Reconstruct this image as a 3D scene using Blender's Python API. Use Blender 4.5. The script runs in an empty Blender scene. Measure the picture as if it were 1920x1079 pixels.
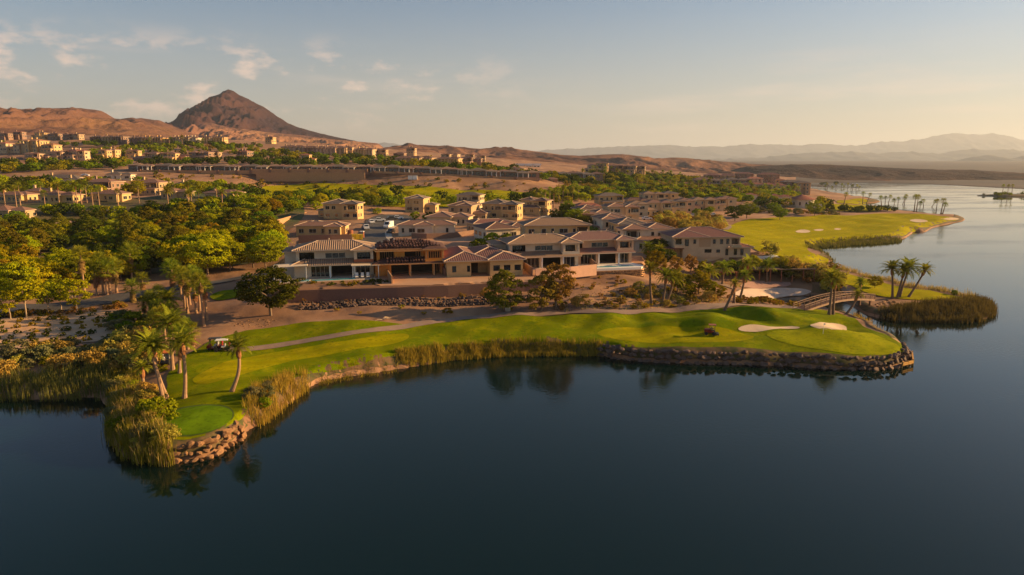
import bpy, bmesh, math, random
import numpy as np
from mathutils import Vector, Matrix, geometry
R = math.radians
SC = bpy.context.scene
COL = SC.collection
# ------------------------------------------------------------------ camera, sky, sun, exposure
F, CU, CV, PITCH, CAMZ = 1297.0, 960.0, 539.5, R(10.25), 33.0
cam_d = bpy.data.cameras.new('camera'); cam = bpy.data.objects.new('camera', cam_d); COL.objects.link(cam)
cam.location = (0, 0, CAMZ); cam.rotation_euler = (math.pi/2 - PITCH, 0, 0)
cam_d.sensor_width = 36.0; cam_d.lens = F/1920*36.0; cam_d.clip_start = 0.5; cam_d.clip_end = 80000
SC.camera = cam
SUN_AZ, SUN_EL = 10.0, 16.0          # azimuth measured from +X towards +Y
world = bpy.data.worlds.new('World'); SC.world = world; world.use_nodes = True
wn = world.node_tree; wn.nodes.clear()
def N(tree, kind, **kw):
    n = tree.nodes.new(kind)
    for k, v in kw.items(): setattr(n, k, v)
    return n
def build_world():
    L = wn.links.new
    sky = N(wn, 'ShaderNodeTexSky', sky_type='NISHITA'); sky.sun_disc = False
    sky.sun_elevation = R(SUN_EL); sky.sun_rotation = R(90 - SUN_AZ)
    sky.altitude = 600; sky.air_density = 1.0; sky.dust_density = 1.0; sky.ozone_density = 1.6
    tc = N(wn, 'ShaderNodeTexCoord')
    sep = N(wn, 'ShaderNodeSeparateXYZ'); L(tc.outputs['Generated'], sep.inputs[0])
    # clouds on a flat layer high up: direction / height
    zc = N(wn, 'ShaderNodeMath', operation='MAXIMUM'); L(sep.outputs[2], zc.inputs[0]); zc.inputs[1].default_value = 0.0
    za = N(wn, 'ShaderNodeMath', operation='ADD'); L(zc.outputs[0], za.inputs[0]); za.inputs[1].default_value = 0.045
    dv = N(wn, 'ShaderNodeVectorMath', operation='DIVIDE'); L(tc.outputs['Generated'], dv.inputs[0])
    cb = N(wn, 'ShaderNodeCombineXYZ')
    for i in range(3): L(za.outputs[0], cb.inputs[i])
    L(cb.outputs[0], dv.inputs[1])
    mp = N(wn, 'ShaderNodeMapping'); L(dv.outputs[0], mp.inputs[0]); mp.inputs['Scale'].default_value = (1, 1, 0)
    def noise(scale, detail, rough, off):
        m = N(wn, 'ShaderNodeMapping'); L(mp.outputs[0], m.inputs[0]); m.inputs['Location'].default_value = off
        n = N(wn, 'ShaderNodeTexNoise'); L(m.outputs[0], n.inputs['Vector'])
        n.inputs['Scale'].default_value = scale; n.inputs['Detail'].default_value = detail; n.inputs['Roughness'].default_value = rough
        return n.outputs[0]
    def ramp(x, a, b):
        r = N(wn, 'ShaderNodeMapRange', interpolation_type='SMOOTHSTEP'); L(x, r.inputs[0])
        r.inputs[1].default_value = a; r.inputs[2].default_value = b; return r.outputs[0]
    def mul(a, b):
        m = N(wn, 'ShaderNodeMath', operation='MULTIPLY'); L(a, m.inputs[0])
        if isinstance(b, (int, float)): m.inputs[1].default_value = b
        else: L(b, m.inputs[1])
        return m.outputs[0]
    # cloud puffs: noise in (azimuth, elevation) space, wider than tall
    az = N(wn, 'ShaderNodeMath', operation='ARCTAN2'); L(sep.outputs[0], az.inputs[0]); L(sep.outputs[1], az.inputs[1])
    el = N(wn, 'ShaderNodeMath', operation='ARCSINE'); L(sep.outputs[2], el.inputs[0])
    def plane(sx, sy, ox):
        c = N(wn, 'ShaderNodeCombineXYZ'); L(mul(az.outputs[0], sx), c.inputs[0]); L(mul(el.outputs[0], sy), c.inputs[1]); c.inputs[2].default_value = ox
        return c.outputs[0]
    def n2(vec, scale, detail, rough=0.55):
        n = N(wn, 'ShaderNodeTexNoise'); L(vec, n.inputs['Vector']); n.inputs['Scale'].default_value = scale
        n.inputs['Detail'].default_value = detail; n.inputs['Roughness'].default_value = rough; return n.outputs[0]
    puff = ramp(n2(plane(1.0, 2.2, 5.3), 15.0, 8, 0.60), 0.50, 0.66)
    # band of elevations where puffs live and more of them towards the left (west)
    lo = ramp(el.outputs[0], 0.03, 0.075); hi = ramp(el.outputs[0], 0.175, 0.12)
    west = ramp(az.outputs[0], 0.15, -0.30)
    puffs = mul(mul(puff, lo), mul(hi, west))
    streak = mul(mul(ramp(n2(plane(1.0, 9.0, 8.1), 3.2, 6, 0.6), 0.50, 0.75), ramp(el.outputs[0], 0.01, 0.06)), ramp(el.outputs[0], 0.17, 0.09))
    soft = ramp(noise(0.22, 5, 0.55, (3.3, 1.7, 0)), 0.50, 0.75)
    hs = N(wn, 'ShaderNodeHueSaturation'); hs.inputs['Saturation'].default_value = 1.15; L(sky.outputs[0], hs.inputs['Color'])
    veil = N(wn, 'ShaderNodeMix', data_type='RGBA'); L(hs.outputs[0], veil.inputs[6]); veil.inputs[7].default_value = (4.7, 3.95, 3.15, 1)
    L(mul(ramp(el.outputs[0], 0.26, 0.0), 0.62), veil.inputs[0])
    mixc = N(wn, 'ShaderNodeMix', data_type='RGBA'); L(veil.outputs[2], mixc.inputs[6])
    mixc.inputs[7].default_value = (10.0, 7.0, 5.3, 1)
    tot = N(wn, 'ShaderNodeMath', operation='MAXIMUM'); L(mul(puffs, 0.60), tot.inputs[0]); L(mul(streak, 0.34), tot.inputs[1])
    tot2 = N(wn, 'ShaderNodeMath', operation='MAXIMUM'); L(tot.outputs[0], tot2.inputs[0]); L(mul(soft, 0.03), tot2.inputs[1])
    L(tot2.outputs[0], mixc.inputs[0])
    bg = N(wn, 'ShaderNodeBackground'); L(mixc.outputs[2], bg.inputs[0]); bg.inputs[1].default_value = SKY_STRENGTH
    out = N(wn, 'ShaderNodeOutputWorld'); L(bg.outputs[0], out.inputs[0])
SKY_STRENGTH = 0.050
build_world()
sd = bpy.data.lights.new('sun', 'SUN'); sun = bpy.data.objects.new('sun', sd); COL.objects.link(sun)
sd.energy = 5.0; sd.angle = R(0.5); sd.color = (1.0, 0.63, 0.27)
sdir = Vector((math.cos(R(SUN_EL))*math.cos(R(SUN_AZ)), math.cos(R(SUN_EL))*math.sin(R(SUN_AZ)), math.sin(R(SUN_EL))))
sun.rotation_euler = sdir.to_track_quat('Z', 'Y').to_euler()
sun.location = (400, 80, 300)
SC.view_settings.view_transform = 'Standard'; SC.view_settings.look = 'None'
SC.view_settings.exposure = 1.2; SC.view_settings.gamma = 1.0; SC.view_settings.use_curve_mapping = False
SC.cycles.max_bounces = 6; SC.cycles.transparent_max_bounces = 6; SC.cycles.volume_bounces = 0

# ------------------------------------------------------------------ materials
MATS = {}
def mat(name, col, col2=None, rough=0.85, scale=1.0, bump=0.0, detail=4, metal=0.0, spec=0.3, rand=0.0, col3=None, scale3=0.1, coord='pos', bscale=None, aniso=None):
    """noise-mixed two or three colour principled material"""
    if name in MATS: return MATS[name]
    m = bpy.data.materials.new(name); m.use_nodes = True; t = m.node_tree; L = t.links.new
    b = t.nodes['Principled BSDF']; b.inputs['Roughness'].default_value = rough; b.inputs['Metallic'].default_value = metal
    b.inputs['Specular IOR Level'].default_value = spec
    if coord == 'pos': co = N(t, 'ShaderNodeNewGeometry').outputs['Position']
    else: co = N(t, 'ShaderNodeTexCoord').outputs['Object']
    if aniso:
        mp = N(t, 'ShaderNodeMapping'); L(co, mp.inputs[0]); mp.inputs['Scale'].default_value = aniso; co = mp.outputs[0]
    def noise(s, d=detail):
        n = N(t, 'ShaderNodeTexNoise'); L(co, n.inputs['Vector']); n.inputs['Scale'].default_value = s; n.inputs['Detail'].default_value = d
        n.inputs['Roughness'].default_value = 0.6
        return n
    cur = None
    def mix(a, bcol, fac):
        x = N(t, 'ShaderNodeMix', data_type='RGBA')
        if isinstance(a, tuple): x.inputs[6].default_value = (*a, 1)
        else: L(a, x.inputs[6])
        if isinstance(bcol, tuple): x.inputs[7].default_value = (*bcol, 1)
        else: L(bcol, x.inputs[7])
        L(fac, x.inputs[0]); return x.outputs[2]
    def ramp(x, a, bb):
        r = N(t, 'ShaderNodeMapRange'); L(x, r.inputs[0]); r.inputs[1].default_value = a; r.inputs[2].default_value = bb; return r.outputs[0]
    cur = col
    if col2: cur = mix(cur, col2, ramp(noise(scale).outputs[0], 0.35, 0.65))
    if col3: cur = mix(cur, col3, ramp(noise(scale3, 3).outputs[0], 0.42, 0.62))
    if rand:
        oi = N(t, 'ShaderNodeObjectInfo')
        hs = N(t, 'ShaderNodeHueSaturation')
        if isinstance(cur, tuple): hs.inputs['Color'].default_value = (*cur, 1)
        else: L(cur, hs.inputs['Color'])
        r1 = N(t, 'ShaderNodeMapRange'); L(oi.outputs['Random'], r1.inputs[0]); r1.inputs[3].default_value = 1-rand; r1.inputs[4].default_value = 1+rand
        L(r1.outputs[0], hs.inputs['Value'])
        cur = hs.outputs[0]
    if isinstance(cur, tuple): b.inputs['Base Color'].default_value = (*cur, 1)
    else: L(cur, b.inputs['Base Color'])
    if bump:
        bp = N(t, 'ShaderNodeBump'); bp.inputs['Strength'].default_value = min(1, bump); bp.inputs['Distance'].default_value = max(bump, 0.05)
        L(noise(bscale or scale*2).outputs[0], bp.inputs['Height']); L(bp.outputs[0], b.inputs['Normal'])
    MATS[name] = m; return m
def leafmat(name, c1, c2, trans=0.35, rand=0.25, huer=0.03):
    if name in MATS: return MATS[name]
    m = bpy.data.materials.new(name); m.use_nodes = True; t = m.node_tree; L = t.links.new; t.nodes.clear()
    gi = N(t, 'ShaderNodeNewGeometry'); oi = N(t, 'ShaderNodeObjectInfo')
    x = N(t, 'ShaderNodeMix', data_type='RGBA'); x.inputs[6].default_value = (*c1, 1); x.inputs[7].default_value = (*c2, 1)
    L(gi.outputs['Random Per Island'], x.inputs[0])
    hs = N(t, 'ShaderNodeHueSaturation'); L(x.outputs[2], hs.inputs['Color'])
    r1 = N(t, 'ShaderNodeMapRange'); L(oi.outputs['Random'], r1.inputs[0]); r1.inputs[3].default_value = 1-rand; r1.inputs[4].default_value = 1+rand
    L(r1.outputs[0], hs.inputs['Value'])
    ml = N(t, 'ShaderNodeMath', operation='MULTIPLY'); L(oi.outputs['Random'], ml.inputs[0]); ml.inputs[1].default_value = 7.31
    fr = N(t, 'ShaderNodeMath', operation='FRACT'); L(ml.outputs[0], fr.inputs[0])
    r2 = N(t, 'ShaderNodeMapRange'); L(fr.outputs[0], r2.inputs[0]); r2.inputs[3].default_value = 0.5-huer; r2.inputs[4].default_value = 0.5+huer
    L(r2.outputs[0], hs.inputs['Hue'])
    d = N(t, 'ShaderNodeBsdfDiffuse'); L(hs.outputs[0], d.inputs[0])
    tr = N(t, 'ShaderNodeBsdfTranslucent'); L(hs.outputs[0], tr.inputs[0])
    ms = N(t, 'ShaderNodeMixShader'); ms.inputs[0].default_value = trans; L(d.outputs[0], ms.inputs[1]); L(tr.outputs[0], ms.inputs[2])
    o = N(t, 'ShaderNodeOutputMaterial'); L(ms.outputs[0], o.inputs[0])
    MATS[name] = m; return m

# ------------------------------------------------------------------ small numpy noise
def _hash(ix, iy, s):
    h = (ix.astype(np.int64)*374761393 + iy.astype(np.int64)*668265263 + s*1442695041) & 0xffffffff
    h = ((h ^ (h >> 13))*1274126177) & 0xffffffff
    return ((h ^ (h >> 16)) & 0xffff)/65535.0*2*math.pi
def perlin(x, y, s=0):
    x = np.asarray(x, float); y = np.asarray(y, float)
    x0 = np.floor(x); y0 = np.floor(y); fx = x-x0; fy = y-y0
    u = fx*fx*fx*(fx*(fx*6-15)+10); v = fy*fy*fy*(fy*(fy*6-15)+10)
    def g(i, j):
        a = _hash(x0+i, y0+j, s); return np.cos(a)*(fx-i) + np.sin(a)*(fy-j)
    a = g(0,0)*(1-u)+g(1,0)*u; b = g(0,1)*(1-u)+g(1,1)*u
    return (a*(1-v)+b*v)*1.5
def fbm(x, y, s=0, o=4, g=0.5):
    r = 0; a = 1; t = 0
    for i in range(o):
        r = r + a*perlin(x*2**i, y*2**i, s+i*17); t += a; a *= g
    return r/t
def ridged(x, y, s=0, o=4, g=0.55):
    r = 0; a = 1; t = 0
    for i in range(o):
        r = r + a*(1-np.abs(perlin(x*2**i, y*2**i, s+i*17))*2); t += a; a *= g
    return r/t
def smooth(a, b, x):
    t = np.clip((x-a)/(b-a), 0, 1); return t*t*(3-2*t)

# ------------------------------------------------------------------ pixel <-> world
CP, SP = math.cos(PITCH), math.sin(PITCH)
def ray(u, v):
    a = (u-CU)/F; b = -(v-CV)/F
    return a, CP + b*SP, -SP + b*CP           # x, y, z direction
def at_z(u, v, z):                             # point of the pixel's ray at elevation z
    x, y, zz = ray(u, v); t = (z-CAMZ)/zz; return x*t, y*t
def at_d(u, v, d):                             # point of the pixel's ray at forward distance d
    x, y, zz = ray(u, v); t = d/y; return x*t, d, CAMZ+zz*t

# ------------------------------------------------------------------ shoreline (pixel traced on the water level, then kept in metres)
SHORE = [(-900,742),(-400,744),(0,745),(60,750),(120,748),(188,742),(200,765),(203,800),(208,835),(232,856),(270,866),(310,868),(345,862),(385,858),(425,840),(455,818),(470,803),
 (505,785),(540,757),(580,724),(620,710),(700,698),(760,690),(850,674),(950,667),(1050,666),(1120,666),(1200,677),(1280,681),(1400,683),(1500,688),(1600,694),(1660,692),(1700,684),
 (1711,672),(1700,655),(1650,630),(1612,606),(1580,592),(1560,583),(1525,578),(1490,574),(1455,569),(1445,563),(1470,557),(1510,554),(1548,556),(1575,562),(1600,575),(1625,592),(1660,599),(1720,602),(1790,603),(1845,600),
 (1868,588),(1866,572),(1835,560),(1780,549),(1700,538),(1640,522),(1590,509),(1545,503),(1526,499),(1535,494),(1567,489),(1548,480),(1530,473),(1522,465),(1540,460),(1600,456),(1660,453),(1694,449),(1708,440),
 (1712,434),(1735,437),(1745,428),(1775,421),(1808,415),(1808,409),(1780,405),(1740,402),(1690,399),(1655,393),(1600,388),(1625,381),(1655,379),(1640,374),(1612,372),(1590,366),(1560,363),(1530,358),(1500,352),(1493,346),(1520,343.5),(1560,343),(1620,342.5),(1750,346),(1850,351),(1960,357),(2300,372),(3200,420)]
def chaikin(P, n=2):
    P = np.array(P, float)
    for _ in range(n):
        Q = np.empty((2*len(P)-2, P.shape[1])); Q[0::2] = P[:-1]*.75+P[1:]*.25; Q[1::2] = P[:-1]*.25+P[1:]*.75
        P = np.vstack([P[:1], Q, P[-1:]])
    return P
def px_poly(pts, z=0.0):
    return np.array([at_z(u, v, z) for u, v in pts])
shore = chaikin(px_poly(SHORE), 2)
_seg = np.linalg.norm(np.diff(shore, axis=0), axis=1)
shore[1:-1] += np.stack([perlin(shore[1:-1,0]*.35, shore[1:-1,1]*.35, 5), perlin(shore[1:-1,0]*.35, shore[1:-1,1]*.35, 9)], 1)*0.35
land = np.vstack([shore, [[60000, 3000],[60000,60000],[-60000,60000],[-60000, shore[0,1]]]])
def inside(poly, x, y):
    r = np.zeros(x.shape, bool); n = len(poly)
    x1, y1 = poly[-1]
    for i in range(n):
        x0, y0 = x1, y1; x1, y1 = poly[i]
        if y0 == y1: continue
        c = ((y0 > y) != (y1 > y)) & (x < (x1-x0)*(y-y0)/(y1-y0)+x0)
        r ^= c
    return r
def polydist(line, x, y, closed=False):
    P = np.vstack([line, line[:1]]) if closed else line
    best = np.full(x.shape, 1e12)
    for i in range(len(P)-1):
        ax, ay = P[i]; bx, by = P[i+1]; dx, dy = bx-ax, by-ay; l = dx*dx+dy*dy+1e-9
        t = np.clip(((x-ax)*dx+(y-ay)*dy)/l, 0, 1); q = (x-ax-t*dx)**2+(y-ay-t*dy)**2
        np.minimum(best, q, out=best)
    return np.sqrt(best)

# ------------------------------------------------------------------ terrain heights
CZ = [(345,690,2.6),(440,735,2.2),(370,795,1.9),(300,700,2.4),(250,720,1.4),(230,780,1.0),(150,650,2.5),(0,650,2.5),(0,705,1.4),(100,700,1.4),(-200,650,2.5),(0,600,3.3),(150,592,3.4),
 (0,572,4.0),(150,570,4.2),(260,552,4.5),(350,535,5),(420,525,5.2),(480,505,5.6),(-300,580,4),(-600,560,5),(420,600,3.9),(380,640,3.1),(500,605,4.4),(500,565,5.3),(470,640,3.2),(600,640,3.3),(700,660,2.4),(560,700,1.6),
 (750,590,4.3),(850,592,4.2),(950,578,4.6),(900,625,3.0),(1100,640,2.3),(1300,640,2.2),(1500,650,2.2),(1650,655,2.1),(1100,582,4.5),(1300,577,4.4),(1430,577,3.9),(1520,585,3.0),(1590,605,2.2),
 (580,566,5.2),(750,560,5.4),(900,551,5.5),(1000,547,5.6),(1080,545,5.6),(1150,532,6.0),(1200,560,4.7),(1250,530,5.4),(1300,545,4.5),(1370,555,3.0),(1430,545,1.4),(1490,545,1.1),(1400,520,4.2),(1450,508,4.6),(1500,527,2.8),(1560,528,2.2),(1620,545,2.0),(1720,560,1.8),(1820,570,1.4),
 (1350,500,5.6),(1430,482,4.5),(1480,492,3),(1440,440,4),(1400,420,4.6),(1550,430,3),(1700,420,2.3),(1780,412,1.8),(1600,402,3),(1500,400,4),(1300,408,6.3),(1250,432,7),(1350,422,5.4),(1200,402,7.4),(1300,396,7),(1380,392,6.4),
 (700,440,8.4),(720,405,9.4),(600,430,8.8),(650,412,9.8),(800,402,9.8),(900,400,10),(950,420,9.4),(1000,440,8.8),(1060,400,9.4),(1100,440,8.6),(1180,470,7.8),(1230,480,7.5),
 (540,480,7.2),(620,500,8),(900,500,8),(1050,490,8.3),(100,440,6.2),(200,440,6.4),(300,430,7),(450,450,7),(0,480,5.2),(200,490,5.2),(330,480,5.6),(-300,440,7),(-600,470,7),(1650,389,2.0),(1570,378,3.0),(1640,375,1.5),(1600,368,1.5)]
CD = [(0,400,275),(200,400,285),(400,400,290),(100,370,330),(250,370,335),(400,367,345),(-300,370,330),(0,350,360),(60,350,370),(150,338,410),(230,328,440),(300,340,430),(450,337,450),(550,375,390),(800,375,400),(950,370,420),(500,352,455),(700,349,460),(900,350,465),
 (500,341,474),(690,341,468),(850,342,462),(960,344,462),(300,322,485),(400,323,485),(500,325,486),(640,327,486),(720,324.5,482),(850,328.5,482),(960,332.5,482),(760,327,475),(850,330,475),(920,333,475),
 (520,305,600),(640,297,640),(760,313,570),(860,312,600),(930,308,680),(600,285,760),(800,296,800),(960,317,800),(1040,316,900),(100,303,540),(200,301,560),(320,303,580),(450,300,590),(20,288,590),(100,286,600),(180,280,700),(300,272,760),(400,271,770),(480,275,770),(50,264,820),(150,262,830),(-300,300,600),(-300,262,900),
 (200,255,1300),(600,272,1300),(900,295,1300),(1200,318,1300),(1450,330,1300),(-300,240,1400),(1100,330,640),(1100,345,560),(1100,360,480),(1120,375,430),(1300,345,650),(1300,335,850),(1300,326,1100),(1420,349,760),(1420,338,900),(1500,360,620),(1520,383,460),(1500,350,900),
 (1550,336,1300),(1750,337,1400),(1950,344,1400),(2300,350,1500),(1500,330,1600),(600,290,2500),(1200,305,2500),(1800,318,2500),(-300,270,2500),(0,290,6000),(900,302,6000),(1800,303,6000),(3000,303,6000),(0,303,22000),(1900,303.2,22000)]
_cp = []
for u, v, z in CZ:
    x, y = at_z(u, v, z); _cp.append((x, y, z))
for u, v, d in CD: _cp.append(at_d(u, v, d))
_cp = np.array(_cp)
def warp(x, y):
    return np.arctan2(x, y)*1.0, np.log(np.hypot(x, y))*1.25
def _tps(r2): return 0.5*r2*np.log(r2+1e-12)
_wx, _wy = warp(_cp[:,0], _cp[:,1])
_K = _tps((_wx[:,None]-_wx)**2+(_wy[:,None]-_wy)**2) + np.eye(len(_cp))*0.0006
_P = np.stack([np.ones_like(_wx), _wx, _wy], 1)
_A = np.block([[_K, _P],[_P.T, np.zeros((3,3))]])
_sol = np.linalg.solve(_A, np.concatenate([_cp[:,2], np.zeros(3)]))
def base_h(x, y):
    wx, wy = warp(x, y); out = _sol[-3]+_sol[-2]*wx+_sol[-1]*wy
    for i in range(len(_cp)): out = out + _sol[i]*_tps((wx-_wx[i])**2+(wy-_wy[i])**2)
    return out
# levelled pads: (pixel polygon, elevation); the front row stands on a long retaining wall
WALL_T = [(536,546),(620,543),(720,540.5),(820,537),(900,533),(1010,528.5),(1075,527)]
WALL = chaikin(px_poly(WALL_T, 7.7), 1)
_back = px_poly([(1100,470),(830,462),(540,470)], 8.2)
PADS = [(np.vstack([WALL, px_poly([(1068,512),(1070,500)], 8.3), _back]), 7.7, 8.1, 1.2),
        (px_poly([(1066,498),(1075,506),(1200,499),(1212,492),(1205,478),(1070,478)], 8.4), 8.4, 8.4, 0.4),
        (px_poly([(1250,482),(1392,484),(1450,480),(1440,462),(1380,455),(1250,455)], 7.4), 7.4, 7.4, 0.5)]
def terrain_h(x, y):
    d = np.hypot(x, y)
    h = base_h(x, y)
    wild = 0.12 + 0.35*smooth(120, 500, d)
    h = h + fbm(x*.045, y*.045, 3, 4)*wild*2 + fbm(x*.3, y*.3, 8, 3)*0.10
    h = h + fbm(x*.06+3, y*.085, 12, 2)*0.85*smooth(60, 110, d)*(1-smooth(170, 420, d)) + fbm(x*.02, y*.03, 14, 2)*2.0*smooth(230, 420, d)*(1-smooth(1200, 2500, d))
    # mounds along the back of the shore fairway
    mx, my = at_z(1290, 597, 4); m = np.exp(-(((x-mx)/34)**2+((y-my)/7)**2))
    h = h + m*(0.35+fbm(x*.075, y*.11, 21, 2)*3.0)
    h = np.maximum(h, 1.05)
    for poly, z0, z1, w in PADS:
        bx0, by0 = poly.min(0)-5; bx1, by1 = poly.max(0)+5
        k = (x > bx0) & (x < bx1) & (y > by0) & (y < by1)
        if not k.any(): continue
        ins = inside(poly, x[k], y[k]); dd = polydist(poly, x[k], y[k], True)
        hh = h[k]; zz = z0+(z1-z0)*np.clip(dd/12, 0, 1)
        if w > 1:   # long pad: hard front edge at the wall, soft at the back
            dw = polydist(WALL, x[k], y[k]); wgt = np.where(ins, np.clip(np.maximum(dd/3, np.where(dw < 4, 1, 0)), 0, 1)*(dw > .75), 0)
            zz = z0+(z1-z0)*np.clip(dw/12, 0, 1)
        else: wgt = np.where(ins, np.clip(dd/w, 0, 1), 0)
        h[k] = hh*(1-wgt)+zz*wgt
    sel = d < 2500
    sdist = np.full(x.shape, 100.0)
    sdist[sel] = polydist(shore, x[sel], y[sel])
    ins = inside(land, x, y)
    bank = 1.3 + 0.012*np.clip(d-100, 0, 900)
    hin = h*np.clip(sdist/bank, 0, 1)**0.6
    hout = -np.clip(sdist*0.35, 0, 3)
    return np.where(ins, hin, hout)
NA, ND = 760, 470
ANG = np.linspace(R(-50), R(50), NA)
DD = np.concatenate([np.exp(np.linspace(math.log(58), math.log(1700), ND-40)), np.exp(np.linspace(math.log(1800), math.log(45000), 40))])
_ga, _gd = np.meshgrid(ANG, DD)
GX, GY = _gd*np.sin(_ga), _gd*np.cos(_ga)
GZ = terrain_h(GX.ravel(), GY.ravel()).reshape(GX.shape)
_LD = np.log(DD)
def H(x, y):                                   # terrain height read off the ground mesh
    x = np.atleast_1d(np.asarray(x, float)); y = np.atleast_1d(np.asarray(y, float))
    a = (np.arctan2(x, y)-ANG[0])/(ANG[1]-ANG[0]); i = np.clip(a.astype(int), 0, NA-2); fa = np.clip(a-i, 0, 1)
    d = np.hypot(x, y); j = np.clip(np.searchsorted(DD, d)-1, 0, ND-2); fd = np.clip((d-DD[j])/(DD[j+1]-DD[j]), 0, 1)
    return (GZ[j,i]*(1-fa)+GZ[j,i+1]*fa)*(1-fd)+(GZ[j+1,i]*(1-fa)+GZ[j+1,i+1]*fa)*fd
def h1(x, y): return float(H(x, y)[0])
_ts = np.exp(np.linspace(math.log(60), math.log(3000), 2600))
def G(u, v):                                   # first point where the pixel's ray meets the ground
    x, y, z = ray(u, v); l = math.hypot(x, y); x, y, z = x/l, y/l, z/l
    hz = H(_ts*x, _ts*y); rz = CAMZ+z*_ts; k = np.nonzero(rz <= hz)[0]
    if len(k) == 0 or k[0] == 0: t = _ts[-1] if len(k) == 0 else _ts[0]; return (t*x, t*y, float(H(t*x, t*y)[0]))
    k = k[0]; a, b = rz[k-1]-hz[k-1], hz[k]-rz[k]; t = _ts[k-1]+(_ts[k]-_ts[k-1])*a/(a+b+1e-9)
    return (t*x, t*y, h1(t*x, t*y))
def proj(x, y, z):
    yy = y*CP-(z-CAMZ)*SP; zz = y*SP+(z-CAMZ)*CP
    return CU+F*x/yy, CV-F*zz/yy

# ------------------------------------------------------------------ mesh helpers
def link(name, me, parent=None, m=None, loc=None, smooth_=False):
    o = bpy.data.objects.new(name, me); COL.objects.link(o)
    if parent is not None: o.parent = parent
    if loc is not None: o.location = loc
    if m is not None and me is not None:
        for mm in (m if isinstance(m, (list, tuple)) else [m]): me.materials.append(mm)
    if smooth_: me.polygons.foreach_set('use_smooth', [True]*len(me.polygons))
    return o
def np_mesh(name, V, Fc, smooth_=False):
    me = bpy.data.meshes.new(name); V = np.asarray(V, np.float32); Fc = np.asarray(Fc, np.int32)
    me.vertices.add(len(V)); me.vertices.foreach_set('co', V.ravel())
    k = Fc.shape[1]; me.loops.add(Fc.size); me.loops.foreach_set('vertex_index', Fc.ravel())
    me.polygons.add(len(Fc)); me.polygons.foreach_set('loop_start', np.arange(0, Fc.size, k, dtype=np.int32)); me.polygons.foreach_set('loop_total', np.full(len(Fc), k, np.int32))
    if smooth_: me.polygons.foreach_set('use_smooth', np.ones(len(Fc), bool))
    me.update(calc_edges=True); return me
def grid_mesh(name, X, Y, Z, smooth_=True):
    n, m = X.shape; idx = np.arange(n*m).reshape(n, m)
    f = np.stack([idx[:-1,:-1], idx[:-1,1:], idx[1:,1:], idx[1:,:-1]], -1).reshape(-1, 4)
    return np_mesh(name, np.stack([X, Y, Z], -1).reshape(-1, 3), f, smooth_)
def setp(o, label=None, cat=None, group=None, kind=None):
    if label: o['label'] = label
    if cat: o['category'] = cat
    if group: o['group'] = group
    if kind: o['kind'] = kind
    return o
def empty(name, loc=(0,0,0), rz=0, label=None, cat=None, group=None, scale=None):
    o = bpy.data.objects.new(name, None); COL.objects.link(o); o.location = loc; o.rotation_euler = (0, 0, rz)
    o.empty_display_size = 0.5
    if scale: o.scale = (scale,)*3 if not isinstance(scale, tuple) else scale
    return setp(o, label, cat, group)

# ------------------------------------------------------------------ ground, water, air
M_desert = mat('desert_soil', (0.33,0.175,0.088), (0.40,0.23,0.125), scale=0.35, bump=0.25, bscale=1.8, col3=(0.22,0.115,0.062), scale3=0.045, detail=8)
M_plain = mat('haze_toned_plain_dark_shore', (0.075,0.058,0.05), (0.10,0.075,0.06), scale=0.02, detail=6, col3=(0.06,0.05,0.045), scale3=0.004)  # grey-brown puts distant haze into the plain's colour; also tones the dark far shore
_g = link('ground', grid_mesh('ground', GX, GY, GZ), m=[M_desert, M_plain]); _g['kind'] = 'structure'
_md = (GX+0*GY)[:-1,:-1], _gd[:-1,:-1], _ga[:-1,:-1]
_g.data.polygons.foreach_set('material_index', (((_md[1] > 1700) | ((_md[1] > 985) & (_md[2] > 0.385))).astype(np.int32)).ravel())
def water_mat():
    m = bpy.data.materials.new('lake_water'); m.use_nodes = True; t = m.node_tree; L = t.links.new
    b = t.nodes['Principled BSDF']; b.inputs['Base Color'].default_value = (0.0015,0.0105,0.0085,1); b.inputs['Roughness'].default_value = 0.04
    b.inputs['IOR'].default_value = 1.333; b.inputs['Specular IOR Level'].default_value = 0.5
    co = N(t, 'ShaderNodeNewGeometry').outputs['Position']
    n1 = N(t, 'ShaderNodeTexNoise'); L(co, n1.inputs['Vector']); n1.inputs['Scale'].default_value = 1.6; n1.inputs['Detail'].default_value = 3
    n2 = N(t, 'ShaderNodeTexNoise'); L(co, n2.inputs['Vector']); n2.inputs['Scale'].default_value = 0.02; n2.inputs['Detail'].default_value = 3
    mp = N(t, 'ShaderNodeMapping'); L(co, mp.inputs[0]); mp.inputs['Scale'].default_value = (0.012, 0.035, 1)
    L(mp.outputs[0], n2.inputs['Vector']); n2.inputs['Scale'].default_value = 1
    r = N(t, 'ShaderNodeMapRange'); L(n2.outputs[0], r.inputs[0]); r.inputs[1].default_value = 0.42; r.inputs[2].default_value = 0.62; r.inputs[3].default_value = 0.008; r.inputs[4].default_value = 0.12
    bp = N(t, 'ShaderNodeBump'); L(n1.outputs[0], bp.inputs['Height']); bp.inputs['Distance'].default_value = 0.35; L(r.outputs[0], bp.inputs['Strength'])
    rr = N(t, 'ShaderNodeMapRange'); L(n2.outputs[0], rr.inputs[0]); rr.inputs[1].default_value = 0.40; rr.inputs[2].default_value = 0.62; rr.inputs[3].default_value = 0.02; rr.inputs[4].default_value = 0.13; L(rr.outputs[0], b.inputs['Roughness'])
    L(bp.outputs[0], b.inputs['Normal']); return m
me = np_mesh('lake', [(-6000,-2500,0),(9000,-2500,0),(9000,3800,0),(-6000,3800,0)], [(0,1,2,3)])
link('lake', me, m=water_mat())['kind'] = 'structure'
HAZE = 5.5e-5
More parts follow.
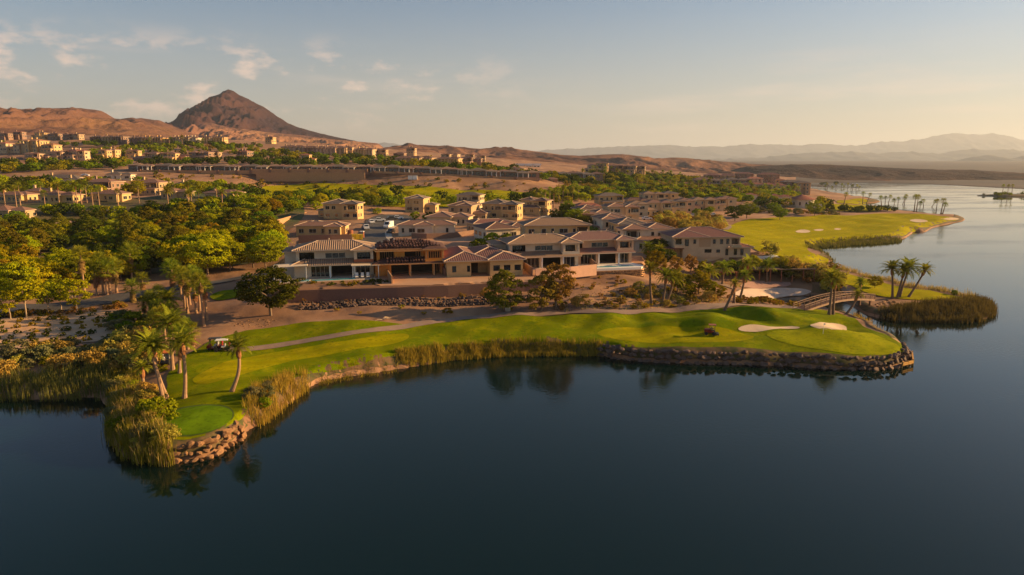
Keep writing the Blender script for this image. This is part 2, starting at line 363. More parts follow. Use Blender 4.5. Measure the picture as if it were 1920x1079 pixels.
def haze():
    me = bpy.data.meshes.new('haze'); bm = bmesh.new(); bmesh.ops.create_cube(bm, size=1); bm.to_mesh(me); bm.free()
    m = bpy.data.materials.new('air'); m.use_nodes = True; t = m.node_tree; t.nodes.clear()
    v = N(t, 'ShaderNodeVolumePrincipled'); v.inputs['Color'].default_value = (0.72,0.83,1.0,1); v.inputs['Density'].default_value = HAZE; v.inputs['Anisotropy'].default_value = 0.25
    o = N(t, 'ShaderNodeOutputMaterial'); t.links.new(v.outputs[0], o.inputs['Volume'])
    ob = link('haze', me, m=m); ob['kind'] = 'stuff'
    ob.scale = (110000, 110000, 1000); ob.location = (0, 0, 1000/2-6)
haze()

# ------------------------------------------------------------------ hills and mountains
def hill(name, sil, d, front, back, m, rough=0.16, gul=0.0025, seed=1, basez=None, res=(420,110), dvar=0.0, power=1.15, erode=0.35, zmin=0, jag=0.8):
    sil = np.array(sil, float)
    u = np.linspace(sil[0,0], sil[-1,0], res[0]); v = np.interp(u, sil[:,0], sil[:,1])
    k = np.ones(3)/3; v[1:-1] = np.convolve(v, k, 'valid'); v = v - jag*ridged(u/38.0, u*0+seed, seed+77, 4)
    dist = d*(1+dvar*fbm(u/260.0, u*0, seed+50, 2))
    x = (u-CU)/F; 
    P = np.array([at_d(a, b, c) for a, b, c in zip(u, v, dist)])
    rx, ry, rz = P[:,0], P[:,1], P[:,2]
    T = np.concatenate([np.linspace(-1, 0, res[1]*2//3), np.linspace(0, 1, res[1]//3)[1:]])
    X = np.empty((len(T), len(u))); Y = X.copy(); Z = X.copy()
    g0 = H(rx*0.999, ry*0.999) if basez is None else np.full(len(u), basez)
    for i, t in enumerate(T):
        off = t*(front if t < 0 else back)
        y = ry+off; xx = rx*(y/ry)*0.5+rx*0.5
        base = H(xx, y) if basez is None else g0
        prof = (1-abs(t))**power
        env = (1-prof)*prof*4
        gl = ridged(xx*gul+fbm(xx*gul*.7, y*gul*.7, seed+3, 2)*.6, y*gul*0.35, seed, 4)-0.5
        det = fbm(xx*gul*4, y*gul*4, seed+9, 4)
        hh = np.maximum(rz-base, 1)
        z = base-6 + (hh+6)*(prof + erode*gl*env*0.55 + rough*det*env*0.5)
        z = np.where(abs(t) < 1e-9, rz + hh*rough*0.04*fbm(xx*gul*10, y*gul*3, seed+4, 3), z)
        X[i], Y[i], Z[i] = xx, y, z
    o = link(name, grid_mesh(name, X, Y, Z), m=m); o['kind'] = 'structure'; return o
def hillmat(name, a, b, c, s, s2, bump=1.0, cap=None):
    """three rock colours; the third lies on patches of its own; cap = darker rock layer above some height"""
    m = mat(name, a, b, scale=s, bump=bump*5, bscale=s*6, col3=c, scale3=s2, detail=9, rough=0.95, spec=0.05)
    if cap:
        t = m.node_tree; L = t.links.new; p = t.nodes['Principled BSDF']; src = p.inputs['Base Color'].links[0].from_socket
        g = N(t, 'ShaderNodeNewGeometry'); sp = N(t, 'ShaderNodeSeparateXYZ'); L(g.outputs['Position'], sp.inputs[0])
        n = N(t, 'ShaderNodeTexNoise'); L(g.outputs['Position'], n.inputs['Vector']); n.inputs['Scale'].default_value = 0.008; n.inputs['Detail'].default_value = 8
        ad = N(t, 'ShaderNodeMath', operation='MULTIPLY_ADD'); L(n.outputs[0], ad.inputs[0]); ad.inputs[1].default_value = cap[2]; L(sp.outputs[2], ad.inputs[2])
        r = N(t, 'ShaderNodeMapRange'); L(ad.outputs[0], r.inputs[0]); r.inputs[1].default_value = cap[0]; r.inputs[2].default_value = cap[1]
        x = N(t, 'ShaderNodeMix', data_type='RGBA'); L(r.outputs[0], x.inputs[0]); L(src, x.inputs[6]); x.inputs[7].default_value = (*c, 1); L(x.outputs[2], p.inputs['Base Color'])
    return m
hill('mountain', [(290,262),(308,246),(325,238),(345,226),(360,213),(372,204),(385,190),(398,182),(410,178),(418,173),(428,168),(438,172),(450,180),(462,185),(475,192),(490,199),(505,208),(520,219),(540,232),(560,240),(600,251),(640,260),(680,268),(710,274),(730,283),(760,296)],
     3000, 1100, 900, hillmat('mountain_rock', (0.058,0.027,0.026),(0.092,0.043,0.033),(0.034,0.019,0.023),0.006,0.0022), seed=11, jag=1.0, gul=0.0050, power=1.3, erode=0.5, rough=0.26)
hill('hills', [(-220,214),(-100,208),(0,216),(12,210),(28,207),(45,211),(57,204),(68,209),(85,206),(100,204),(140,203),(165,205),(180,207),(190,209),(200,214),(215,223),(240,226),(262,222),(300,227),(330,240),(350,247),(375,258),(400,268)],
     2000, 900, 500, hillmat('tan_hill_rock', (0.27,0.145,0.065),(0.18,0.09,0.048),(0.15,0.075,0.05),0.009,0.0032,cap=(168,190,110)), seed=23, gul=0.0055, power=1.1, erode=0.7, rough=0.25)
hill('hills', [(-400,170),(-200,185),(-60,205),(0,217),(20,230),(48,246),(75,262),(90,270)],
     1500, 420, 300, hillmat('ochre_hill_rock', (0.46,0.235,0.08),(0.36,0.175,0.065),(0.38,0.20,0.08),0.012,0.005), seed=31, gul=0.006, res=(160,70))
hill('hills', [(250,268),(300,262),(340,252),(365,240),(385,231),(400,232),(430,240),(460,243),(500,249),(560,254),(620,262),(680,267),(710,270),(722,280),(740,292)],
     2350, 700, 300, hillmat('foothill_rock', (0.32,0.17,0.095),(0.24,0.12,0.07),(0.17,0.085,0.06),0.008,0.004), seed=37, gul=0.008, power=1.2, erode=0.8, rough=0.3)
hill('hills', [(700,300),(740,285),(765,274),(778,272),(800,273),(850,276),(900,280),(920,278),(945,277),(975,281),(1000,284),(1050,291),(1080,293),(1110,292),(1150,290),(1180,291),(1215,297),(1240,298),(1262,296),(1285,297),(1310,300),(1350,303),(1400,308),(1460,311),(1520,316),(1600,322),(1650,332)],
     2100, 1000, 500, hillmat('brown_hill_rock', (0.19,0.092,0.058),(0.27,0.145,0.085),(0.085,0.045,0.038),0.007,0.0035), seed=43, gul=0.0046, power=1.0, erode=1.0, rough=0.3, res=(560,120))
hill('hills', [(1380,322),(1400,313),(1450,311),(1485,309),(1530,309),(1560,310),(1600,312),(1640,314),(1700,317),(1740,318),(1760,319),(1820,319),(1860,322),(1900,324),(1960,328),(2100,330),(2400,335)],
     1560, 330, 400, hillmat('shade_darkened_shore_rock', (0.035,0.026,0.027),(0.05,0.035,0.032),(0.085,0.05,0.038),0.02,0.006), seed=51, gul=0.009, power=0.8, erode=0.5, res=(420,80))  # shade of the slope turned from the sun is put into the rock colour
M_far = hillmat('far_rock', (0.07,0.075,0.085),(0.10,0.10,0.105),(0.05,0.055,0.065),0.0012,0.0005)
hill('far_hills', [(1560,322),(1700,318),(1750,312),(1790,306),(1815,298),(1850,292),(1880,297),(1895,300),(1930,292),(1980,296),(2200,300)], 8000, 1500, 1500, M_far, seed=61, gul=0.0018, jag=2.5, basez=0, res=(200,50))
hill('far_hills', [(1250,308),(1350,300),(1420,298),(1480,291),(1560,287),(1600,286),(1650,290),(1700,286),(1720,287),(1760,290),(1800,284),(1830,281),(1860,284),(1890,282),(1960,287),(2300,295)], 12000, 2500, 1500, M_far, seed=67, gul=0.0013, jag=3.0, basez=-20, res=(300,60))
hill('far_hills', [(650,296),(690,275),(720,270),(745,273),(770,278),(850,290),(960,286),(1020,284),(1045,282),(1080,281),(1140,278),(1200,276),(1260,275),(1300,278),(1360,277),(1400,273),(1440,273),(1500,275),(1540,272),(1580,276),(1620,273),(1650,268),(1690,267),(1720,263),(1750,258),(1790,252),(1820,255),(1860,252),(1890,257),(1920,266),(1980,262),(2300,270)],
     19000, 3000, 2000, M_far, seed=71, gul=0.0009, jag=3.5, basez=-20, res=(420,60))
# ------------------------------------------------------------------ ground cover sheets laid a few centimetres over the ground mesh
def gpoly(pts):                                 # pixel outline -> metres on the terrain
    return np.array([G(u, v)[:2] for u, v in pts])
def resample(P, step):
    out = []
    for i in range(len(P)):
        a, b = P[i], P[(i+1) % len(P)]; n = max(1, int(np.linalg.norm(b-a)/step))
        for k in range(n): out.append(a+(b-a)*k/n)
    return np.array(out)
def sheet(name, P, m, dz=0.04, soft=2, kind='structure', wob=0.0, parent=None, sub=2, zoff=None):
    P = np.asarray(P, float)
    if soft: 
        for _ in range(soft):
            Q = np.empty((2*len(P), 2)); n = np.roll(P, -1, 0); Q[0::2] = P*.75+n*.25; Q[1::2] = P*.25+n*.75; P = Q
    dist = np.hypot(P[:,0], P[:,1]).mean(); st = max(0.35, dist*0.006)
    B = resample(P, st)
    if wob:
        B = B + np.stack([perlin(B[:,0]*.8, B[:,1]*.8, 4), perlin(B[:,0]*.8, B[:,1]*.8, 6)], 1)*wob
    x0, y0 = B.min(0); x1, y1 = B.max(0)
    gx, gy = GX[:, ::sub].ravel(), GY[:, ::sub].ravel()
    k = (gx > x0) & (gx < x1) & (gy > y0) & (gy < y1); gx, gy = gx[k], gy[k]
    k = inside(B, gx, gy); gx, gy = gx[k], gy[k]
    if len(gx): 
        k = polydist(B, gx, gy, True) > st*0.35; gx, gy = gx[k], gy[k]
    o = np.array([(x0+x1)/2, (y0+y1)/2])
    vs = [Vector(p-o) for p in B] + [Vector((a-o[0], b-o[1])) for a, b in zip(gx, gy)]
    n = len(B); res = geometry.delaunay_2d_cdt(vs, [], [list(range(n))], 1, 1e-5)
    V = np.array([[v[0]+o[0], v[1]+o[1]] for v in res[0]]); Fc = [f for f in res[2] if len(f) == 3]
    Fc = np.array(Fc); a, b, c = V[Fc[:,0]], V[Fc[:,1]], V[Fc[:,2]]
    cr = (b[:,0]-a[:,0])*(c[:,1]-a[:,1])-(b[:,1]-a[:,1])*(c[:,0]-a[:,0]); Fc[cr < 0] = Fc[cr < 0][:, ::-1]
    z = H(V[:,0], V[:,1]) if zoff is None else np.full(len(V), zoff)
    z = z + dz + 0.0005*np.hypot(V[:,0], V[:,1])*(zoff is None)
    ob = link(name, np_mesh(name, np.column_stack([V, z]), Fc, True), m=m, parent=parent)
    if kind: ob['kind'] = kind
    return ob
def strip_poly(pts, w):                         # pixel centre line and width in metres -> closed outline
    P = chaikin(gpoly(pts), 2); T = np.gradient(P, axis=0); T /= np.linalg.norm(T, axis=1)[:,None]; Nn = np.stack([-T[:,1], T[:,0]], 1)
    ww = np.interp(np.linspace(0, 1, len(P)), np.linspace(0, 1, len(w)), w)[:,None]/2 if isinstance(w, (list, tuple)) else w/2
    return np.vstack([P+Nn*ww, (P-Nn*ww)[::-1]])
def grass_mat(name, a, b, c, stripes=None, bump=0.12):
    m = bpy.data.materials.new(name); m.use_nodes = True; t = m.node_tree; L = t.links.new
    p = t.nodes['Principled BSDF']; p.inputs['Roughness'].default_value = 0.9; p.inputs['Specular IOR Level'].default_value = 0.02
    pass
    co = N(t, 'ShaderNodeNewGeometry').outputs['Position']
    def nz(s, d=5, vec=co):
        n = N(t, 'ShaderNodeTexNoise'); L(vec, n.inputs['Vector']); n.inputs['Scale'].default_value = s; n.inputs['Detail'].default_value = d; n.inputs['Roughness'].default_value = 0.65; return n.outputs[0]
    def rp(x, lo, hi):
        r = N(t, 'ShaderNodeMapRange'); L(x, r.inputs[0]); r.inputs[1].default_value = lo; r.inputs[2].default_value = hi; return r.outputs[0]
    def mx(x, y, f):
        n = N(t, 'ShaderNodeMix', data_type='RGBA')
        for s, q in ((6, x), (7, y)):
            if isinstance(q, tuple): n.inputs[s].default_value = (*q, 1)
            else: L(q, n.inputs[s])
        L(f, n.inputs[0]); return n.outputs[2]
    cur = mx(a, b, rp(nz(0.11, 6), 0.38, 0.62)); cur = mx(cur, c, rp(nz(0.35, 9), 0.46, 0.66)); cur = mx(cur, tuple(q*.55 for q in a), rp(nz(1.6, 9), 0.50, 0.70))
    if stripes:
        mp = N(t, 'ShaderNodeMapping'); L(co, mp.inputs[0]); mp.inputs['Rotation'].default_value = (0, 0, stripes[1])
        w = N(t, 'ShaderNodeTexWave'); L(mp.outputs[0], w.inputs[0]); w.inputs['Scale'].default_value = stripes[0]; w.inputs['Distortion'].default_value = 1.2; w.inputs['Detail Scale'].default_value = 0.3
        cur = mx(cur, tuple(q*stripes[2] for q in a), rp(w.outputs[1], 0.35, 1.2))
    L(cur, p.inputs['Base Color'])
    bp = N(t, 'ShaderNodeBump'); bp.inputs['Strength'].default_value = 0.6; bp.inputs['Distance'].default_value = bump; L(nz(9, 4), bp.inputs['Height']); L(bp.outputs[0], p.inputs['Normal'])
    return m
M_rough = grass_mat('rough_grass', (0.175,0.21,0.001),(0.11,0.165,0.001),(0.25,0.245,0.002), (0.05, 0.5, 0.72))
M_fair = grass_mat('fairway_grass', (0.31,0.285,0.001),(0.23,0.245,0.001),(0.36,0.30,0.002), (0.09, 1.2, 0.74))
M_green = grass_mat('putting_green_grass', (0.26,0.275,0.002),(0.29,0.29,0.003),(0.22,0.25,0.002), None, 0.03)
M_tee = grass_mat('tee_grass', (0.11,0.20,0.004),(0.13,0.22,0.004),(0.085,0.165,0.003), None, 0.03)
M_right = grass_mat('sun_brightened_fairway_grass', (0.35,0.31,0.001),(0.26,0.26,0.001),(0.40,0.32,0.002), (0.04, 0.9, 0.78))  # brighter copy of the fairway grass, low sun put into its colour
M_sand = mat('bunker_sand', (0.62,0.47,0.31), (0.56,0.41,0.27), scale=0.6, bump=0.03, bscale=8)
M_path = mat('cart_path_concrete', (0.30,0.20,0.145), (0.22,0.145,0.105), scale=0.9, bump=0.01, detail=8, col3=(0.26,0.19,0.145), scale3=0.12)
M_asph = mat('asphalt', (0.055,0.052,0.05), (0.075,0.07,0.066), scale=1.5, detail=8, col3=(0.10,0.092,0.085), scale3=0.08)
M_conc = mat('pale_concrete', (0.46,0.40,0.33), (0.38,0.33,0.27), scale=0.8, detail=8)
M_pale = mat('pale_desert_gravel', (0.58,0.36,0.19), (0.50,0.29,0.15), scale=0.7, bump=0.1, bscale=4, detail=9, col3=(0.50,0.35,0.23), scale3=0.15)
M_lot = mat('graded_lot_dirt', (0.42,0.225,0.125), (0.36,0.185,0.10), scale=0.25, bump=0.12, bscale=3, detail=9, col3=(0.47,0.28,0.165), scale3=0.07)
M_dark = mat('mottled_dark_brown', (0.16,0.095,0.06), (0.11,0.07,0.045), scale=0.6, bump=0.15, bscale=3, detail=8)  # mottled dark brown, worn by the pavilion roof

def bank(i0, i1, a, b, m, name='bank'):
    q0 = np.argmin(np.hypot(*(shore-np.array(at_z(*i0, 0))).T)); q1 = np.argmin(np.hypot(*(shore-np.array(at_z(*i1, 0))).T)); P = shore[q0:q1+1]
    T = np.gradient(P, axis=0); T /= np.linalg.norm(T, axis=1)[:,None]; Nn = np.stack([-T[:,1], T[:,0]], 1)
    sheet(name, np.vstack([P+Nn*a, (P+Nn*b)[::-1]]), m, 0.03, 0)
M_bank = mat('bank_soil', (0.10,0.075,0.03), (0.055,0.065,0.015), scale=1.2, bump=.12, bscale=4, detail=8, col3=(0.17,0.095,0.045), scale3=.5)
bank((325,866), (470,803), .1, 3.6, M_bank); bank((470,803), (1700,684), .2, 3.4, M_bank); bank((1694,449), (1790,405), .3, 5.0, M_bank); bank((1526,499), (1694,449), .3, 3.5, M_bank); bank((1740,402), (1493,346), .3, 6.0, M_bank); bank((1520,555), (1655,598), .3, 2.6, M_bank); bank((1700,655), (1580,592), .2, 2.6, M_bank); bank((1660,599), (1835,560), .2, 3.0, M_bank)
sheet('fairway', gpoly([(297,806),(312,824),(350,828),(395,819),(438,796),(460,780),(466,762),(480,744),(520,724),(560,706),(600,697),(680,684),(740,668),(800,656),(900,645),(1000,642),(1080,645),(1125,651),(1200,655),(1300,653),(1400,653),(1500,661),(1600,671),(1660,673),(1692,668),(1702,657),(1688,645),(1650,625),(1605,601),(1575,588),(1540,581),(1500,580),(1440,577),(1390,576),(1330,581),(1280,585),(1200,590),(1100,592),(1000,593),(930,594),(880,597),(830,605),(780,612),(740,607),(690,602),(640,601),(560,606),(480,618),(430,629),(395,640),(372,655),(345,668),(330,690),(310,705),(316,730),(300,748),(306,770),(296,790)]), M_rough, 0.05)
sheet('tee_fringe', gpoly([(299,800),(303,784),(327,769),(365,761.5),(403,760),(433,765),(441,779),(432,797),(403,812),(365,820),(327,821),(306,814)]), mat('fringe_grass', (0.045,0.085,0.004), (0.06,0.10,0.005), scale=2), 0.075)
sheet('tee', gpoly([(302,799),(306,785),(329,771.5),(365,764),(402,762.5),(430,767.5),(438,779),(429,796),(402,810),(365,817.5),(329,818.5),(309,812)]), M_tee, 0.10)
sheet('tee', gpoly([(358,716),(368,706),(400,690),(450,674),(520,660),(600,648),(680,637),(745,627),(768,628),(765,640),(720,650),(640,662),(560,675),(490,692),(440,708),(405,719),(375,723)]), M_fair, 0.08)
sheet('fairway', gpoly([(1115,628),(1130,619),(1180,614),(1250,612),(1330,612),(1380,622),(1420,632),(1400,641),(1320,645),(1220,645),(1150,638)]), M_fair, 0.08)
sheet('putting_green', gpoly([(1432,630),(1450,622),(1500,618),(1560,619),(1610,624),(1650,634),(1680,646),(1690,657),(1680,666),(1640,668),(1580,665),(1520,655),(1460,643)]), M_green, 0.10)
sheet('fairway', gpoly([(1352,438),(1365,424),(1400,412),(1450,408),(1520,408),(1600,405),(1640,401),(1700,401),(1740,404),(1795,410),(1798,414),(1760,420),(1735,428),(1705,434),(1700,442),(1688,446),(1600,452),(1540,456),(1512,464),(1516,475),(1545,484),(1558,489),(1530,493),(1520,501),(1545,507),(1590,513),(1640,526),(1700,542),(1770,552),(1820,562),(1760,564),(1700,563),(1640,556),(1610,545),(1570,528),(1530,516),(1495,508),(1472,494),(1440,478),(1410,468),(1388,455),(1365,447)]), M_right, 0.05)
sheet('fairway', gpoly([(1540,382),(1600,385),(1650,388),(1680,394),(1655,398),(1600,398),(1548,395)]), M_right, 0.05)
sheet('fairway', gpoly([(1566,376),(1600,373),(1625,375),(1630,379),(1600,384),(1570,382)]), M_right, 0.05)
sheet('fairway', gpoly([(485,350),(540,346),(620,345),(700,348),(760,350),(830,354),(900,357),(960,360),(1010,363),(1080,366),(1080,372),(1000,378),(960,384),(900,388),(800,390),(700,386),(620,378),(540,370),(490,362)]), M_right, 0.08)
sheet('lawn', gpoly([(-60,344),(0,341),(40,342),(75,346),(72,356),(40,360),(-60,360)]), M_rough, 0.08)
sheet('lawn', gpoly([(60,492),(100,478),(160,470),(220,470),(240,482),(180,496),(110,508)]), M_rough, 0.06)
sheet('lawn', gpoly([(390,556),(420,545),(470,540),(470,552),(440,560),(400,566)]), M_rough, 0.06)
for pts in ([(1383,618),(1392,613),(1410,610),(1430,612),(1445,615),(1480,613),(1500,615),(1498,618),(1470,618),(1445,620),(1425,624),(1400,624),(1387,622)],
            [(1516,612),(1530,608),(1555,607),(1580,610),(1589,616),(1585,621),(1555,621),(1530,618)],
            [(1490,436),(1497,432),(1512,432),(1521,435),(1515,438),(1498,438)], [(1524,433),(1530,431),(1542,431),(1545,433),(1535,435)], [(1562,431),(1570,429),(1579,431),(1570,433)],
            [(1704,415),(1712,412),(1730,413),(1742,416),(1730,419),(1714,418)], [(1760,412),(1775,409),(1795,410),(1800,413),(1780,414)]):
    sheet('bunker', gpoly(pts), M_sand, 0.12, 1)
sheet('sand_beach', gpoly([(1368,552),(1385,545),(1410,541),(1450,540),(1500,541),(1525,547),(1512,553),(1470,556),(1450,561),(1440,563),(1410,560),(1385,556)]), mat('beach_sand', (0.66,0.50,0.38),(0.58,0.43,0.33), scale=0.5, bump=0.05, bscale=5), 0.06)
sheet('plaza', gpoly([(1385,538),(1395,531),(1430,527),(1480,529),(1485,537),(1440,540),(1400,541)]), mat('pink_pavers', (0.42,0.25,0.20),(0.36,0.21,0.17), scale=2.5, detail=6), 0.08, 1)
sheet('cart_path', strip_poly([(392,655),(440,658),(500,653),(560,643),(640,630),(700,621),(770,612),(820,604),(870,597),(940,592),(1050,589),(1150,587),(1250,583),(1330,578),(1400,574),(1450,576),(1502,579)], [1.8,1.8,2.0,2.3,2.8]), M_path, 0.12, 0)
sheet('cart_path', strip_poly([(1385,545),(1340,530),(1322,520),(1310,512)], 2.5), M_path, 0.08, 0)
sheet('cart_path', strip_poly([(1360,432),(1368,427),(1362,421),(1340,415),(1310,412)], 2.5), M_path, 0.12, 0)
sheet('cart_path', strip_poly([(1592,550),(1570,533),(1540,520),(1505,510)], 2.2), M_path, 0.12, 0)
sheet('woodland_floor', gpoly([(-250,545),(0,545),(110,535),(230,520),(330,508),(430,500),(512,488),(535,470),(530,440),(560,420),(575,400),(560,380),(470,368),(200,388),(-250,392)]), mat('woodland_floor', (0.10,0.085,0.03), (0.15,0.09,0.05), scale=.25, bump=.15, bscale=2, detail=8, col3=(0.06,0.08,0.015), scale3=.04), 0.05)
sheet('road', strip_poly([(-350,620),(-150,604),(0,585),(100,577),(180,567),(240,556),(300,546),(380,533),(470,520),(520,512)], 7.5), M_asph, 0.08, 0)
sheet('road', gpoly([(668,468),(672,440),(682,425),(692,409),(720,403),(755,403),(780,408),(765,420),(735,428),(727,440),(736,452),(752,464),(740,472),(700,475)]), M_asph, 0.08, 1)
sheet('sidewalk', strip_poly([(752,466),(738,455),(727,443),(730,432),(742,424)], 2.2), M_conc, 0.12, 0)
sheet('road', strip_poly([(990,424),(1020,414),(1062,402),(1100,392)], 9), M_asph, 0.08, 0)
sheet('sidewalk', strip_poly([(1000,413),(1030,406),(1066,397)], 1.8), M_conc, 0.12, 0)
sheet('gravel_bed', gpoly([(-300,640),(-150,615),(0,600),(100,590),(200,580),(238,585),(250,600),(240,625),(200,640),(120,648),(50,658),(-50,668),(-300,690)]), M_pale, 0.06)
sheet('dirt_lot', gpoly([(560,462),(560,450),(600,445),(670,447),(672,466),(640,470)]), M_lot, 0.07, 1)
sheet('dirt_lot', gpoly([(760,466),(760,448),(800,440),(880,440),(960,446),(960,456),(900,464),(840,470)]), M_lot, 0.07, 1)
sheet('dirt_lot', gpoly([(706,545),(700,524),(712,516),(830,512),(980,508),(1055,505),(1068,527),(1010,527.5),(900,532),(820,536),(760,538)]), M_lot, 0.05, 1)
sheet('dirt_lot', gpoly([(690,400),(740,396),(765,402),(720,404)]), M_lot, 0.07, 1)

# ------------------------------------------------------------------ shared mesh builder
class MB:
    """collects boxes, tubes and polygons of one mesh object"""
    def __init__(s): s.v = []; s.f = []; s.mi = []
    def add(s, V, Fc, mi=0):
        n = len(s.v); s.v.extend([tuple(p) for p in V]); s.f.extend([tuple(i+n for i in f) for f in Fc]); s.mi.extend([mi]*len(Fc))
    def box(s, x0, y0, z0, x1, y1, z1, mi=0):
        s.add([(x0,y0,z0),(x1,y0,z0),(x1,y1,z0),(x0,y1,z0),(x0,y0,z1),(x1,y0,z1),(x1,y1,z1),(x0,y1,z1)],
              [(3,2,1,0),(4,5,6,7),(0,1,5,4),(1,2,6,5),(2,3,7,6),(3,0,4,7)], mi)
    def tube(s, P, rad, n=6, mi=0, cap=True):
        P = [Vector(p) for p in P]; rad = rad if isinstance(rad, (list, tuple)) else [rad]*len(P); V = []; Fc = []
        for i, p in enumerate(P):
            t = (P[min(i+1, len(P)-1)]-P[max(i-1, 0)]).normalized(); a = t.orthogonal() if i == 0 else a-t*a.dot(t)
            a.normalize(); b = t.cross(a)
            for k in range(n):
                q = 2*math.pi*k/n; V.append(p+(a*math.cos(q)+b*math.sin(q))*rad[i])
        for i in range(len(P)-1):
            for k in range(n): Fc.append((i*n+k, i*n+(k+1) % n, (i+1)*n+(k+1) % n, (i+1)*n+k))
        if cap: Fc.append(tuple(range(n))[::-1]); Fc.append(tuple((len(P)-1)*n+k for k in range(n)))
        s.add(V, Fc, mi)
    def bar(s, a, b, w, h=None, mi=0):            # square bar between two points
        a, b = Vector(a), Vector(b); h = h or w; t = (b-a).normalized(); up = Vector((0,0,1)) if abs(t.z) < .9 else Vector((1,0,0))
        r = t.cross(up).normalized()*w/2; q = r.cross(t).normalized()*h/2
        V = [a-r-q, a+r-q, a+r+q, a-r+q, b-r-q, b+r-q, b+r+q, b-r+q]
        s.add(V, [(0,1,2,3),(7,6,5,4),(4,5,1,0),(5,6,2,1),(6,7,3,2),(7,4,0,3)], mi)
    def mesh(s, name, sm=False):
        me = bpy.data.meshes.new(name); me.from_pydata([tuple(p) for p in s.v], [], s.f)
        if any(s.mi): me.polygons.foreach_set('material_index', s.mi)
        if sm: me.polygons.foreach_set('use_smooth', [True]*len(me.polygons))
        me.update(); return me
    def build(s, name, m, parent=None, loc=None, sm=False): return link(name, s.mesh(name, sm), parent, m, loc)

# ------------------------------------------------------------------ plants
rng = np.random.default_rng(7)
def quads(C, size, nrm_bias=None, asp=1.0, r=rng):
    """leaf quads at centres C, random facing"""
    n = len(C); a = r.normal(size=(n,3)); 
    if nrm_bias is not None: a = a*0.55+nrm_bias
    a /= np.linalg.norm(a, axis=1)[:,None]; b = r.normal(size=(n,3)); b -= a*(a*b).sum(1)[:,None]; b /= np.linalg.norm(b, axis=1)[:,None]; c = np.cross(a, b)
    s = (size*r.uniform(.6, 1.3, n))[:,None]
    V = np.stack([C-b*s*asp-c*s*.5, C+b*s*asp*.2-c*s, C+b*s*asp+c*s*.4, C-b*s*asp*.1+c*s], 1).reshape(-1, 3)
    return V, np.arange(n*4).reshape(-1, 4)
def crown(seed, w, h, z0, nclump=70, nleaf=34, leaf=0.26, shape='round', clump=0.16, hollow=0.45):
    """clumps of leaves spread through an uneven crown"""
    r = np.random.default_rng(seed); pts = []; nb = []
    lob = r.normal(size=(7,3)); lob /= np.linalg.norm(lob, axis=1)[:,None]; la = r.uniform(-.38, .48, 7)
    C = []
    while len(C) < nclump:
        d = r.normal(size=3); d /= np.linalg.norm(d); k = 1+sum(la[i]*max(0, d@lob[i])**3 for i in range(7))
        rad = r.uniform(hollow, 1)**0.5*k; p = d*rad
        if shape == 'cone': p[0] *= 1-0.45*(p[2]*.5+.5); p[1] *= 1-0.45*(p[2]*.5+.5)
        if shape == 'umbrella' and p[2] < -0.15: p[2] = -0.15+ (p[2]+.15)*.3
        if shape == 'oval' : p[0] *= .9
        C.append((p, d))
    V = []; 
    for p, d in C:
        c = np.array([p[0]*w/2, p[1]*w/2, z0+h/2+p[2]*h/2]); cr = clump*w*r.uniform(.7, 1.35)
        q = r.normal(size=(nleaf,3)); q /= np.linalg.norm(q, axis=1)[:,None]; q[:,2] = np.where(q[:,2] < -.3, -q[:,2]*.6, q[:,2])
        rr = r.uniform(.45, 1, nleaf)[:,None]**.5
        V.append(c+q*rr*cr*np.array([1, 1, .72])); nb.append(q+d*0.5)
    V = np.vstack(V); nb = np.vstack(nb); nb /= np.linalg.norm(nb, axis=1)[:,None]
    return quads(V, leaf, nb*0.9, r=r)
def trunk(seed, h, r0, nb=5, spread=1.6, top=0.7):
    r = random.Random(seed); m = MB(); z = h*r.uniform(.32, .42)
    m.tube([(0,0,-.3),(r.uniform(-.1,.1), r.uniform(-.1,.1), z*.5),(0.1*r.uniform(-1,1), 0, z)], [r0*1.15, r0*.9, r0*.8], 7)
    for i in range(nb):
        a = 2*math.pi*i/nb+r.uniform(-.4, .4); s = spread*r.uniform(.7, 1.2); zz = h*top*r.uniform(.85, 1.1)
        m.tube([(0,0,z*.9),(math.cos(a)*s*.4, math.sin(a)*s*.4, z+(zz-z)*.5),(math.cos(a)*s, math.sin(a)*s, zz)], [r0*.6, r0*.4, r0*.15], 5)
    return m.mesh('trunk')
M_bark = mat('bark', (0.16,0.11,0.075), (0.23,0.16,0.11), scale=3, bump=0.05, coord='obj')
M_barkp = mat('pale_bark', (0.42,0.32,0.22), (0.33,0.24,0.16), scale=3, bump=0.04, coord='obj')
LEAF = {'green': leafmat('leaves_green', (0.12,0.175,0.006), (0.25,0.28,0.008)),
        'yellow': leafmat('leaves_yellow_green', (0.28,0.31,0.004), (0.45,0.41,0.008), 0.4),
        'dark': leafmat('leaves_dark_green', (0.042,0.058,0.006), (0.095,0.105,0.008), 0.25),
        'olive': leafmat('leaves_olive', (0.23,0.185,0.008), (0.36,0.27,0.010)),
        'rust': leafmat('leaves_rusty_gold', (0.25,0.15,0.025), (0.33,0.20,0.035)),
        'pine': leafmat('needles', (0.095,0.105,0.008), (0.19,0.165,0.010), 0.25),
        'grey': leafmat('leaves_grey_green', (0.15,0.16,0.06), (0.22,0.21,0.08)),
        'gold': leafmat('leaves_straw', (0.33,0.245,0.045), (0.45,0.34,0.06), 0.3),
        'palm': leafmat('palm_fronds', (0.17,0.20,0.012), (0.32,0.32,0.03), 0.4, 0.2),
        'skirt': leafmat('dead_fronds', (0.26,0.15,0.06), (0.36,0.22,0.09), 0.2, 0.15)}
TREES = {}
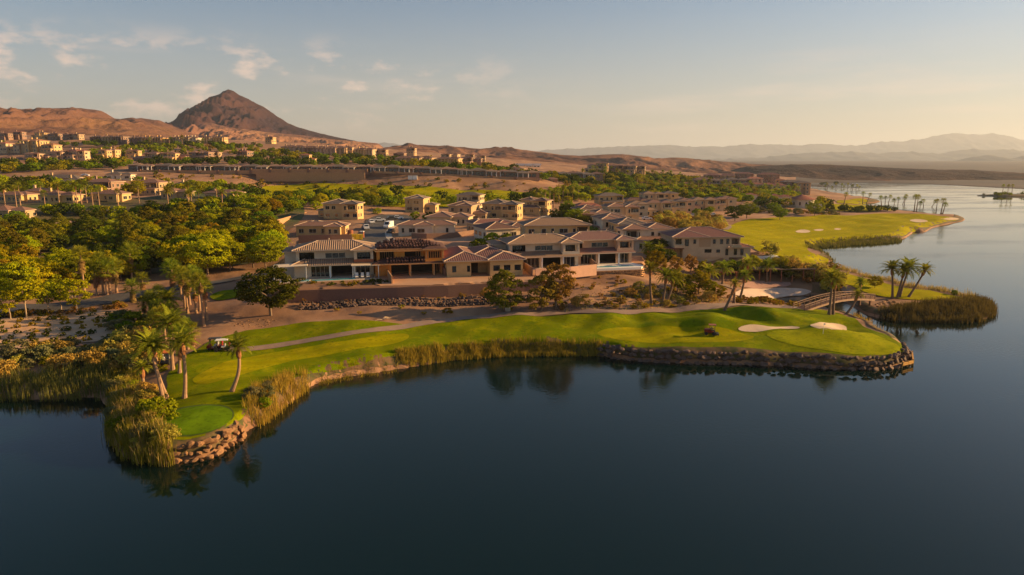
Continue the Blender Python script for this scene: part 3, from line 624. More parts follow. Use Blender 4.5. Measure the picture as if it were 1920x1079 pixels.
def tree_kind(key, name, leafm, w, h, z0, seeds=3, bark=M_bark, r0=.2, **kw):
    L_ = []
    for s in range(seeds):
        V, Fc = crown(hash_(key)+s*13, w, h, z0, **kw)
        cm = np_mesh('crown', V, Fc); cm.materials.append(LEAF[leafm])
        tm = trunk(hash_(key)+s, z0+h, r0, top=(z0+h*.55)/(z0+h), spread=w*.3); tm.materials.append(bark)
        L_.append((cm, tm))
    TREES[key] = (name, L_, z0+h)
def hash_(s): return sum(ord(c)*(i+3) for i, c in enumerate(s))
tree_kind('mesq', 'broadleaf_tree', 'green', 8.4, 5.6, 1.6, 4, nclump=125, nleaf=62, leaf=.15, clump=.105)
tree_kind('yell', 'broadleaf_tree', 'yellow', 8.0, 6.0, 1.4, 4, nclump=120, nleaf=62, leaf=.15, clump=.105)
tree_kind('oliv', 'broadleaf_tree', 'olive', 7.6, 6.2, 1.6, 3, nclump=120, nleaf=62, leaf=.15, clump=.105)
tree_kind('dark', 'broadleaf_tree', 'dark', 8.0, 6.4, 1.4, 3, nclump=125, nleaf=62, leaf=.15, clump=.105)
tree_kind('pine', 'pine_tree', 'pine', 9.6, 8.6, 1.2, 3, nclump=150, nleaf=66, leaf=.145, clump=.095, shape='cone')
tree_kind('rust', 'broadleaf_tree', 'rust', 5.2, 6.0, 1.2, 3, nclump=80, nleaf=44, leaf=.15, clump=.13, shape='oval')
tree_kind('youn', 'young_tree', 'yellow', 4.2, 4.0, 2.0, 3, M_barkp, .10, nclump=46, nleaf=40, leaf=.14, clump=.15)
tree_kind('gold', 'shrub', 'gold', 3.6, 2.4, 0.0, 3, nclump=50, nleaf=40, leaf=.12, clump=.16)
tree_kind('grey', 'shrub', 'grey', 3.4, 2.2, 0.0, 3, nclump=50, nleaf=40, leaf=.12, clump=.16)
tree_kind('bush', 'shrub', 'green', 3.4, 2.4, 0.0, 3, nclump=50, nleaf=40, leaf=.13, clump=.16)
tree_kind('lowd', 'shrub', 'dark', 1.7, 1.0, 0.0, 3, nclump=24, nleaf=34, leaf=.085, clump=.17)
tree_kind('lows', 'shrub', 'olive', 1.6, 1.0, 0.0, 3, nclump=24, nleaf=34, leaf=.085, clump=.17)
tree_kind('lowr', 'shrub', 'rust', 1.5, 1.1, 0.0, 3, nclump=22, nleaf=34, leaf=.085, clump=.17)
tree_kind('tiny', 'shrub', 'lows' and 'olive', 1.0, .7, 0.0, 2, nclump=12, nleaf=22, leaf=.08, clump=.2)
_trnd = random.Random(99)
QUEUE = []
def plant(key, x, y, label, cat, group=None, s=1.0, z=None, name=None, parts=True, sx=None):
    nm, L_, hh = TREES[key]; z = h1(x, y) if z is None else z
    rz = _trnd.uniform(0, 6.28); sc = [s*_trnd.uniform(.9,1.12), s*_trnd.uniform(.9,1.12), s*_trnd.uniform(.9,1.1)]
    if sx: sc[0] *= sx; sc[1] *= sx
    QUEUE.append((key, name or nm, x, y, z, rz, tuple(sc), label, cat, group, _trnd.randrange(len(L_))))
def flush_plants(limit=295):
    """the ones that show largest become things of their own, the small rest one mesh each of trees and scrub"""
    byname = {}
    for q in QUEUE: byname.setdefault(q[1], []).append(q)
    rest = []
    for nm, qs in byname.items():
        def size(q):
            u, v = proj(q[2], q[3], q[4]); return (q[9] is None)*1e6 + (-30 < u < 1950)*q[6][0]*TREES[q[0]][2]/math.hypot(q[2], q[3])*100
        qs.sort(key=size, reverse=True); rest += qs[limit:]; qs = qs[:limit]
        # tell members of a group apart: nearness band and order from the left
        sets = {}
        for q in qs:
            if q[9]: sets.setdefault(q[7], []).append(q)
        newlab = {}
        for lab, ms in sets.items():
            if len(ms) == 1: continue
            ms.sort(key=lambda q: q[3]); nb = max(1, min(4, math.ceil(len(ms)/14))); names = {1:[''],2:['nearer','farther'],3:['nearest','middle','farthest'],4:['nearest','near','far','farthest']}[nb]
            for bi in range(nb):
                part = sorted(ms[bi*len(ms)//nb:(bi+1)*len(ms)//nb], key=lambda q: proj(q[2], q[3], q[4])[0])
                for i, q in enumerate(part):
                    o_ = ordw(i+1)
                    newlab[id(q)] = (names[bi]+' ' if names[bi] else '')+lab+', %s from left' % o_
        for q in qs:
            key, name, x, y, z, rz, sc, label, cat, group, k = q; label = newlab.get(id(q), label); cm, tm = TREES[key][1][k]
            if name == 'shrub' or math.hypot(x, y) > 420:
                o = bpy.data.objects.new(name, cm); COL.objects.link(o); o.location = (x, y, z-.05-(0 if name == 'shrub' else .9*sc[2])); o.rotation_euler = (0,0,rz); o.scale = sc; setp(o, label, cat, group); continue
            o = empty(name, (x, y, z), rz, label, cat, group, sc)
            for kk, me in (('crown', cm), ('trunk', tm)):
                c = bpy.data.objects.new(kk, me); COL.objects.link(c); c.parent = o
    for nm, tst, lab in (('distant_trees', lambda q: q[1] != 'shrub', 'small far trees between the houses and on the hillside'), ('desert_scrub', lambda q: q[1] == 'shrub', 'small scattered desert scrub')):
        mats = {}
        for q in rest:
            if tst(q): mats.setdefault(q[0], []).append(q)
        if not mats: continue
        Vs = []; Fs = []; mi = []; n = 0; ml = []
        for j, (key, qs) in enumerate(mats.items()):
            me = TREES[key][1][0][0]; V0 = np.empty(len(me.vertices)*3, np.float32); me.vertices.foreach_get('co', V0); V0 = V0.reshape(-1, 4, 3); ml.append(me.materials[0])
            r = np.random.default_rng(j)
            for q in qs:
                d = math.hypot(q[2], q[3]); m = 420 if q[1] != 'shrub' else 60; m = min(len(V0), m); pick = r.choice(len(V0), m, replace=False); A = V0[pick]; c = A.mean(1, keepdims=True); gr = math.sqrt(len(V0)/m)*.8; A = c+(A-c)*gr
                A = A.reshape(-1, 3)*np.array(q[6]); co, si = math.cos(q[5]), math.sin(q[5]); A = np.column_stack([A[:,0]*co-A[:,1]*si+q[2], A[:,0]*si+A[:,1]*co+q[3], A[:,2]+q[4]-(0 if q[1] == 'shrub' else .9*q[6][2])])
                Vs.append(A); mi.append(np.full(m, j)); n += m
        V = np.vstack(Vs); me = np_mesh(nm, V, np.arange(len(V)).reshape(-1, 4)); me.polygons.foreach_set('material_index', np.concatenate(mi).astype(np.int32))
        for m_ in ml: me.materials.append(m_)
        o = link(nm, me); o['kind'] = 'stuff'; o['label'] = lab
def ordw(i):
    w = ['','first','second','third','fourth','fifth','sixth','seventh','eighth','ninth','tenth','eleventh','twelfth','thirteenth','fourteenth','fifteenth','sixteenth','seventeenth','eighteenth','nineteenth','twentieth']
    return w[i] if i < len(w) else '%dth' % i

# ---- palms
def frond_date(r, L=3.4, el=0.9, az=0.0, droop=1.0, nl=15, leaf=.46):
    V = []; Fc = []; P = []; n = 8; p = np.array([0.,0.,0.]); a = el
    for i in range(n+1):
        P.append(p.copy()); p = p+np.array([math.cos(a), 0, math.sin(a)])*L/n; a -= droop*1.5/n*(0.5+i/n)
    P = np.array(P); t = np.linspace(0.12, 0.99, nl)*n; side = np.array([0, 1, 0])
    for s in (-1, 1):
        for k in t:
            i = min(int(k), n-1); f = k-i; c = P[i]*(1-f)+P[i+1]*f; d = (P[i+1]-P[i]); d /= np.linalg.norm(d); up = np.cross(d, side)*1.0
            q = k/n; ll = leaf*(0.4+1.15*math.sin(math.pi*min(1, q*.9+.12)))*r.uniform(.85, 1.1)
            dirv = side*s*.75+d*.75-up*(-.15)+np.array([0,0,-.25]); dirv /= np.linalg.norm(dirv); w = d*.10
            b = len(V); V += [c-w, c+w, c+dirv*ll*.6+w*.9, c+dirv*ll]; Fc.append((b, b+1, b+2, b+3))
    for i in range(n):
        b = len(V); w = side*.03*(1-i/n*.7); V += [P[i]-w, P[i]+w, P[i+1]+w, P[i+1]-w]; Fc.append((b, b+1, b+2, b+3))
    V = np.array(V); c, s = math.cos(az), math.sin(az)
    return np.column_stack([V[:,0]*c-V[:,1]*s, V[:,0]*s+V[:,1]*c, V[:,2]]), np.array(Fc)
def frond_fan(r, L=1.1, el=0.6, az=0.0, rad=.75, n=11):
    V = [np.array([0,-.025,0]), np.array([0,.025,0]), np.array([L,.02,0]), np.array([L,-.02,0])]; Fc = [(0,1,2,3)]
    for k in range(n):
        a = (k-(n-1)/2)/(n-1)*4.0; b = len(V); ln = rad*(1-.25*abs(a)/2)*r.uniform(.9, 1.1); c = np.array([L,0,0]); w = 2.0/(n-1)*rad*.55
        d = np.array([math.cos(a), math.sin(a), -.12-.1*abs(a)]); e = np.array([-math.sin(a), math.cos(a), 0])
        V += [c, c+d*ln*.6-e*w*.5, c+d*ln+np.array([0,0,-.12*ln]), c+d*ln*.6+e*w*.5]; Fc.append((b, b+1, b+2, b+3))
    V = np.array(V); ce, se = math.cos(el), math.sin(el); V = np.column_stack([V[:,0]*ce-V[:,2]*se, V[:,1], V[:,0]*se+V[:,2]*ce])
    c, s = math.cos(az), math.sin(az); return np.column_stack([V[:,0]*c-V[:,1]*s, V[:,0]*s+V[:,1]*c, V[:,2]]), np.array(Fc)
def join(parts):
    V = []; Fc = []; n = 0
    for v, f in parts: V.append(v); Fc.append(f+n); n += len(v)
    return np.vstack(V), np.vstack(Fc)
def head_date(seed, n=46, L=3.3):
    r = random.Random(seed); ps = []
    for i in range(n):
        e = 1.5-1.55*(i/n)**0.9+r.uniform(-.12, .12); ps.append(frond_date(r, L*r.uniform(.82, 1.1), e, i*2.4+r.uniform(-.2,.2), r.uniform(.8, 1.25)))
    return join(ps)
def head_fan(seed, n=44, L=1.15, rad=.8):
    r = random.Random(seed); ps = []
    for i in range(n):
        e = 1.35-1.95*(i/n)+r.uniform(-.15, .15); ps.append(frond_fan(r, L*r.uniform(.85, 1.1), e, i*2.4+r.uniform(-.3,.3), rad))
    return join(ps)
def skirt_fan(seed, n=40, L=.8, drop=1.0):
    r = random.Random(seed); ps = []
    for i in range(n):
        v, f = frond_fan(r, L*r.uniform(.6, 1), -1.15+r.uniform(-.25, .25), i*2.4, .6); v = v+np.array([0,0,-r.uniform(0, drop)]); ps.append((v, f))
    return join(ps)
PALM = {}
for k, fn, mn in (('date0', lambda: head_date(1), 'palm'), ('date1', lambda: head_date(2, 40, 3.0), 'palm'), ('datebig', lambda: head_date(5, 52, 4.0), 'palm'), ('datelow', lambda: head_date(6, 30, 2.6), 'palm'),
                  ('fan0', lambda: head_fan(3), 'palm'), ('fan1', lambda: head_fan(4, 38), 'palm'), ('skirt0', lambda: skirt_fan(5), 'skirt'), ('skirt1', lambda: skirt_fan(6, 50, .8, 1.8), 'skirt')):
    V, Fc = fn(); PALM[k] = np_mesh('crown', V, Fc); PALM[k].materials.append(LEAF[mn])
M_ptrunk = mat('palm_trunk', (0.38,0.235,0.14), (0.28,0.17,0.10), scale=6, bump=0.04, coord='obj', aniso=(1,1,4))
M_ptrunk2 = mat('silhouette_shaded_palm_trunk', (0.20,0.13,0.085), (0.14,0.09,0.06), scale=6, bump=0.04, coord='obj', aniso=(1,1,4))  # darker trunk copy, silhouette shade put into its colour
M_pboot = mat('palm_boots', (0.36,0.15,0.06), (0.22,0.10,0.045), scale=5, bump=0.08, coord='obj')
def trunk_pts(h, lean, bend, n=14):
    """lean: horizontal offset of the top; bend: sideways bow of the middle"""
    P = []
    for i in range(n+1):
        t = i/n; P.append((lean[0]*t+bend[0]*math.sin(math.pi*t), lean[1]*t+bend[1]*math.sin(math.pi*t), h*t-0.3*(i == 0)))
    return P
def trunk_mesh(h, lean=(0,0), bend=(0,0), r0=.28, r1=.17, boots=True):
    P = trunk_pts(h, lean, bend, int(h*3)); n = len(P); rad = []
    for i in range(n):
        t = i/(n-1); q = r0*(1+.5*math.exp(-t*14))*(1-t)+r1*t
        rad.append(q*(1.0+0.06*(i % 2)))
    m = MB(); m.tube(P, rad, 9, 0)
    if boots:   # bulge of cut frond bases under the crown
        tp = Vector(P[-1]); dn = (Vector(P[-1])-Vector(P[-4])).normalized()
        m.tube([tp-dn*1.5, tp-dn*1.1, tp-dn*.5, tp+dn*.15], [r1*1.05, r1*2.0, r1*2.2, r1*1.2], 9, 1)
    return m.mesh('trunk')
_PT = {}; PALMS = []
def label_palms():
    sets = {}
    for o in PALMS: sets.setdefault(o['label'], []).append(o)
    for lab, ms in sets.items():
        if len(ms) < 2: continue
        ms.sort(key=lambda o: o.location.y); nb = max(1, math.ceil(len(ms)/16)); names = {1:[''],2:['nearer','farther'],3:['nearest','middle','farthest'],4:['nearest','near','far','farthest']}[min(4, nb)]; nb = len(names)
        for bi in range(nb):
            for i, o in enumerate(sorted(ms[bi*len(ms)//nb:(bi+1)*len(ms)//nb], key=lambda o: proj(*o.location)[0])): o['label'] = (names[bi]+' ' if names[bi] else '')+lab+', '+ordw(i+1)+' from left'
def palm(x, y, h, kind='fan', label='', group=None, lean=(0,0), bend=(0,0), s=1.0, z=None, dark=False, skirt=True, name=None, r0=None):
    z = h1(x, y) if z is None else z; rz = _trnd.uniform(0, 6.28) if lean == (0,0) and bend == (0,0) else 0.0
    o = empty(name or ('date_palm' if kind.startswith('date') else 'fan_palm'), (x, y, z), rz, label, 'palm tree', group); PALMS.append(o)
    key = (round(h*2)/2, lean, bend, kind[:4], dark, r0)
    if key not in _PT:
        me = trunk_mesh(h, lean, bend, r0 or (.24 if kind == 'fan' else .27), .13 if kind == 'fan' else .17, kind != 'fan')
        me.materials.append(M_ptrunk2 if dark else M_ptrunk); me.materials.append(M_pboot); _PT[key] = (me, h)
    me, hh = _PT[key]; t = bpy.data.objects.new('trunk', me); COL.objects.link(t); t.parent = o; t.scale = (1, 1, h/hh)
    hd = kind if kind in PALM else kind+str(_trnd.randrange(2))
    c = bpy.data.objects.new('crown', PALM[hd]); COL.objects.link(c); c.parent = o; c.location = (lean[0], lean[1], h); c.scale = (s*_trnd.uniform(.92,1.1),)*3; c.rotation_euler = (_trnd.uniform(-.12,.12), _trnd.uniform(-.12,.12), _trnd.uniform(0,6.28))
    if kind == 'fan' and skirt:
        k = bpy.data.objects.new('frond_skirt', PALM['skirt%d' % _trnd.randrange(2)]); COL.objects.link(k); k.parent = o; k.location = (lean[0], lean[1], h-.15); k.scale = (s,)*3; k.rotation_euler = (0,0,_trnd.uniform(0,6.28))
    return o

# ---- reeds, grass tufts and other uncountable growth: blades in one mesh
def blades(name, P, hgt, width, m, spread=.25, per=10, seed=3, lean=.3, label=None, gap=-.22):
    r = np.random.default_rng(seed); P = P[perlin(P[:,0]*.55, P[:,1]*.55, seed+40) > gap]; n = len(P)*per; B = np.repeat(P, per, 0); B[:, :2] += r.normal(size=(n,2))*spread; 
    B[:,2] = np.maximum(H(B[:,0], B[:,1]), 0)-.05
    hh = hgt*r.uniform(.55, 1.15, n)*(1+.55*perlin(B[:,0]*.5, B[:,1]*.5, 3)); a = r.uniform(0, 2*math.pi, n); w = width*r.uniform(.7, 1.3, n); l = lean*hh*r.uniform(.1, 1, n); la = r.uniform(0, 2*math.pi, n)
    dx = np.stack([np.cos(a)*w, np.sin(a)*w, np.zeros(n)], 1); tip = np.stack([np.cos(la)*l, np.sin(la)*l, hh], 1); mid = tip*.55; mid[:, :2] *= .6
    V = np.stack([B-dx*.5, B+dx*.5, B+mid+dx*.45, B+tip, B+mid-dx*.45], 1).reshape(-1, 3); i = np.arange(n)[:,None]*5
    me = np_mesh(name, V, np.vstack([i+[0,1,2,4]]), False)
    # tips as triangles: second mesh pass folded into quads
    Fq = np.hstack([i+0, i+1, i+2, i+4]); Ft = np.hstack([i+4, i+2, i+3, i+3])
    V2 = V.reshape(-1, 5, 3); tipq = np.concatenate([V2[:, [4,2]], V2[:, 3:4]+dx[:,None]*.08, V2[:, 3:4]-dx[:,None]*.08], 1).reshape(-1, 3)
    bpy.data.meshes.remove(me)
    Vall = np.vstack([V2[:, [0,1,2,4]].reshape(-1, 3), tipq]); me = np_mesh(name, Vall, np.arange(len(Vall)).reshape(-1, 4)); me.materials.append(m)
    o = link(name, me); o['kind'] = 'stuff'
    if label: o['label'] = label
    return o
def scatter(poly, spacing, seed=1, jitter=.45):
    r = np.random.default_rng(seed); x0, y0 = poly.min(0); x1, y1 = poly.max(0)
    gx, gy = np.meshgrid(np.arange(x0, x1, spacing), np.arange(y0, y1, spacing)); gx = gx.ravel()+r.uniform(-jitter, jitter, gx.size)*spacing; gy = gy.ravel()+r.uniform(-jitter, jitter, gy.size)*spacing
    k = inside(poly, gx, gy); return np.stack([gx[k], gy[k], gx[k]*0], 1)
# ------------------------------------------------------------------ building materials
def rooftile(name, a, b):
    """clay tiles: courses running across the slope and barrels running down it, in the house's own axes"""
    m = bpy.data.materials.new(name); m.use_nodes = True; t = m.node_tree; L = t.links.new; p = t.nodes['Principled BSDF']; p.inputs['Roughness'].default_value = .85; p.inputs['Specular IOR Level'].default_value = .15
    co = N(t, 'ShaderNodeTexCoord').outputs['Object']
    n = N(t, 'ShaderNodeTexNoise'); L(co, n.inputs['Vector']); n.inputs['Scale'].default_value = 2.6; n.inputs['Detail'].default_value = 5; n.inputs['Roughness'].default_value = .8
    r = N(t, 'ShaderNodeMapRange'); L(n.outputs[0], r.inputs[0]); r.inputs[1].default_value = .35; r.inputs[2].default_value = .65
    x = N(t, 'ShaderNodeMix', data_type='RGBA'); x.inputs[6].default_value = (*a, 1); x.inputs[7].default_value = (*b, 1); L(r.outputs[0], x.inputs[0]); L(x.outputs[2], p.inputs['Base Color'])
    br = N(t, 'ShaderNodeTexWave', wave_type='BANDS', bands_direction='Z'); L(co, br.inputs[0]); br.inputs['Scale'].default_value = 2.4; br.inputs['Distortion'].default_value = .3
    bp = N(t, 'ShaderNodeBump'); bp.inputs['Strength'].default_value = .5; bp.inputs['Distance'].default_value = .06; L(br.outputs[1], bp.inputs['Height']); L(bp.outputs[0], p.inputs['Normal'])
    return m
RF = {'brown': rooftile('brown_roof_tiles', (0.18,0.10,0.078), (0.12,0.068,0.056)), 'pink': rooftile('pinkish_roof_tiles', (0.27,0.15,0.11), (0.185,0.105,0.08)),
      'tan': rooftile('tan_roof_tiles', (0.30,0.195,0.125), (0.21,0.135,0.095)), 'grey': rooftile('grey_roof_tiles', (0.17,0.135,0.115), (0.11,0.09,0.08)),
      'red': rooftile('red_roof_tiles', (0.33,0.13,0.085), (0.24,0.095,0.065)), 'mauve': rooftile('mauve_roof_tiles', (0.24,0.135,0.115), (0.165,0.095,0.085)), 'maroon': rooftile('maroon_roof_tiles', (0.22,0.105,0.09), (0.15,0.075,0.068))}
def stucco(n, c): return mat(n, c, tuple(q*.86 for q in c), scale=.5, detail=7, rough=.9, bump=.015, bscale=14, spec=.1)
WM = {'cream': stucco('cream_stucco', (0.58,0.44,0.27)), 'white': stucco('white_stucco', (0.66,0.56,0.42)), 'yellow': stucco('sun_toned_yellow_stucco', (0.60,0.41,0.19)), 'tan': stucco('tan_stucco', (0.46,0.32,0.19)),  # yellow stucco: gold of sunlit sides put into the whole wall colour
      'beige': stucco('beige_stucco', (0.57,0.44,0.28)), 'pink': stucco('pinkish_stucco', (0.55,0.37,0.25)), 'brown': stucco('brown_stucco', (0.30,0.19,0.14)), 'orange': stucco('orange_stucco', (0.62,0.36,0.16))}
M_glass = mat('dark_window_glass', (0.018,0.022,0.026), rough=.08, spec=.8)
M_frame = mat('window_frame', (0.50,0.44,0.35), rough=.6)
M_dfr = mat('dark_frame', (0.06,0.045,0.035), rough=.6)
M_fasc = mat('fascia', (0.55,0.42,0.30), rough=.7)
M_cap = mat('ridge_mortar', (0.56,0.42,0.31), (0.46,0.34,0.26), scale=3)
M_int = mat('interior_shade', (0.035,0.028,0.022), (0.06,0.045,0.035), scale=.8)  # near-black colour paints the shade inside rooms and recesses
M_white = mat('white_paint', (0.76,0.73,0.68), rough=.6)
M_wood = mat('sheathing_board', (0.80,0.28,0.04), (0.66,0.21,0.03), scale=1.2, detail=8, col3=(0.72,0.32,0.07), scale3=.6)
M_stud = mat('pine_studs', (0.60,0.33,0.13), (0.50,0.26,0.10), scale=2)
M_felt = mat('roofing_felt', (0.08,0.04,0.033), (0.11,0.055,0.042), scale=1.5, detail=7)
M_tile = mat('stacked_clay_tiles', (0.075,0.036,0.03), (0.13,0.06,0.045), scale=3, rand=.4)
M_block = mat('brown_block_wall', (0.25,0.145,0.10), (0.21,0.12,0.085), scale=2.5, bump=.03, bscale=9, detail=6)
M_blockl = mat('sun_brightened_tan_block_wall', (0.47,0.27,0.14), (0.40,0.22,0.11), scale=1.2, bump=.02, bscale=9, detail=6)  # raised tan holds the sunlight that walls facing the camera miss
M_pool = mat('pool_water', (0.05,0.33,0.42), (0.08,0.42,0.50), scale=.7, rough=.08, spec=.6)
M_steel = mat('dark_metal', (0.06,0.055,0.05), rough=.5)
M_teak = mat('warm_wood_cladding', (0.34,0.12,0.06), (0.26,0.09,0.045), scale=2, aniso=(1,1,6))
HOUSEZONES = []
_WIN = {}
def window(parent, face, blk, a, zc, w, h, fm=None, far=False):
    """face F/B/L/R of block (x0,y0,x1,y1); a = distance along the face"""
    x0, y0, x1, y1 = blk[:4]; fm = fm or M_frame
    key = (round(w, 1), round(h, 1), fm.name, far)
    if key not in _WIN:
        m = MB(); t = .09
        for b in ((-w/2-t,-.06,-h/2-t,w/2+t,.03,-h/2),(-w/2-t,-.06,h/2,w/2+t,.03,h/2+t),(-w/2-t,-.06,-h/2,-w/2,.03,h/2),(w/2,-.06,-h/2,w/2+t,.03,h/2)): m.box(*b)
        if w > 1.5:
            for k in range(1, int(w/1.3)+1):
                xx = -w/2+w*k/(int(w/1.3)+1); m.box(xx-.04,-.05,-h/2,xx+.04,.02,h/2)
        p = MB(); p.box(-w/2,-.02,-h/2,w/2,.02,h/2)
        fmsh = m.mesh('window'); fmsh.materials.append(fm); pm = p.mesh('pane'); pm.materials.append(M_glass)
        if far:
            m.box(-w/2,-.02,-h/2,w/2,.02,h/2, 1); fmsh = m.mesh('window'); fmsh.materials.append(fm); fmsh.materials.append(M_glass)
        _WIN[key] = (fmsh, pm)
    fmsh, pm = _WIN[key]
    loc, rz = {'F': ((x0+a, y0-.012, zc), 0), 'B': ((x1-a, y1+.012, zc), math.pi), 'R': ((x1+.012, y0+a, zc), math.pi/2), 'L': ((x0-.012, y1-a, zc), -math.pi/2)}[face]
    o = bpy.data.objects.new('window', fmsh); COL.objects.link(o); o.parent = parent; o.location = loc; o.rotation_euler = (0, 0, rz)
    if not far:
        q = bpy.data.objects.new('pane', pm); COL.objects.link(q); q.parent = o
    return o
def hip(mb, x0, y0, x1, y1, z, pitch=.36, ov=.65, th=.22, caps=None):
    x0 -= ov; y0 -= ov; x1 += ov; y1 += ov; w, d = x1-x0, y1-y0; r = min(w, d)/2; hz = z+th+r*pitch
    if w >= d: A, B = (x0+r, (y0+y1)/2, hz), (x1-r, (y0+y1)/2, hz)
    else: A, B = ((x0+x1)/2, y0+r, hz), ((x0+x1)/2, y1-r, hz)
    c = [(x0,y0,z+th),(x1,y0,z+th),(x1,y1,z+th),(x0,y1,z+th)]; b = [(x0,y0,z),(x1,y0,z),(x1,y1,z),(x0,y1,z)]
    V = c+b+[A, B]
    if abs(w-d) < .02: Fs = [(0,1,8),(1,2,8),(2,3,8),(3,0,8)]
    elif w > d: Fs = [(0,1,9,8),(1,2,9),(2,3,8,9),(3,0,8)]
    else: Fs = [(0,1,8),(1,2,9,8),(2,3,9),(3,0,8,9)]
    mb.add(V, Fs, 0); mb.add(c+b, [(0,4,5,1),(1,5,6,2),(2,6,7,3),(3,7,4,0),(7,6,5,4)], 1)
    if caps is not None:
        up = Vector((0,0,.05)); cs = [(c[0],A),(c[3],A),(c[1],B),(c[2],B)] if w >= d else [(c[0],A),(c[1],A),(c[2],B),(c[3],B)]
        for p, q in cs+[(A,B)]:
            if (Vector(p)-Vector(q)).length > .1: caps.bar(Vector(p)+up, Vector(q)+up, .20, .14)
    return hz
def house_zone(o, blocks, extra=3.0):
    c, s = math.cos(o.rotation_euler.z), math.sin(o.rotation_euler.z)
    for b in blocks:
        cx, cy = (b[0]+b[2])/2, (b[1]+b[3])/2; r = max(b[2]-b[0], b[3]-b[1])/2+extra
        HOUSEZONES.append((o.location.x+cx*c-cy*s, o.location.y+cx*s+cy*c, r))
HR = random.Random(17)
def gen_house(u, v, w, d, rz, kind, wm, rm, label, variant=0, mirror=False, group=None, name='house', z=None, chim=0, dist=None, cat='house', wseed=None, balcony=True, cen=True):
    if dist: x, y, z = at_d(u, v, dist)
    elif z is not None: x, y = at_z(u, v, z)
    else: x, y, z = G(u, v)
    d *= .85; rz = R(rz); far = math.hypot(x, y) > 330; wr = random.Random(wseed if wseed is not None else int(u*7+v))
    o = empty(name, (x-math.cos(rz)*w/2, y-math.sin(rz)*w/2, z), rz, label, cat, group)
    hs = {1: 3.2, 2: 6.2, 3: 9.2}
    if kind == 'two':
        bl = [[(0,0,w*.66,d,6.2),(w*.55,-1.5,w,d*.62,6.2),(-w*.22,d*.25,.01,d*.8,3.2)], [(0,0,w*.7,d,6.2),(w*.68,d*.12,w*1.1,d*.75,3.2),(w*.30,-1.6,w*.72,d*.4,6.2)],
              [(0,d*.1,w*.5,d,6.2),(w*.45,0,w,d*.7,6.0),(w*.1,-2.4,w*.8,d*.2,3.1)], [(0,0,w,d,6.2),(w*.12,-2.6,w*.95,1,3.1)]][variant % 4]
    elif kind == 'one':
        bl = [[(0,0,w,d*.62,3.3),(w*.08,d*.35,w*.55,d,3.3),(w*.62,-2,w*.92,d*.3,3.2)], [(0,0,w*.6,d,3.3),(w*.5,d*.15,w,d*.85,3.2)], [(0,0,w,d*.7,3.3),(w*.3,-1.5,w*.62,d*.4,3.3)]][variant % 3]
    elif kind == 'three': bl = [(0,0,w,d,9.2),(w*.1,-1.8,w*.36,d*.5,9.2),(w*.62,-1.8,w*.9,d*.5,9.2)]
    elif kind == 'row': bl = [(0,0,w,d,6.2)]+[(w*(k+.12)/4,-1.4,w*(k+.62)/4,d*.4,6.0) for k in range(4)]
    elif kind == 'mod': bl = [(0,0,w*.6,d,3.3),(w*.55,-1.5,w,d*.8,3.0)]
    if mirror: bl = [(w-b[2], b[1], w-b[0], b[3], b[4]) for b in bl]
    wall = MB(); roof = MB(); caps = MB() if not far else None
    pitch = .27 if kind == 'mod' else (.36 if kind == 'one' and far else .29)
    for i, b in enumerate(bl):
        e = .004*i; wall.box(b[0]+e, b[1]+e, -2.6+e, b[2]-e, b[3]-e, b[4]-.02*i)
    wall.build('wall', WM[wm], o)
    for i, b in enumerate(bl):
        rb = MB(); cp = MB() if not far else None
        hz = hip(rb, b[0], b[1], b[2], b[3], b[4]+.01*i, pitch, .9 if kind == 'mod' else .6, caps=cp)
        ro = rb.build('roof', [RF[rm], M_fasc], o)
        if cp: cp.build('ridge_cap', M_cap, ro)
        if i == 0:
            for k in range(chim):
                ch = MB(); cx = b[0]+(b[2]-b[0])*(.25+.5*k/max(1, chim-.5)); cy = (b[1]+b[3])/2-1
                ch.box(cx-.45, cy-.45, b[4], cx+.45, cy+.45, hz+.9); ch.box(cx-.6, cy-.6, hz+.9, cx+.6, cy+.6, hz+1.1); ch.build('chimney', WM[wm], ro)
    # windows on the faces that are seen, skipping stretches covered by another block
    def covered(f, b, a, zc):
        px, py = {'F': (b[0]+a, b[1]-.3), 'R': (b[2]+.3, b[1]+a), 'L': (b[0]-.3, b[3]-a)}[f]
        return any(c is not b and c[0]-.7 < px < c[2]+.7 and c[1]-.7 < py < c[3]+.7 and zc < c[4]+.4 for c in bl)
    nf = 0
    for b in bl:
        for f in 'FRL':
            ln = (b[2]-b[0]) if f == 'F' else (b[3]-b[1])
            for fl in range(int(round(b[4]/3.1))):
                a = 1.3; zc = 1.6+fl*3.0
                while a < ln-1.2:
                    ww = wr.choice([.8,1.2,1.6,2.4]) if not kind == 'mod' else 2.6; hh = 1.3 if ww > .9 else 1.5
                    if kind == 'mod': hh = 2.1; zc = 1.4
                    if kind in ('three','row'): ww, hh = 1.1, 1.7
                    if a+ww/2 < ln-.5 and not covered(f, b, a+ww*.2, zc) and nf < 46:
                        window(o, f, b, a+ww*.3, zc, ww, hh, M_dfr if kind == 'mod' else None, far); nf += 1
                    a += ww+wr.uniform(1.0, 2.6) if kind != 'mod' else ww+.5
    if kind == 'two' and balcony:      # covered balcony on the projecting block: flat dark panel painting the recess shade, posts and parapet
        b = bl[1] if variant % 4 in (0,2) else bl[0]; bb = MB(); x0 = b[2]-4.2 if not mirror else b[0]+.2; x1 = x0+4
        r_ = MB(); r_.box(x0+.3, b[1]-.03, 3.5, x1-.3, b[1]+.02, 5.7); r_.build('recess_shade_panel', M_int, o)
        bb.box(x0, b[1]-1.3, 3.05, x1, b[1]-.01, 3.2); bb.box(x0, b[1]-1.3, 3.2, x1, b[1]-1.15, 4.1); bb.build('balcony', WM[wm], o)
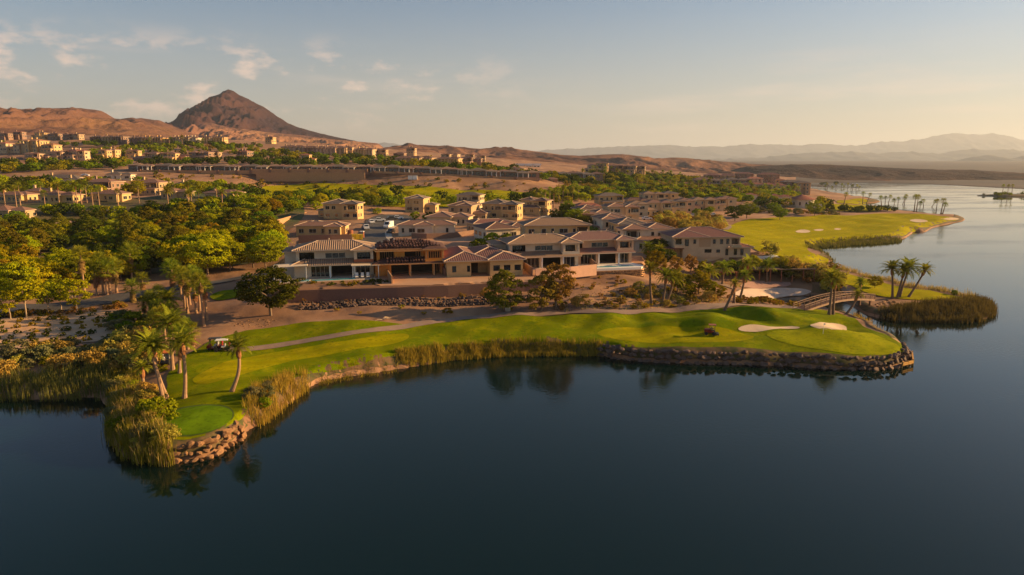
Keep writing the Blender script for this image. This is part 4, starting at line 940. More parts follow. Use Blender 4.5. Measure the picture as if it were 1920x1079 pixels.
        for xx in (x0+.15, x1-.15):
            c = MB(); c.box(xx-.14, b[1]-1.28, 4.1, xx+.14, b[1]-1.0, 6.15); c.build('post', WM[wm], o)
        rb = MB(); rb.box(x0-.3, b[1]-1.7, 6.15, x1+.3, b[1]+.01, 6.4); rb.build('balcony_roof', RF[rm], o)
    if kind == 'mod':                  # deep flat canopy on white posts over dark glazing
        b = bl[1] if not mirror else bl[1]
        cm = MB(); cm.box(b[0]-.5, b[1]-3.2, 2.75, b[2]+.5, b[1]-.02, 2.95); cm.build('canopy', M_fasc, o)
        for xx in (b[0]-.2, (b[0]+b[2])/2, b[2]+.2):
            c = MB(); c.box(xx-.14, b[1]-3.1, -.5, xx+.14, b[1]-2.8, 2.75); c.build('post', M_white, o)
    house_zone(o, bl); return o

# ------------------------------------------------------------------ the front row by the retaining wall
def wallgrid(mb, x0, x1, z0, z1, y0, y1, ops, mi=0):
    """wall slab between y0 and y1 with rectangular openings (xa, xb, za, zb)"""
    xs = sorted({x0, x1, *[o[0] for o in ops], *[o[1] for o in ops]}); zs = sorted({z0, z1, *[o[2] for o in ops], *[o[3] for o in ops]})
    for i in range(len(xs)-1):
        run = None
        for k in range(len(zs)-1):
            cx, cz = (xs[i]+xs[i+1])/2, (zs[k]+zs[k+1])/2; hole = any(o[0] < cx < o[1] and o[2] < cz < o[3] for o in ops)
            if not hole:
                if run is None: run = zs[k]
                if k == len(zs)-2: mb.box(xs[i], y0, run, xs[i+1], y1, zs[k+1], mi)
            elif run is not None: mb.box(xs[i], y0, run, xs[i+1], y1, zs[k], mi); run = None
def slider(o, x0, x1, z0, z1, y, n, fm):
    f = MB(); t = .09
    f.box(x0, y-.05, z1-t, x1, y+.05, z1); f.box(x0, y-.05, z0, x1, y+.05, z0+t)
    for k in range(n+1):
        xx = x0+(x1-x0-t)*k/n; f.box(xx, y-.05, z0+t, xx+t, y+.05, z1-t)
    so = f.build('sliding_door', fm, o)
    for k in range(n):
        p = MB(); xa = x0+(x1-x0)*k/n; p.box(xa+t, y-.012, z0+t, xa+(x1-x0)/n-.01, y+.012, z1-t); p.build('pane', M_glass, so)
def ribs(x0, y0, x1, y1, z, pitch, ov, th, step, m, parent, wd=.17, hh=.09):
    """rounded tile rows running down the four slopes of a hip roof"""
    mb = MB(); x0 -= ov; y0 -= ov; x1 += ov; y1 += ov; w, d = x1-x0, y1-y0; r = min(w, d)/2; zb = z+th
    def rib(p, q):
        p, q = Vector(p), Vector(q)
        if (p-q).length < .3: return
        t = (q-p).normalized(); s = t.cross(Vector((0,0,1))).normalized()*wd/2; u = s.cross(t).normalized()*hh
        if u.z < 0: u = -u
        mb.add([p-s, p+u, p+s, q-s, q+u, q+s], [(0,1,4,3),(1,2,5,4),(0,2,1)])
    k = x0+step/2
    while k < x1:
        a = min(k-x0, x1-k, r); rib((k, y0, zb), (k, y0+a, zb+a*pitch)); rib((k, y1, zb), (k, y1-a, zb+a*pitch)); k += step
    k = y0+step/2
    while k < y1:
        a = min(k-y0, y1-k, r); rib((x0, k, zb), (x0+a, k, zb+a*pitch)); rib((x1, k, zb), (x1-a, k, zb+a*pitch)); k += step
    ob = mb.build('tile_rows', m, parent); ob['kind'] = 'stuff'; return ob
def front_house(uL, vL, zpad, rz, w, label, wm='white', rm='tan', style='white', d=11.2):
    x, y = at_z(uL, vL, zpad); o = empty('house', (x, y, zpad), R(rz), label, 'house', None, (1, 1, .94))
    wall_m = M_wood if style == 'frame' else WM[wm]; fm = M_stud if style == 'frame' else M_frame; fasc = M_stud if style == 'frame' else M_fasc
    rt = M_felt if style == 'frame' else RF[rm]
    b = MB()                                                            # walls, with true openings in front
    xr = w-4.2
    wallgrid(b, 1.0, xr, 3.1, 6.2, 2.6, 2.85, [(1.7,4.9,3.35,5.75),(7.2,11.6 if style != 'frame' else 10.9,4.25,5.55)])
    wallgrid(b, xr, w, 3.1, 6.2, .6, .85, [(xr+.7,w-.6,4.15,5.75)])
    b.box(xr, .85, 3.1, xr+.25, 2.6, 6.2); b.box(w-.25, .85, 3.1, w, 1.4, 6.2); b.box(w-.25, 1.4, 3.1, w, 2.9, 4.1); b.box(w-.25, 2.9, 3.1, w, d, 6.2)   # side opening of the balcony
    b.box(1.0, 2.85, 3.1, 1.25, d, 6.2); b.box(1.25, d-.25, 3.1, w-.25, d, 6.2)
    wallgrid(b, .6, w, 0, 3.1, 1.4, 1.65, [(4.1,8.0,.02,2.6),(8.5,13.2,.02,2.6),(13.7,w-.8,.02,2.6)])
    b.box(.6, 1.65, 0, .85, d, 3.1); b.box(w-.25, 1.65, 0, w-.002, d, 3.1); b.box(.85, d-.25, 0, w-.25, d-.002, 3.1)
    b.box(.3, .2, -2.5, w+.3, d, -.005)
    b.build('wall', wall_m, o)
    f = MB(); f.box(.86, 1.66, 3.0, w-.26, d-.26, 3.09); f.box(.86, 1.66, .0, w-.26, d-.26, .04); f.build('floor_slab', mat('floor', (0.40,0.32,0.25)), o)
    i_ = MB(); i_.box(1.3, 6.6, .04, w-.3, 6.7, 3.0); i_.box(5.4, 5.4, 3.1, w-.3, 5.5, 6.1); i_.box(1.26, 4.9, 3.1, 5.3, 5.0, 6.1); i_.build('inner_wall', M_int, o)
    hipb = MB(); cp = MB(); hip(hipb, 1.0, 2.0, w, d, 6.2, .30, .75, caps=cp); ro = hipb.build('roof', [rt, fasc], o)
    if style != 'frame': cp.build('ridge_cap', M_cap, ro)
    h2 = MB(); cp = MB(); hip(h2, xr, .5, w, 6.5, 6.19, .30, .70, caps=cp); r2 = h2.build('roof', [rt, fasc], o)
    if style != 'frame': cp.build('ridge_cap', M_cap, r2)
    # garage wing to the back left
    g = MB(); g.box(-1.8, 6.5, -2, .98, d+3, 5.4); g.build('garage_wing', wall_m, o); g = MB(); hip(g, -1.8, 6.5, .98, d+3, 5.4, .30, .5); g.build('roof', [rt, fasc], o)
    # lower roof in front of the upper storey
    lr = MB(); e = .22; xa, xb = -.1, w+.4
    V = [(xa,-.3,3.12),(xb,-.3,3.12),(xb,.55,3.42),(xr-.05,.59,3.44),(xr-.05,2.58,4.20),(xa+2.9,2.58,4.20),(xa,5.6,3.12),(1.0,4.6,3.5)]
    lr.add(V, [(0,1,2,3),(0,3,4,5),(0,5,7,6)], 0)
    Vb = [(p[0], p[1], p[2]-.24) for p in V]; lr.add([V[0],V[1],Vb[1],Vb[0]], [(3,2,1,0)], 1); lr.add([V[1],V[2],Vb[2],Vb[1]], [(3,2,1,0)], 1); lr.add([V[6],V[0],Vb[0],Vb[6]], [(3,2,1,0)], 1)
    lr.add([Vb[0],Vb[1],Vb[2],(xr,1.4,2.9),(.6,1.4,2.9),Vb[6]], [(0,4,3,2,1),(0,5,4)], 1)
    l_ = lr.build('lower_roof', [rt, fasc], o)
    cm = MB(); cm.bar((xa,-.3,3.2),(xa+2.9,2.58,4.28),.2,.13); 
    if style != 'frame': cm.build('ridge_cap', M_cap, l_)
    pm = wall_m if style != 'white' else M_teak
    p = MB(); p.box(xr-.05, .48, 3.15, w+.05, .6, 4.12); p.build('balcony_parapet', pm, o)
    for xx in (xr+.1, w-.35):
        c = MB(); c.box(xx, .48, 4.12, xx+.3, .598, 6.19); c.build('corner_post', wall_m if style != 'frame' else M_stud, o)
    for xx in (8.25, 13.45):
        c = MB(); c.box(xx-.15, -.1, 0, xx+.15, .2, 2.9); c.build('patio_post', M_white if style != 'frame' else M_stud, o)
    if style != 'frame':
        slider(o, 1.75, 4.85, 3.2, 5.7, 4.5, 3, M_dfr)
        so = None; slider(o, 7.2, 11.6, 4.25, 5.55, 2.72, 3, M_frame)
        slider(o, 4.1, 8.0, .03, 2.6, 1.9, 4, M_frame); slider(o, 13.7, w-.8, .03, 2.6, 1.9, 3, M_frame); slider(o, xr+.8, w-.7, 3.2, 5.6, 2.2, 3, M_dfr)
        for a_, zc, ww in ((1.8,4.9,.7),(3.2,4.9,.7),(2.6,1.7,.8)):
            window(o, 'L', (1.0,2.6,w,d), d-2.6-a_, zc, ww, 1.3)
        for a_, zc, ww in ((4.0,4.9,.8),(6.8,4.9,1.0)): window(o, 'R', (1.0,2.6,w,d), a_, zc, ww, 1.3)
    house_zone(o, [(0,0,w,d,6)]); return o
H1 = front_house(546, 524, 8.1, 12, 17.6, 'finished white two-storey house with striped tan tile roof and pool, leftmost of the front row', 'white', 'tan', 'white')
M_ribs = mat('light_tile_rows', (0.42,0.29,0.20), (0.34,0.23,0.16), scale=3)
for c in H1.children:
    if c.name.startswith('roof'): H1_first = c; break
ribs(1.0, 2.0, 17.6, 11.2, 6.2, .30, .75, .22, .46, M_ribs, H1_first)
def slope_ribs(parent, P0, P1, Q0, Q1, step, m):
    mb = MB(); P0, P1, Q0, Q1 = map(Vector, (P0, P1, Q0, Q1)); n = int((P1-P0).length/step)
    for k in range(n):
        t = (k+.5)/n; p = P0.lerp(P1, t); q = Q0.lerp(Q1, t); tt = (q-p).normalized(); s = tt.cross(Vector((0,0,1))).normalized()*.09; u = s.cross(tt).normalized()*.09; u = u if u.z > 0 else -u
        mb.add([p-s, p+u, p+s, q-s, q+u, q+s], [(0,1,4,3),(1,2,5,4),(0,2,1)])
    o = mb.build('tile_rows', m, parent); o['kind'] = 'stuff'
for c in H1.children:
    if c.name.startswith('lower_roof'): slope_ribs(c, (2.9,-.3,3.13), (13.2,-.3,3.13), (2.9,2.56,4.21), (13.2,2.56,4.21), .46, M_ribs)
H2 = front_house(699, 521, 8.1, 12, 15.8, 'unfinished wooden house frame with dark stacked tiles waiting on its roof', 'white', 'tan', 'frame')
def frame_extras(o, w=15.8, d=11.2):
    xr = w-4.2
    for a, b, zz0, zz1, y in ((1.2,4.9,3.15,6.1,3.6),(xr-1.9,xr-.1,3.15,6.1,2.5),(.7,3.9,.05,3.0,1.3),(13.7,15.7,.05,3.0,1.3),(xr+.2,w-.2,4.15,6.1,.45)):
        k = a
        while k < b:
            s = MB(); s.box(k, y, zz0, k+.09, y+.1, zz1); s.build('stud', M_stud, o); k += .5
    for z in (3.02, 6.05):
        s = MB(); s.box(.6, .3, z-.12, w+.1, .44, z+.12); s.build('beam', M_stud, o)
    for k in range(6):
        s = MB(); yy = 2.9+k*1.3; s.box(w+.003, yy, .1, w+.1, yy+.1, 6.1); s.build('stud', M_stud, o)
    # stacks of tiles lying on the slopes in rows
    t = MB(); 
    for q in range(5): t.box(-.17, -.45+q*.02, .02+q*.11, .17, .45+q*.02, .10+q*.11)
    me = t.mesh('tile_stack'); me.materials.append(M_tile); rr = random.Random(4)
    x0, x1, y0, y1 = .25, w+.75, 1.25, d+.75; r = (y1-y0)/2
    for row in range(4):
        yy = y0+.8+row*1.15; a = yy-y0; k = x0+a+.3
        while k < x1-a-.2:
            s = bpy.data.objects.new('tile_stack', me); COL.objects.link(s); s.parent = o; s.location = (k+rr.uniform(-.08,.08), yy+rr.uniform(-.1,.1), 6.42+a*.30); s.rotation_euler = (math.atan(.3), 0, rr.uniform(-.12,.12)); s.scale = (1,1,rr.uniform(.7,1.2)); k += .62
    for row in range(2):
        k = 3.4
        while k < xr+.0:
            yy = .4+row*1.1; s = bpy.data.objects.new('tile_stack', me); COL.objects.link(s); s.parent = o; s.location = (k+rr.uniform(-.08,.08), yy, 3.14+(yy+.3)*.375); s.rotation_euler = (math.atan(.375), 0, rr.uniform(-.12,.12)); k += .62
    for a in (1.5, 2.9, 4.4):          # left slope
        yy = 2.6+a
        while yy < 9.6-a*.3:
            s = bpy.data.objects.new('tile_stack', me); COL.objects.link(s); s.parent = o; s.location = (x0+a, yy, 6.42+a*.30); s.rotation_euler = (math.atan(.3), 0, -math.pi/2+rr.uniform(-.1,.1)); yy += .75
frame_extras(H2)
H4 = front_house(952, 507, 8.4, 13, 17.6, 'pale two-storey house with tan roof behind a solid pinkish garden wall', 'white', 'tan', 'stucco')
H5 = front_house(1062, 499, 8.4, 13, 17.4, 'two-storey house with mauve-brown roof and a pool edged by a stone wall', 'pink', 'mauve', 'stucco')
def front_single():
    x, y = at_z(838, 520, 8.1); o = empty('house', (x, y, 8.1), R(12), 'single-storey yellow house with brown hip roof and dark recessed porch, beside the wooden frame', 'house')
    w, d = 17.0, 19
    b = MB(); wallgrid(b, 0, 5.4, 0, 3.4, 0, .25, [(1.2,2.1,1.0,2.4),(4.5,5.2,1.0,2.4)]); wallgrid(b, 9.6, w, 0, 3.4, -.6, -.35, [(10.3,11.8,1.1,2.4),(12.7,14.2,1.1,2.4),(15.1,16.6,1.1,2.4)])
    b.box(0,.25,0,.25,d,3.4); b.box(w-.25,-.35,0,w,d,3.4); b.box(5.15,.25,0,5.4,4.2,3.4); b.box(9.6,-.35,0,9.85,4.2,3.4); b.box(5.4,4.2,0,9.6,4.45,3.4); b.box(.25,d-.25,0,w-.25,d,3.4); b.box(5.4,0,3.05,9.6,.25,3.39); b.box(-.2,-.2,-2.5,w+.1,d,-.005)
    b.build('wall', WM['yellow'], o)
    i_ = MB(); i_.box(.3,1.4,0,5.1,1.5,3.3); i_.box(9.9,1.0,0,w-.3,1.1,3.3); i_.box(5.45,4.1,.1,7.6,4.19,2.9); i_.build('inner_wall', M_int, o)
    for b_ in ((1.2,2.1,1.0,2.4,.12),(4.5,5.2,1.0,2.4,.12),(10.3,11.8,1.1,2.4,-.5),(12.7,14.2,1.1,2.4,-.5),(15.1,16.6,1.1,2.4,-.5)):
        window(o, 'F', (b_[0],b_[4],b_[1],9), (b_[1]-b_[0])/2, (b_[2]+b_[3])/2, b_[1]-b_[0]-.16, b_[3]-b_[2]-.16, M_dfr)
    for a in (3, 6.5, 10): window(o, 'L', (0,0,w,d), d-a, 1.6, .7, 1.4)
    for blk in ((0,0,9,d),(5,2.5,w,d-1),(9.6,-.6,w,8)):
        r = MB(); cp = MB(); hip(r, *blk, 3.4+.01*blk[0], .27, .7, caps=cp); ro = r.build('roof', [RF['maroon'], M_fasc], o); cp.build('ridge_cap', M_cap, ro)
        ribs(blk[0], blk[1], blk[2], blk[3], 3.4+.01*blk[0], .27, .7, .22, .5, mat('brown_tile_rows', (0.30,0.17,0.13), (0.24,0.13,0.10), scale=3), ro, .16, .07)
    house_zone(o, [(0,0,w,d,3)])
front_single()
# beige house at the end of the right row
def end_house():
    x, y = at_z(1262, 484, 7.4); o = empty('house', (x, y, 7.4), R(3), 'large beige two-storey house with maroon hip roof above the beach, rightmost of its row', 'house', None, (1, 1, .9))
    w, d = 19, 13
    b = MB(); wallgrid(b, 0, 2.6, 3.1, 6.2, .0, .25, [(.5,2.2,4.1,5.8)]); wallgrid(b, 2.6, 15.6, 0, 6.2, 0, .25, [(8.6,10.6,1.5,2.6)]); wallgrid(b, 15.6, 18.4, 3.1, 6.2, 0, .25, [(16.0,18.0,4.1,5.8)])
    b.box(15.6,0,0,w+2.4,.25,3.0); b.box(2.6,.25,-2,15.6,d,3.1); b.box(0,.25,3.1,.25,d,6.2); b.box(18.15,.25,3.1,18.4,d,6.2); b.box(.25,d-.25,3.1,18.15,d,6.2); b.box(.25,2.5,3.1,2.6,2.7,6.2); b.box(15.8,2.5,3.1,18.1,2.7,6.2); b.box(15.6,.25,0,w+2.4,9,2.99); b.box(-3.4,2.5,-2,2.6,9,2.98)
    b.build('wall', WM['beige'], o)
    for a, zc, ww, hh in ((3.6,4.6,.9,1.9),(5.8,4.9,.55,1.2),(11.2,4.9,.6,1.2),(13.2,4.9,.6,1.3),(14.9,4.9,.6,1.3),(12.4,2.0,.8,.7),(14.8,1.7,.6,1.8)): window(o, 'F', (0,0,w,d), a, zc, ww, hh, M_dfr)
    window(o, 'F', (8.6,.1,10.6,9), 1.0, 2.05, 1.8, .95, M_dfr)
    for a in (1.6, 3.4): window(o, 'F', (15.6,0,w+2.4,9), a, 1.7, .7, 1.7, M_dfr)
    p = MB(); p.box(7.0,-.06,3.3,10.2,-.004,5.9); p.build('tan_front_panel', WM['tan'], o)  # darker tan panel standing slightly proud of the beige wall
    for blk, z in (((0,0,18.4,d),6.2),((0,.2,9,d-2),6.21),((15.6,0,w+2.4,9),3.0)):
        r = MB(); cp = MB(); hip(r, *blk, z, .31, .75, caps=cp); ro = r.build('roof', [RF['maroon'], M_fasc], o); cp.build('ridge_cap', M_cap, ro)
    r = MB(); r.box(-4.2,-.8,2.98,2.7,9,3.1); r.box(-4.2,-.8,2.75,2.7,-.6,2.98); r.build('canopy', RF['maroon'], o)
    for xx in (-3.8, -.8): c = MB(); c.box(xx,-.7,0,xx+.5,-.2,2.75); c.build('column', WM['brown'], o)
    for x0 in (-.1, 15.5): p = MB(); p.box(x0,-1.2,3.1,x0+2.9,-1.08,4.0); p.box(x0,-1.2,3.1,x0+2.9,-.003,3.2); p.build('balcony_parapet', WM['beige'], o)
    house_zone(o, [(0,0,w,d,6)])
end_house()

# ------------------------------------------------------------------ the other houses, each with its own label
HL = [ # u, v(base), w, d, rot, kind, wall, roof, variant, mirror, label, z
 (640,411,15,12,-6,'two','yellow','grey',0,0,'two-storey yellow house with two hip roofs at the head of the cul-de-sac',10.0),
 (602,442,17,12,2,'one','yellow','pink',0,0,'single-storey yellow house with ribbed pink roof left of the parked cars',8.8),
 (800,441,19,12,3,'one','white','pink',2,0,'long single-storey white house with pink roof and brown block wall in front',8.8),
 (838,424,16,13,-10,'one','cream','pink',1,0,'single-storey cream house with pink roof just behind the long white one',9.4),
 (785,398,13,11,-10,'two','yellow','grey',1,0,'two-storey yellow house left of the far fairway trees, with a low right wing',10.6),
 (878,390,12,10,-14,'two','cream','grey',3,0,'two-storey cream house nearest the back fairway, above its neighbours',11.5),
 (872,415,14,13,-12,'two','tan','brown',1,0,'two-storey tan house with an open columned porch on its right',10.0),
 (938,411,16,12,-18,'two','yellow','grey',0,0,'two-storey yellow house with lit balconies, middle of the upper row',9.8),
 (1000,402,13,11,-22,'two','yellow','brown',2,0,'two-storey bright yellow house among trees at the right end of the upper row',9.8),
 (960,449,17,14,22,'one','white','brown',1,0,'low white house with wide brown roof right of the empty lot',8.6),
 (925,437,14,12,24,'one','tan','maroon',0,0,'low tan house with maroon roof behind the round palo verde',8.8),
 (1045,463,19,12,8,'two','yellow','tan',3,0,'two-storey cream yellow house directly behind the front row',8.6),
 (1098,423,12,11,14,'two','cream','brown',1,1,'house with stepped brown roofs, farthest left of the receding row',8.8),
 (1118,434,12,11,12,'two','cream','pink',2,1,'cream house with pink roof, second from the back of the receding row',8.6),
 (1142,447,13,12,10,'two','white','pink',1,1,'white-walled house with pink roof in the middle of the receding row',8.4),
 (1172,458,12,12,8,'two','yellow','grey',1,1,'cream house with grey roof and pale front gable in the receding row',8.2),
 (1215,470,15,12,6,'two','white','pink',2,1,'white two-storey house next to the large beige end house',8.0),
 (1105,400,12,12,10,'one','orange','red',0,0,'orange-walled low house with red roof among the palms',9.8),
 (1140,421,14,12,8,'one','cream','pink',1,0,'low house with broad grey-pink roof above the golden brush',8.4),
 (1168,416,13,12,8,'two','cream','pink',0,0,'cream house with red-brown roof at the left end of the street row',7.8),
 (1203,407,12,11,6,'two','cream','tan',1,0,'cream house with tan roof behind two round trees in the street row',7.4),
 (1235,404,12,11,5,'two','cream','pink',0,0,'cream house with arched bay, third of the street row',7.2),
 (1266,401,11,11,5,'two','cream','grey',2,0,'cream house with grey roof in the middle of the street row',7.0),
 (1292,399,11,11,4,'two','pink','pink',1,0,'cream house with pink roof and low porch wing in the street row',6.9),
 (1318,397,11,11,4,'two','cream','tan',0,0,'cream house with tan roof near the right end of the street row',6.7),
 (1343,395,11,11,3,'two','cream','pink',2,0,'second last house of the street row, with a low porch',6.6),
 (1370,393,12,11,3,'two','cream','pink',1,0,'last house of the street row with open porch at its right end',6.5),
 (1145,389,14,11,8,'two','yellow','grey',3,0,'cream house with grey roof and two dark openings behind the street row',8.8),
 (1195,386,12,11,8,'one','cream','brown',0,0,'low brown-roofed house in the second line behind the street row',8.6),
 (1225,384,12,11,6,'two','cream','tan',0,0,'house with tan gable roof in the second line behind the street row',8.4),
 (1262,382,12,11,6,'two','yellow','grey',1,0,'house with bright yellow side at the right end of the second line',8.2),
 (104,436,17,13,-4,'one','pink','tan',0,0,'single-storey house with ribbed tan roof and glazed porch inside the grove',6.5),
 (262,425,10,9,0,'one','white','pink',1,0,'small low house hidden among the round pines of the grove',8.2),
 (10,412,14,11,0,'one','tan','pink',1,0,'low pink-roofed house at the left edge of the grove',9.2),
 (185,366,14,12,-6,'two','brown','pink',3,0,'two-storey brown house with shallow pink roof and dark windows',15.5),
 (200,378,15,12,-6,'one','yellow','pink',0,0,'low pink-roofed house right in front of the two-storey brown one',14.0),
 (105,381,14,11,-6,'one','yellow','pink',1,0,'low house with yellow right wall and broad pink roof, left of the brown one',14.2),
 (20,380,16,12,-4,'one','yellow','pink',0,0,'low yellow-walled house at the far left edge behind the palms',14.2),
 (72,372,10,9,-6,'one','pink','pink',1,0,'small pink house with low roof beside the left lawn',15.2),
 (275,366,14,12,-6,'two','tan','pink',3,0,'two-storey tan house with arched windows and pink roof',15.4),
 (325,374,12,10,-8,'one','tan','pink',1,0,'low pink roof wing right of the arched-window house',14.6),
 (415,376,16,12,-6,'one','pink','pink',0,0,'pink-roofed house with white chimney behind the palms, right of the group',14.2),
 (352,356,13,9,-4,'one','cream','grey',0,0,'white and yellow low house with tall windows below the red slope',17.0),
 (110,345,20,14,0,'one','tan','grey',0,0,'broad low house with flat grey roofs on the left slope',19.5),
 (145,352,16,12,0,'one','tan','grey',1,0,'low house with flat grey roof stepping down from the broad one',17.5),
 (222,338,14,9,0,'one','white','grey',1,0,'white house with pale flat roof and long yellow garden wall',20.5)]
for (u, v, w, d, rz, kd, wm, rm, va, mi, lab, z) in HL:
    gen_house(u, v, w, d, rz, kd, wm, rm, lab, va, bool(mi), z=None, chim=1 if 'chimney' in lab or v < 385 and u < 500 else 0)
# upper rows on the hillside: placed at a given distance
HF = [(8,284,14,12,'two','cream','red',590,0),(34,286,12,11,'two','cream','orange_',590,1),(62,286,14,12,'three','yellow','orange_',585,0),(90,287,12,10,'two','yellow','orange_',580,0),
 (5,261,16,12,'two','brown','brown',840,0),(33,258,14,10,'two','brown','red',850,0),(72,260,14,12,'two','yellow','brown',820,1),(100,262,13,11,'two','brown','brown',820,0),(128,263,13,11,'two','brown','brown',815,0),(144,263,11,10,'two','tan','brown',812,0),
 (180,268,14,10,'row','brown','brown',770,0),(203,268,14,10,'row','tan','brown',765,0),(222,268,13,10,'row','brown','brown',762,0),
 (256,270,15,10,'row','brown','brown',758,0),(276,270,14,10,'row','orange','brown',756,1),(296,270,14,10,'row','orange','brown',756,0),(330,270,14,10,'row','cream','brown',756,0),(348,270,13,10,'row','cream','brown',756,1),(362,270,11,10,'row','white','brown',756,0),(388,269,12,10,'row','cream','brown',768,0),(410,269,13,10,'row','yellow','brown',768,0),
 (12,305,12,10,'one','pink','pink',540,0),(60,304,12,10,'two','pink','pink',545,0),(80,302,13,10,'one','tan','pink',550,1),(104,301,12,10,'two','pink','pink',552,0),(135,299,12,10,'two','pink','red',555,1),(150,299,11,9,'two','cream','red',556,0),
 (192,297,10,9,'two','yellow','pink',575,0),(206,296,10,9,'two','yellow','pink',580,1),(248,297,11,9,'two','yellow','pink',590,0),(262,304,11,10,'one','brown','pink',575,0),(284,303,12,10,'two','tan','pink',575,1),(302,303,11,9,'two','yellow','pink',575,0),(318,303,10,9,'two','yellow','pink',572,1),
 (340,302,13,10,'one','orange','red',578,0),(366,301,10,9,'two','brown','pink',582,0),(380,301,11,9,'two','brown','pink',580,1),(400,300,10,9,'two','tan','brown',590,0),(455,299,10,9,'two','brown','red',596,1),
 (542,288,16,11,'row','pink','brown',700,0),(558,288,15,11,'row','pink','brown',700,1),(582,289,14,11,'row','brown','brown',690,0),(600,290,15,11,'row','pink','brown',690,0),(618,290,14,11,'row','pink','brown',690,1),(636,290,14,11,'row','tan','brown',692,0),(656,289,12,11,'two','tan','brown',700,0),
 (676,293,11,10,'row','yellow','brown',680,0),(690,293,11,10,'row','cream','brown',680,1),(712,294,14,11,'two','tan','brown',690,0),(576,306,10,9,'two','yellow','red',560,0),(505,268,10,9,'two','yellow','brown',850,0),
 (757,311,14,11,'row','tan','brown',580,0),(775,311,14,11,'row','tan','brown',580,1),(796,311,13,11,'row','tan','brown',582,0),(832,312,11,10,'row','yellow','brown',585,0),(848,312,12,10,'row','yellow','brown',585,1),(873,311,12,10,'two','brown','brown',600,0),(890,312,11,10,'two','brown','brown',602,1),
 (835,302,9,8,'two','cream','brown',690,0),(850,302,9,8,'two','cream','brown',700,1),(880,302,9,8,'two','cream','brown',740,0),(902,304,9,8,'two','cream','brown',760,0),(770,289,10,9,'two','tan','brown',800,0),(748,300,11,9,'two','brown','brown',720,1),
 (1115,324,12,10,'two','cream','pink',640,0),(1128,326,11,10,'three','yellow','brown',640,1),(1155,324,12,10,'two','brown','brown',660,0),(1180,325,12,10,'two','tan','brown',660,1),(1199,325,10,10,'two','tan','brown',665,0),(968,325,10,9,'mod','tan','brown',520,0),(1028,345,13,9,'one','brown','pink',505,0),
 (1335,338,20,13,'row','brown','maroon',880,0),(1362,339,20,13,'row','tan','maroon',880,1),(1395,340,22,13,'three','brown','maroon',880,0),(1440,343,24,14,'three','brown','maroon',800,0),(1415,346,18,12,'row','pink','red',770,1),(1465,349,12,10,'two','orange','red',740,0),(1385,350,22,14,'two','brown','grey',640,0),(1350,352,18,14,'two','brown','grey',620,1),(1320,350,18,13,'two','brown','brown',640,0),
 (1430,360,20,14,'two','pink','red',600,0),(1455,362,16,12,'two','cream','red',590,1),(1488,362,18,12,'three','brown','grey',600,0),(1505,364,12,10,'three','tan','grey',590,0),(1412,384,12,9,'two','white','red',470,0),(1462,378,16,10,'one','white','red',500,0)]
RF['orange_'] = rooftile('orange_roof_tiles', (0.42,0.20,0.09), (0.34,0.16,0.08))
WDESC = {'cream': 'cream', 'white': 'white', 'yellow': 'yellow', 'tan': 'tan', 'beige': 'beige', 'pink': 'pinkish', 'brown': 'dark brown', 'orange': 'orange'}
KDESC = {'two': 'two-storey house', 'one': 'low single-storey house', 'three': 'three-storey villa', 'row': 'two-storey hillside villa with repeated bays', 'mod': 'modern house'}
def zone_name(u, v):
    if u < 110 and v > 280 and v < 290: return 'in the sunlit block on the left hillside'
    if v < 272 and u < 170: return 'in the skyline row far left'
    if v < 272 and u < 520: return 'in the top terrace row'
    if u < 170: return 'in the low hillside row far left'
    if u < 500: return 'in the row above the dark terrace houses'
    if u < 730 and v < 300: return 'in the villa line right of the mountain'
    if u < 960: return 'between dark terraces and brown hills'
    if u < 1260: return 'right of the dark terraces'
    return 'in the resort cluster by the lake'
def shade(rm): return {'brown':'brown','red':'red','orange_':'orange','pink':'pink','grey':'grey','maroon':'maroon','tan':'tan'}[rm]
_cnt = {}
_ordw = ['first','second','third','fourth','fifth','sixth','seventh','eighth','ninth','tenth','eleventh','twelfth']
_rows = {}
for h in sorted(HF, key=lambda h: h[0]): _rows.setdefault(zone_name(h[0], h[1]), []).append(h)
for zn, hs in _rows.items():
    for i, (u, v, w, d, kd, wm, rm, ds, mi) in enumerate(hs):
        w_ = (_ordw[i] if i < 12 else '%dth' % (i+1))+' from left'
        gen_house(u, v, w, d, HR.uniform(-22, 4), kd, wm, rm, '%s %s, %s %s' % (WDESC[wm], KDESC[kd].split(' with')[0], w_, zn), HR.randrange(4), bool(mi), zn.replace('in the ', 'houses of the ').replace('above', 'houses above').replace('behind', 'houses behind') , dist=ds, chim=HR.choice([1,2]) if v < 300 and u < 960 else 0, name='villa' if kd in ('row','three') else 'house')
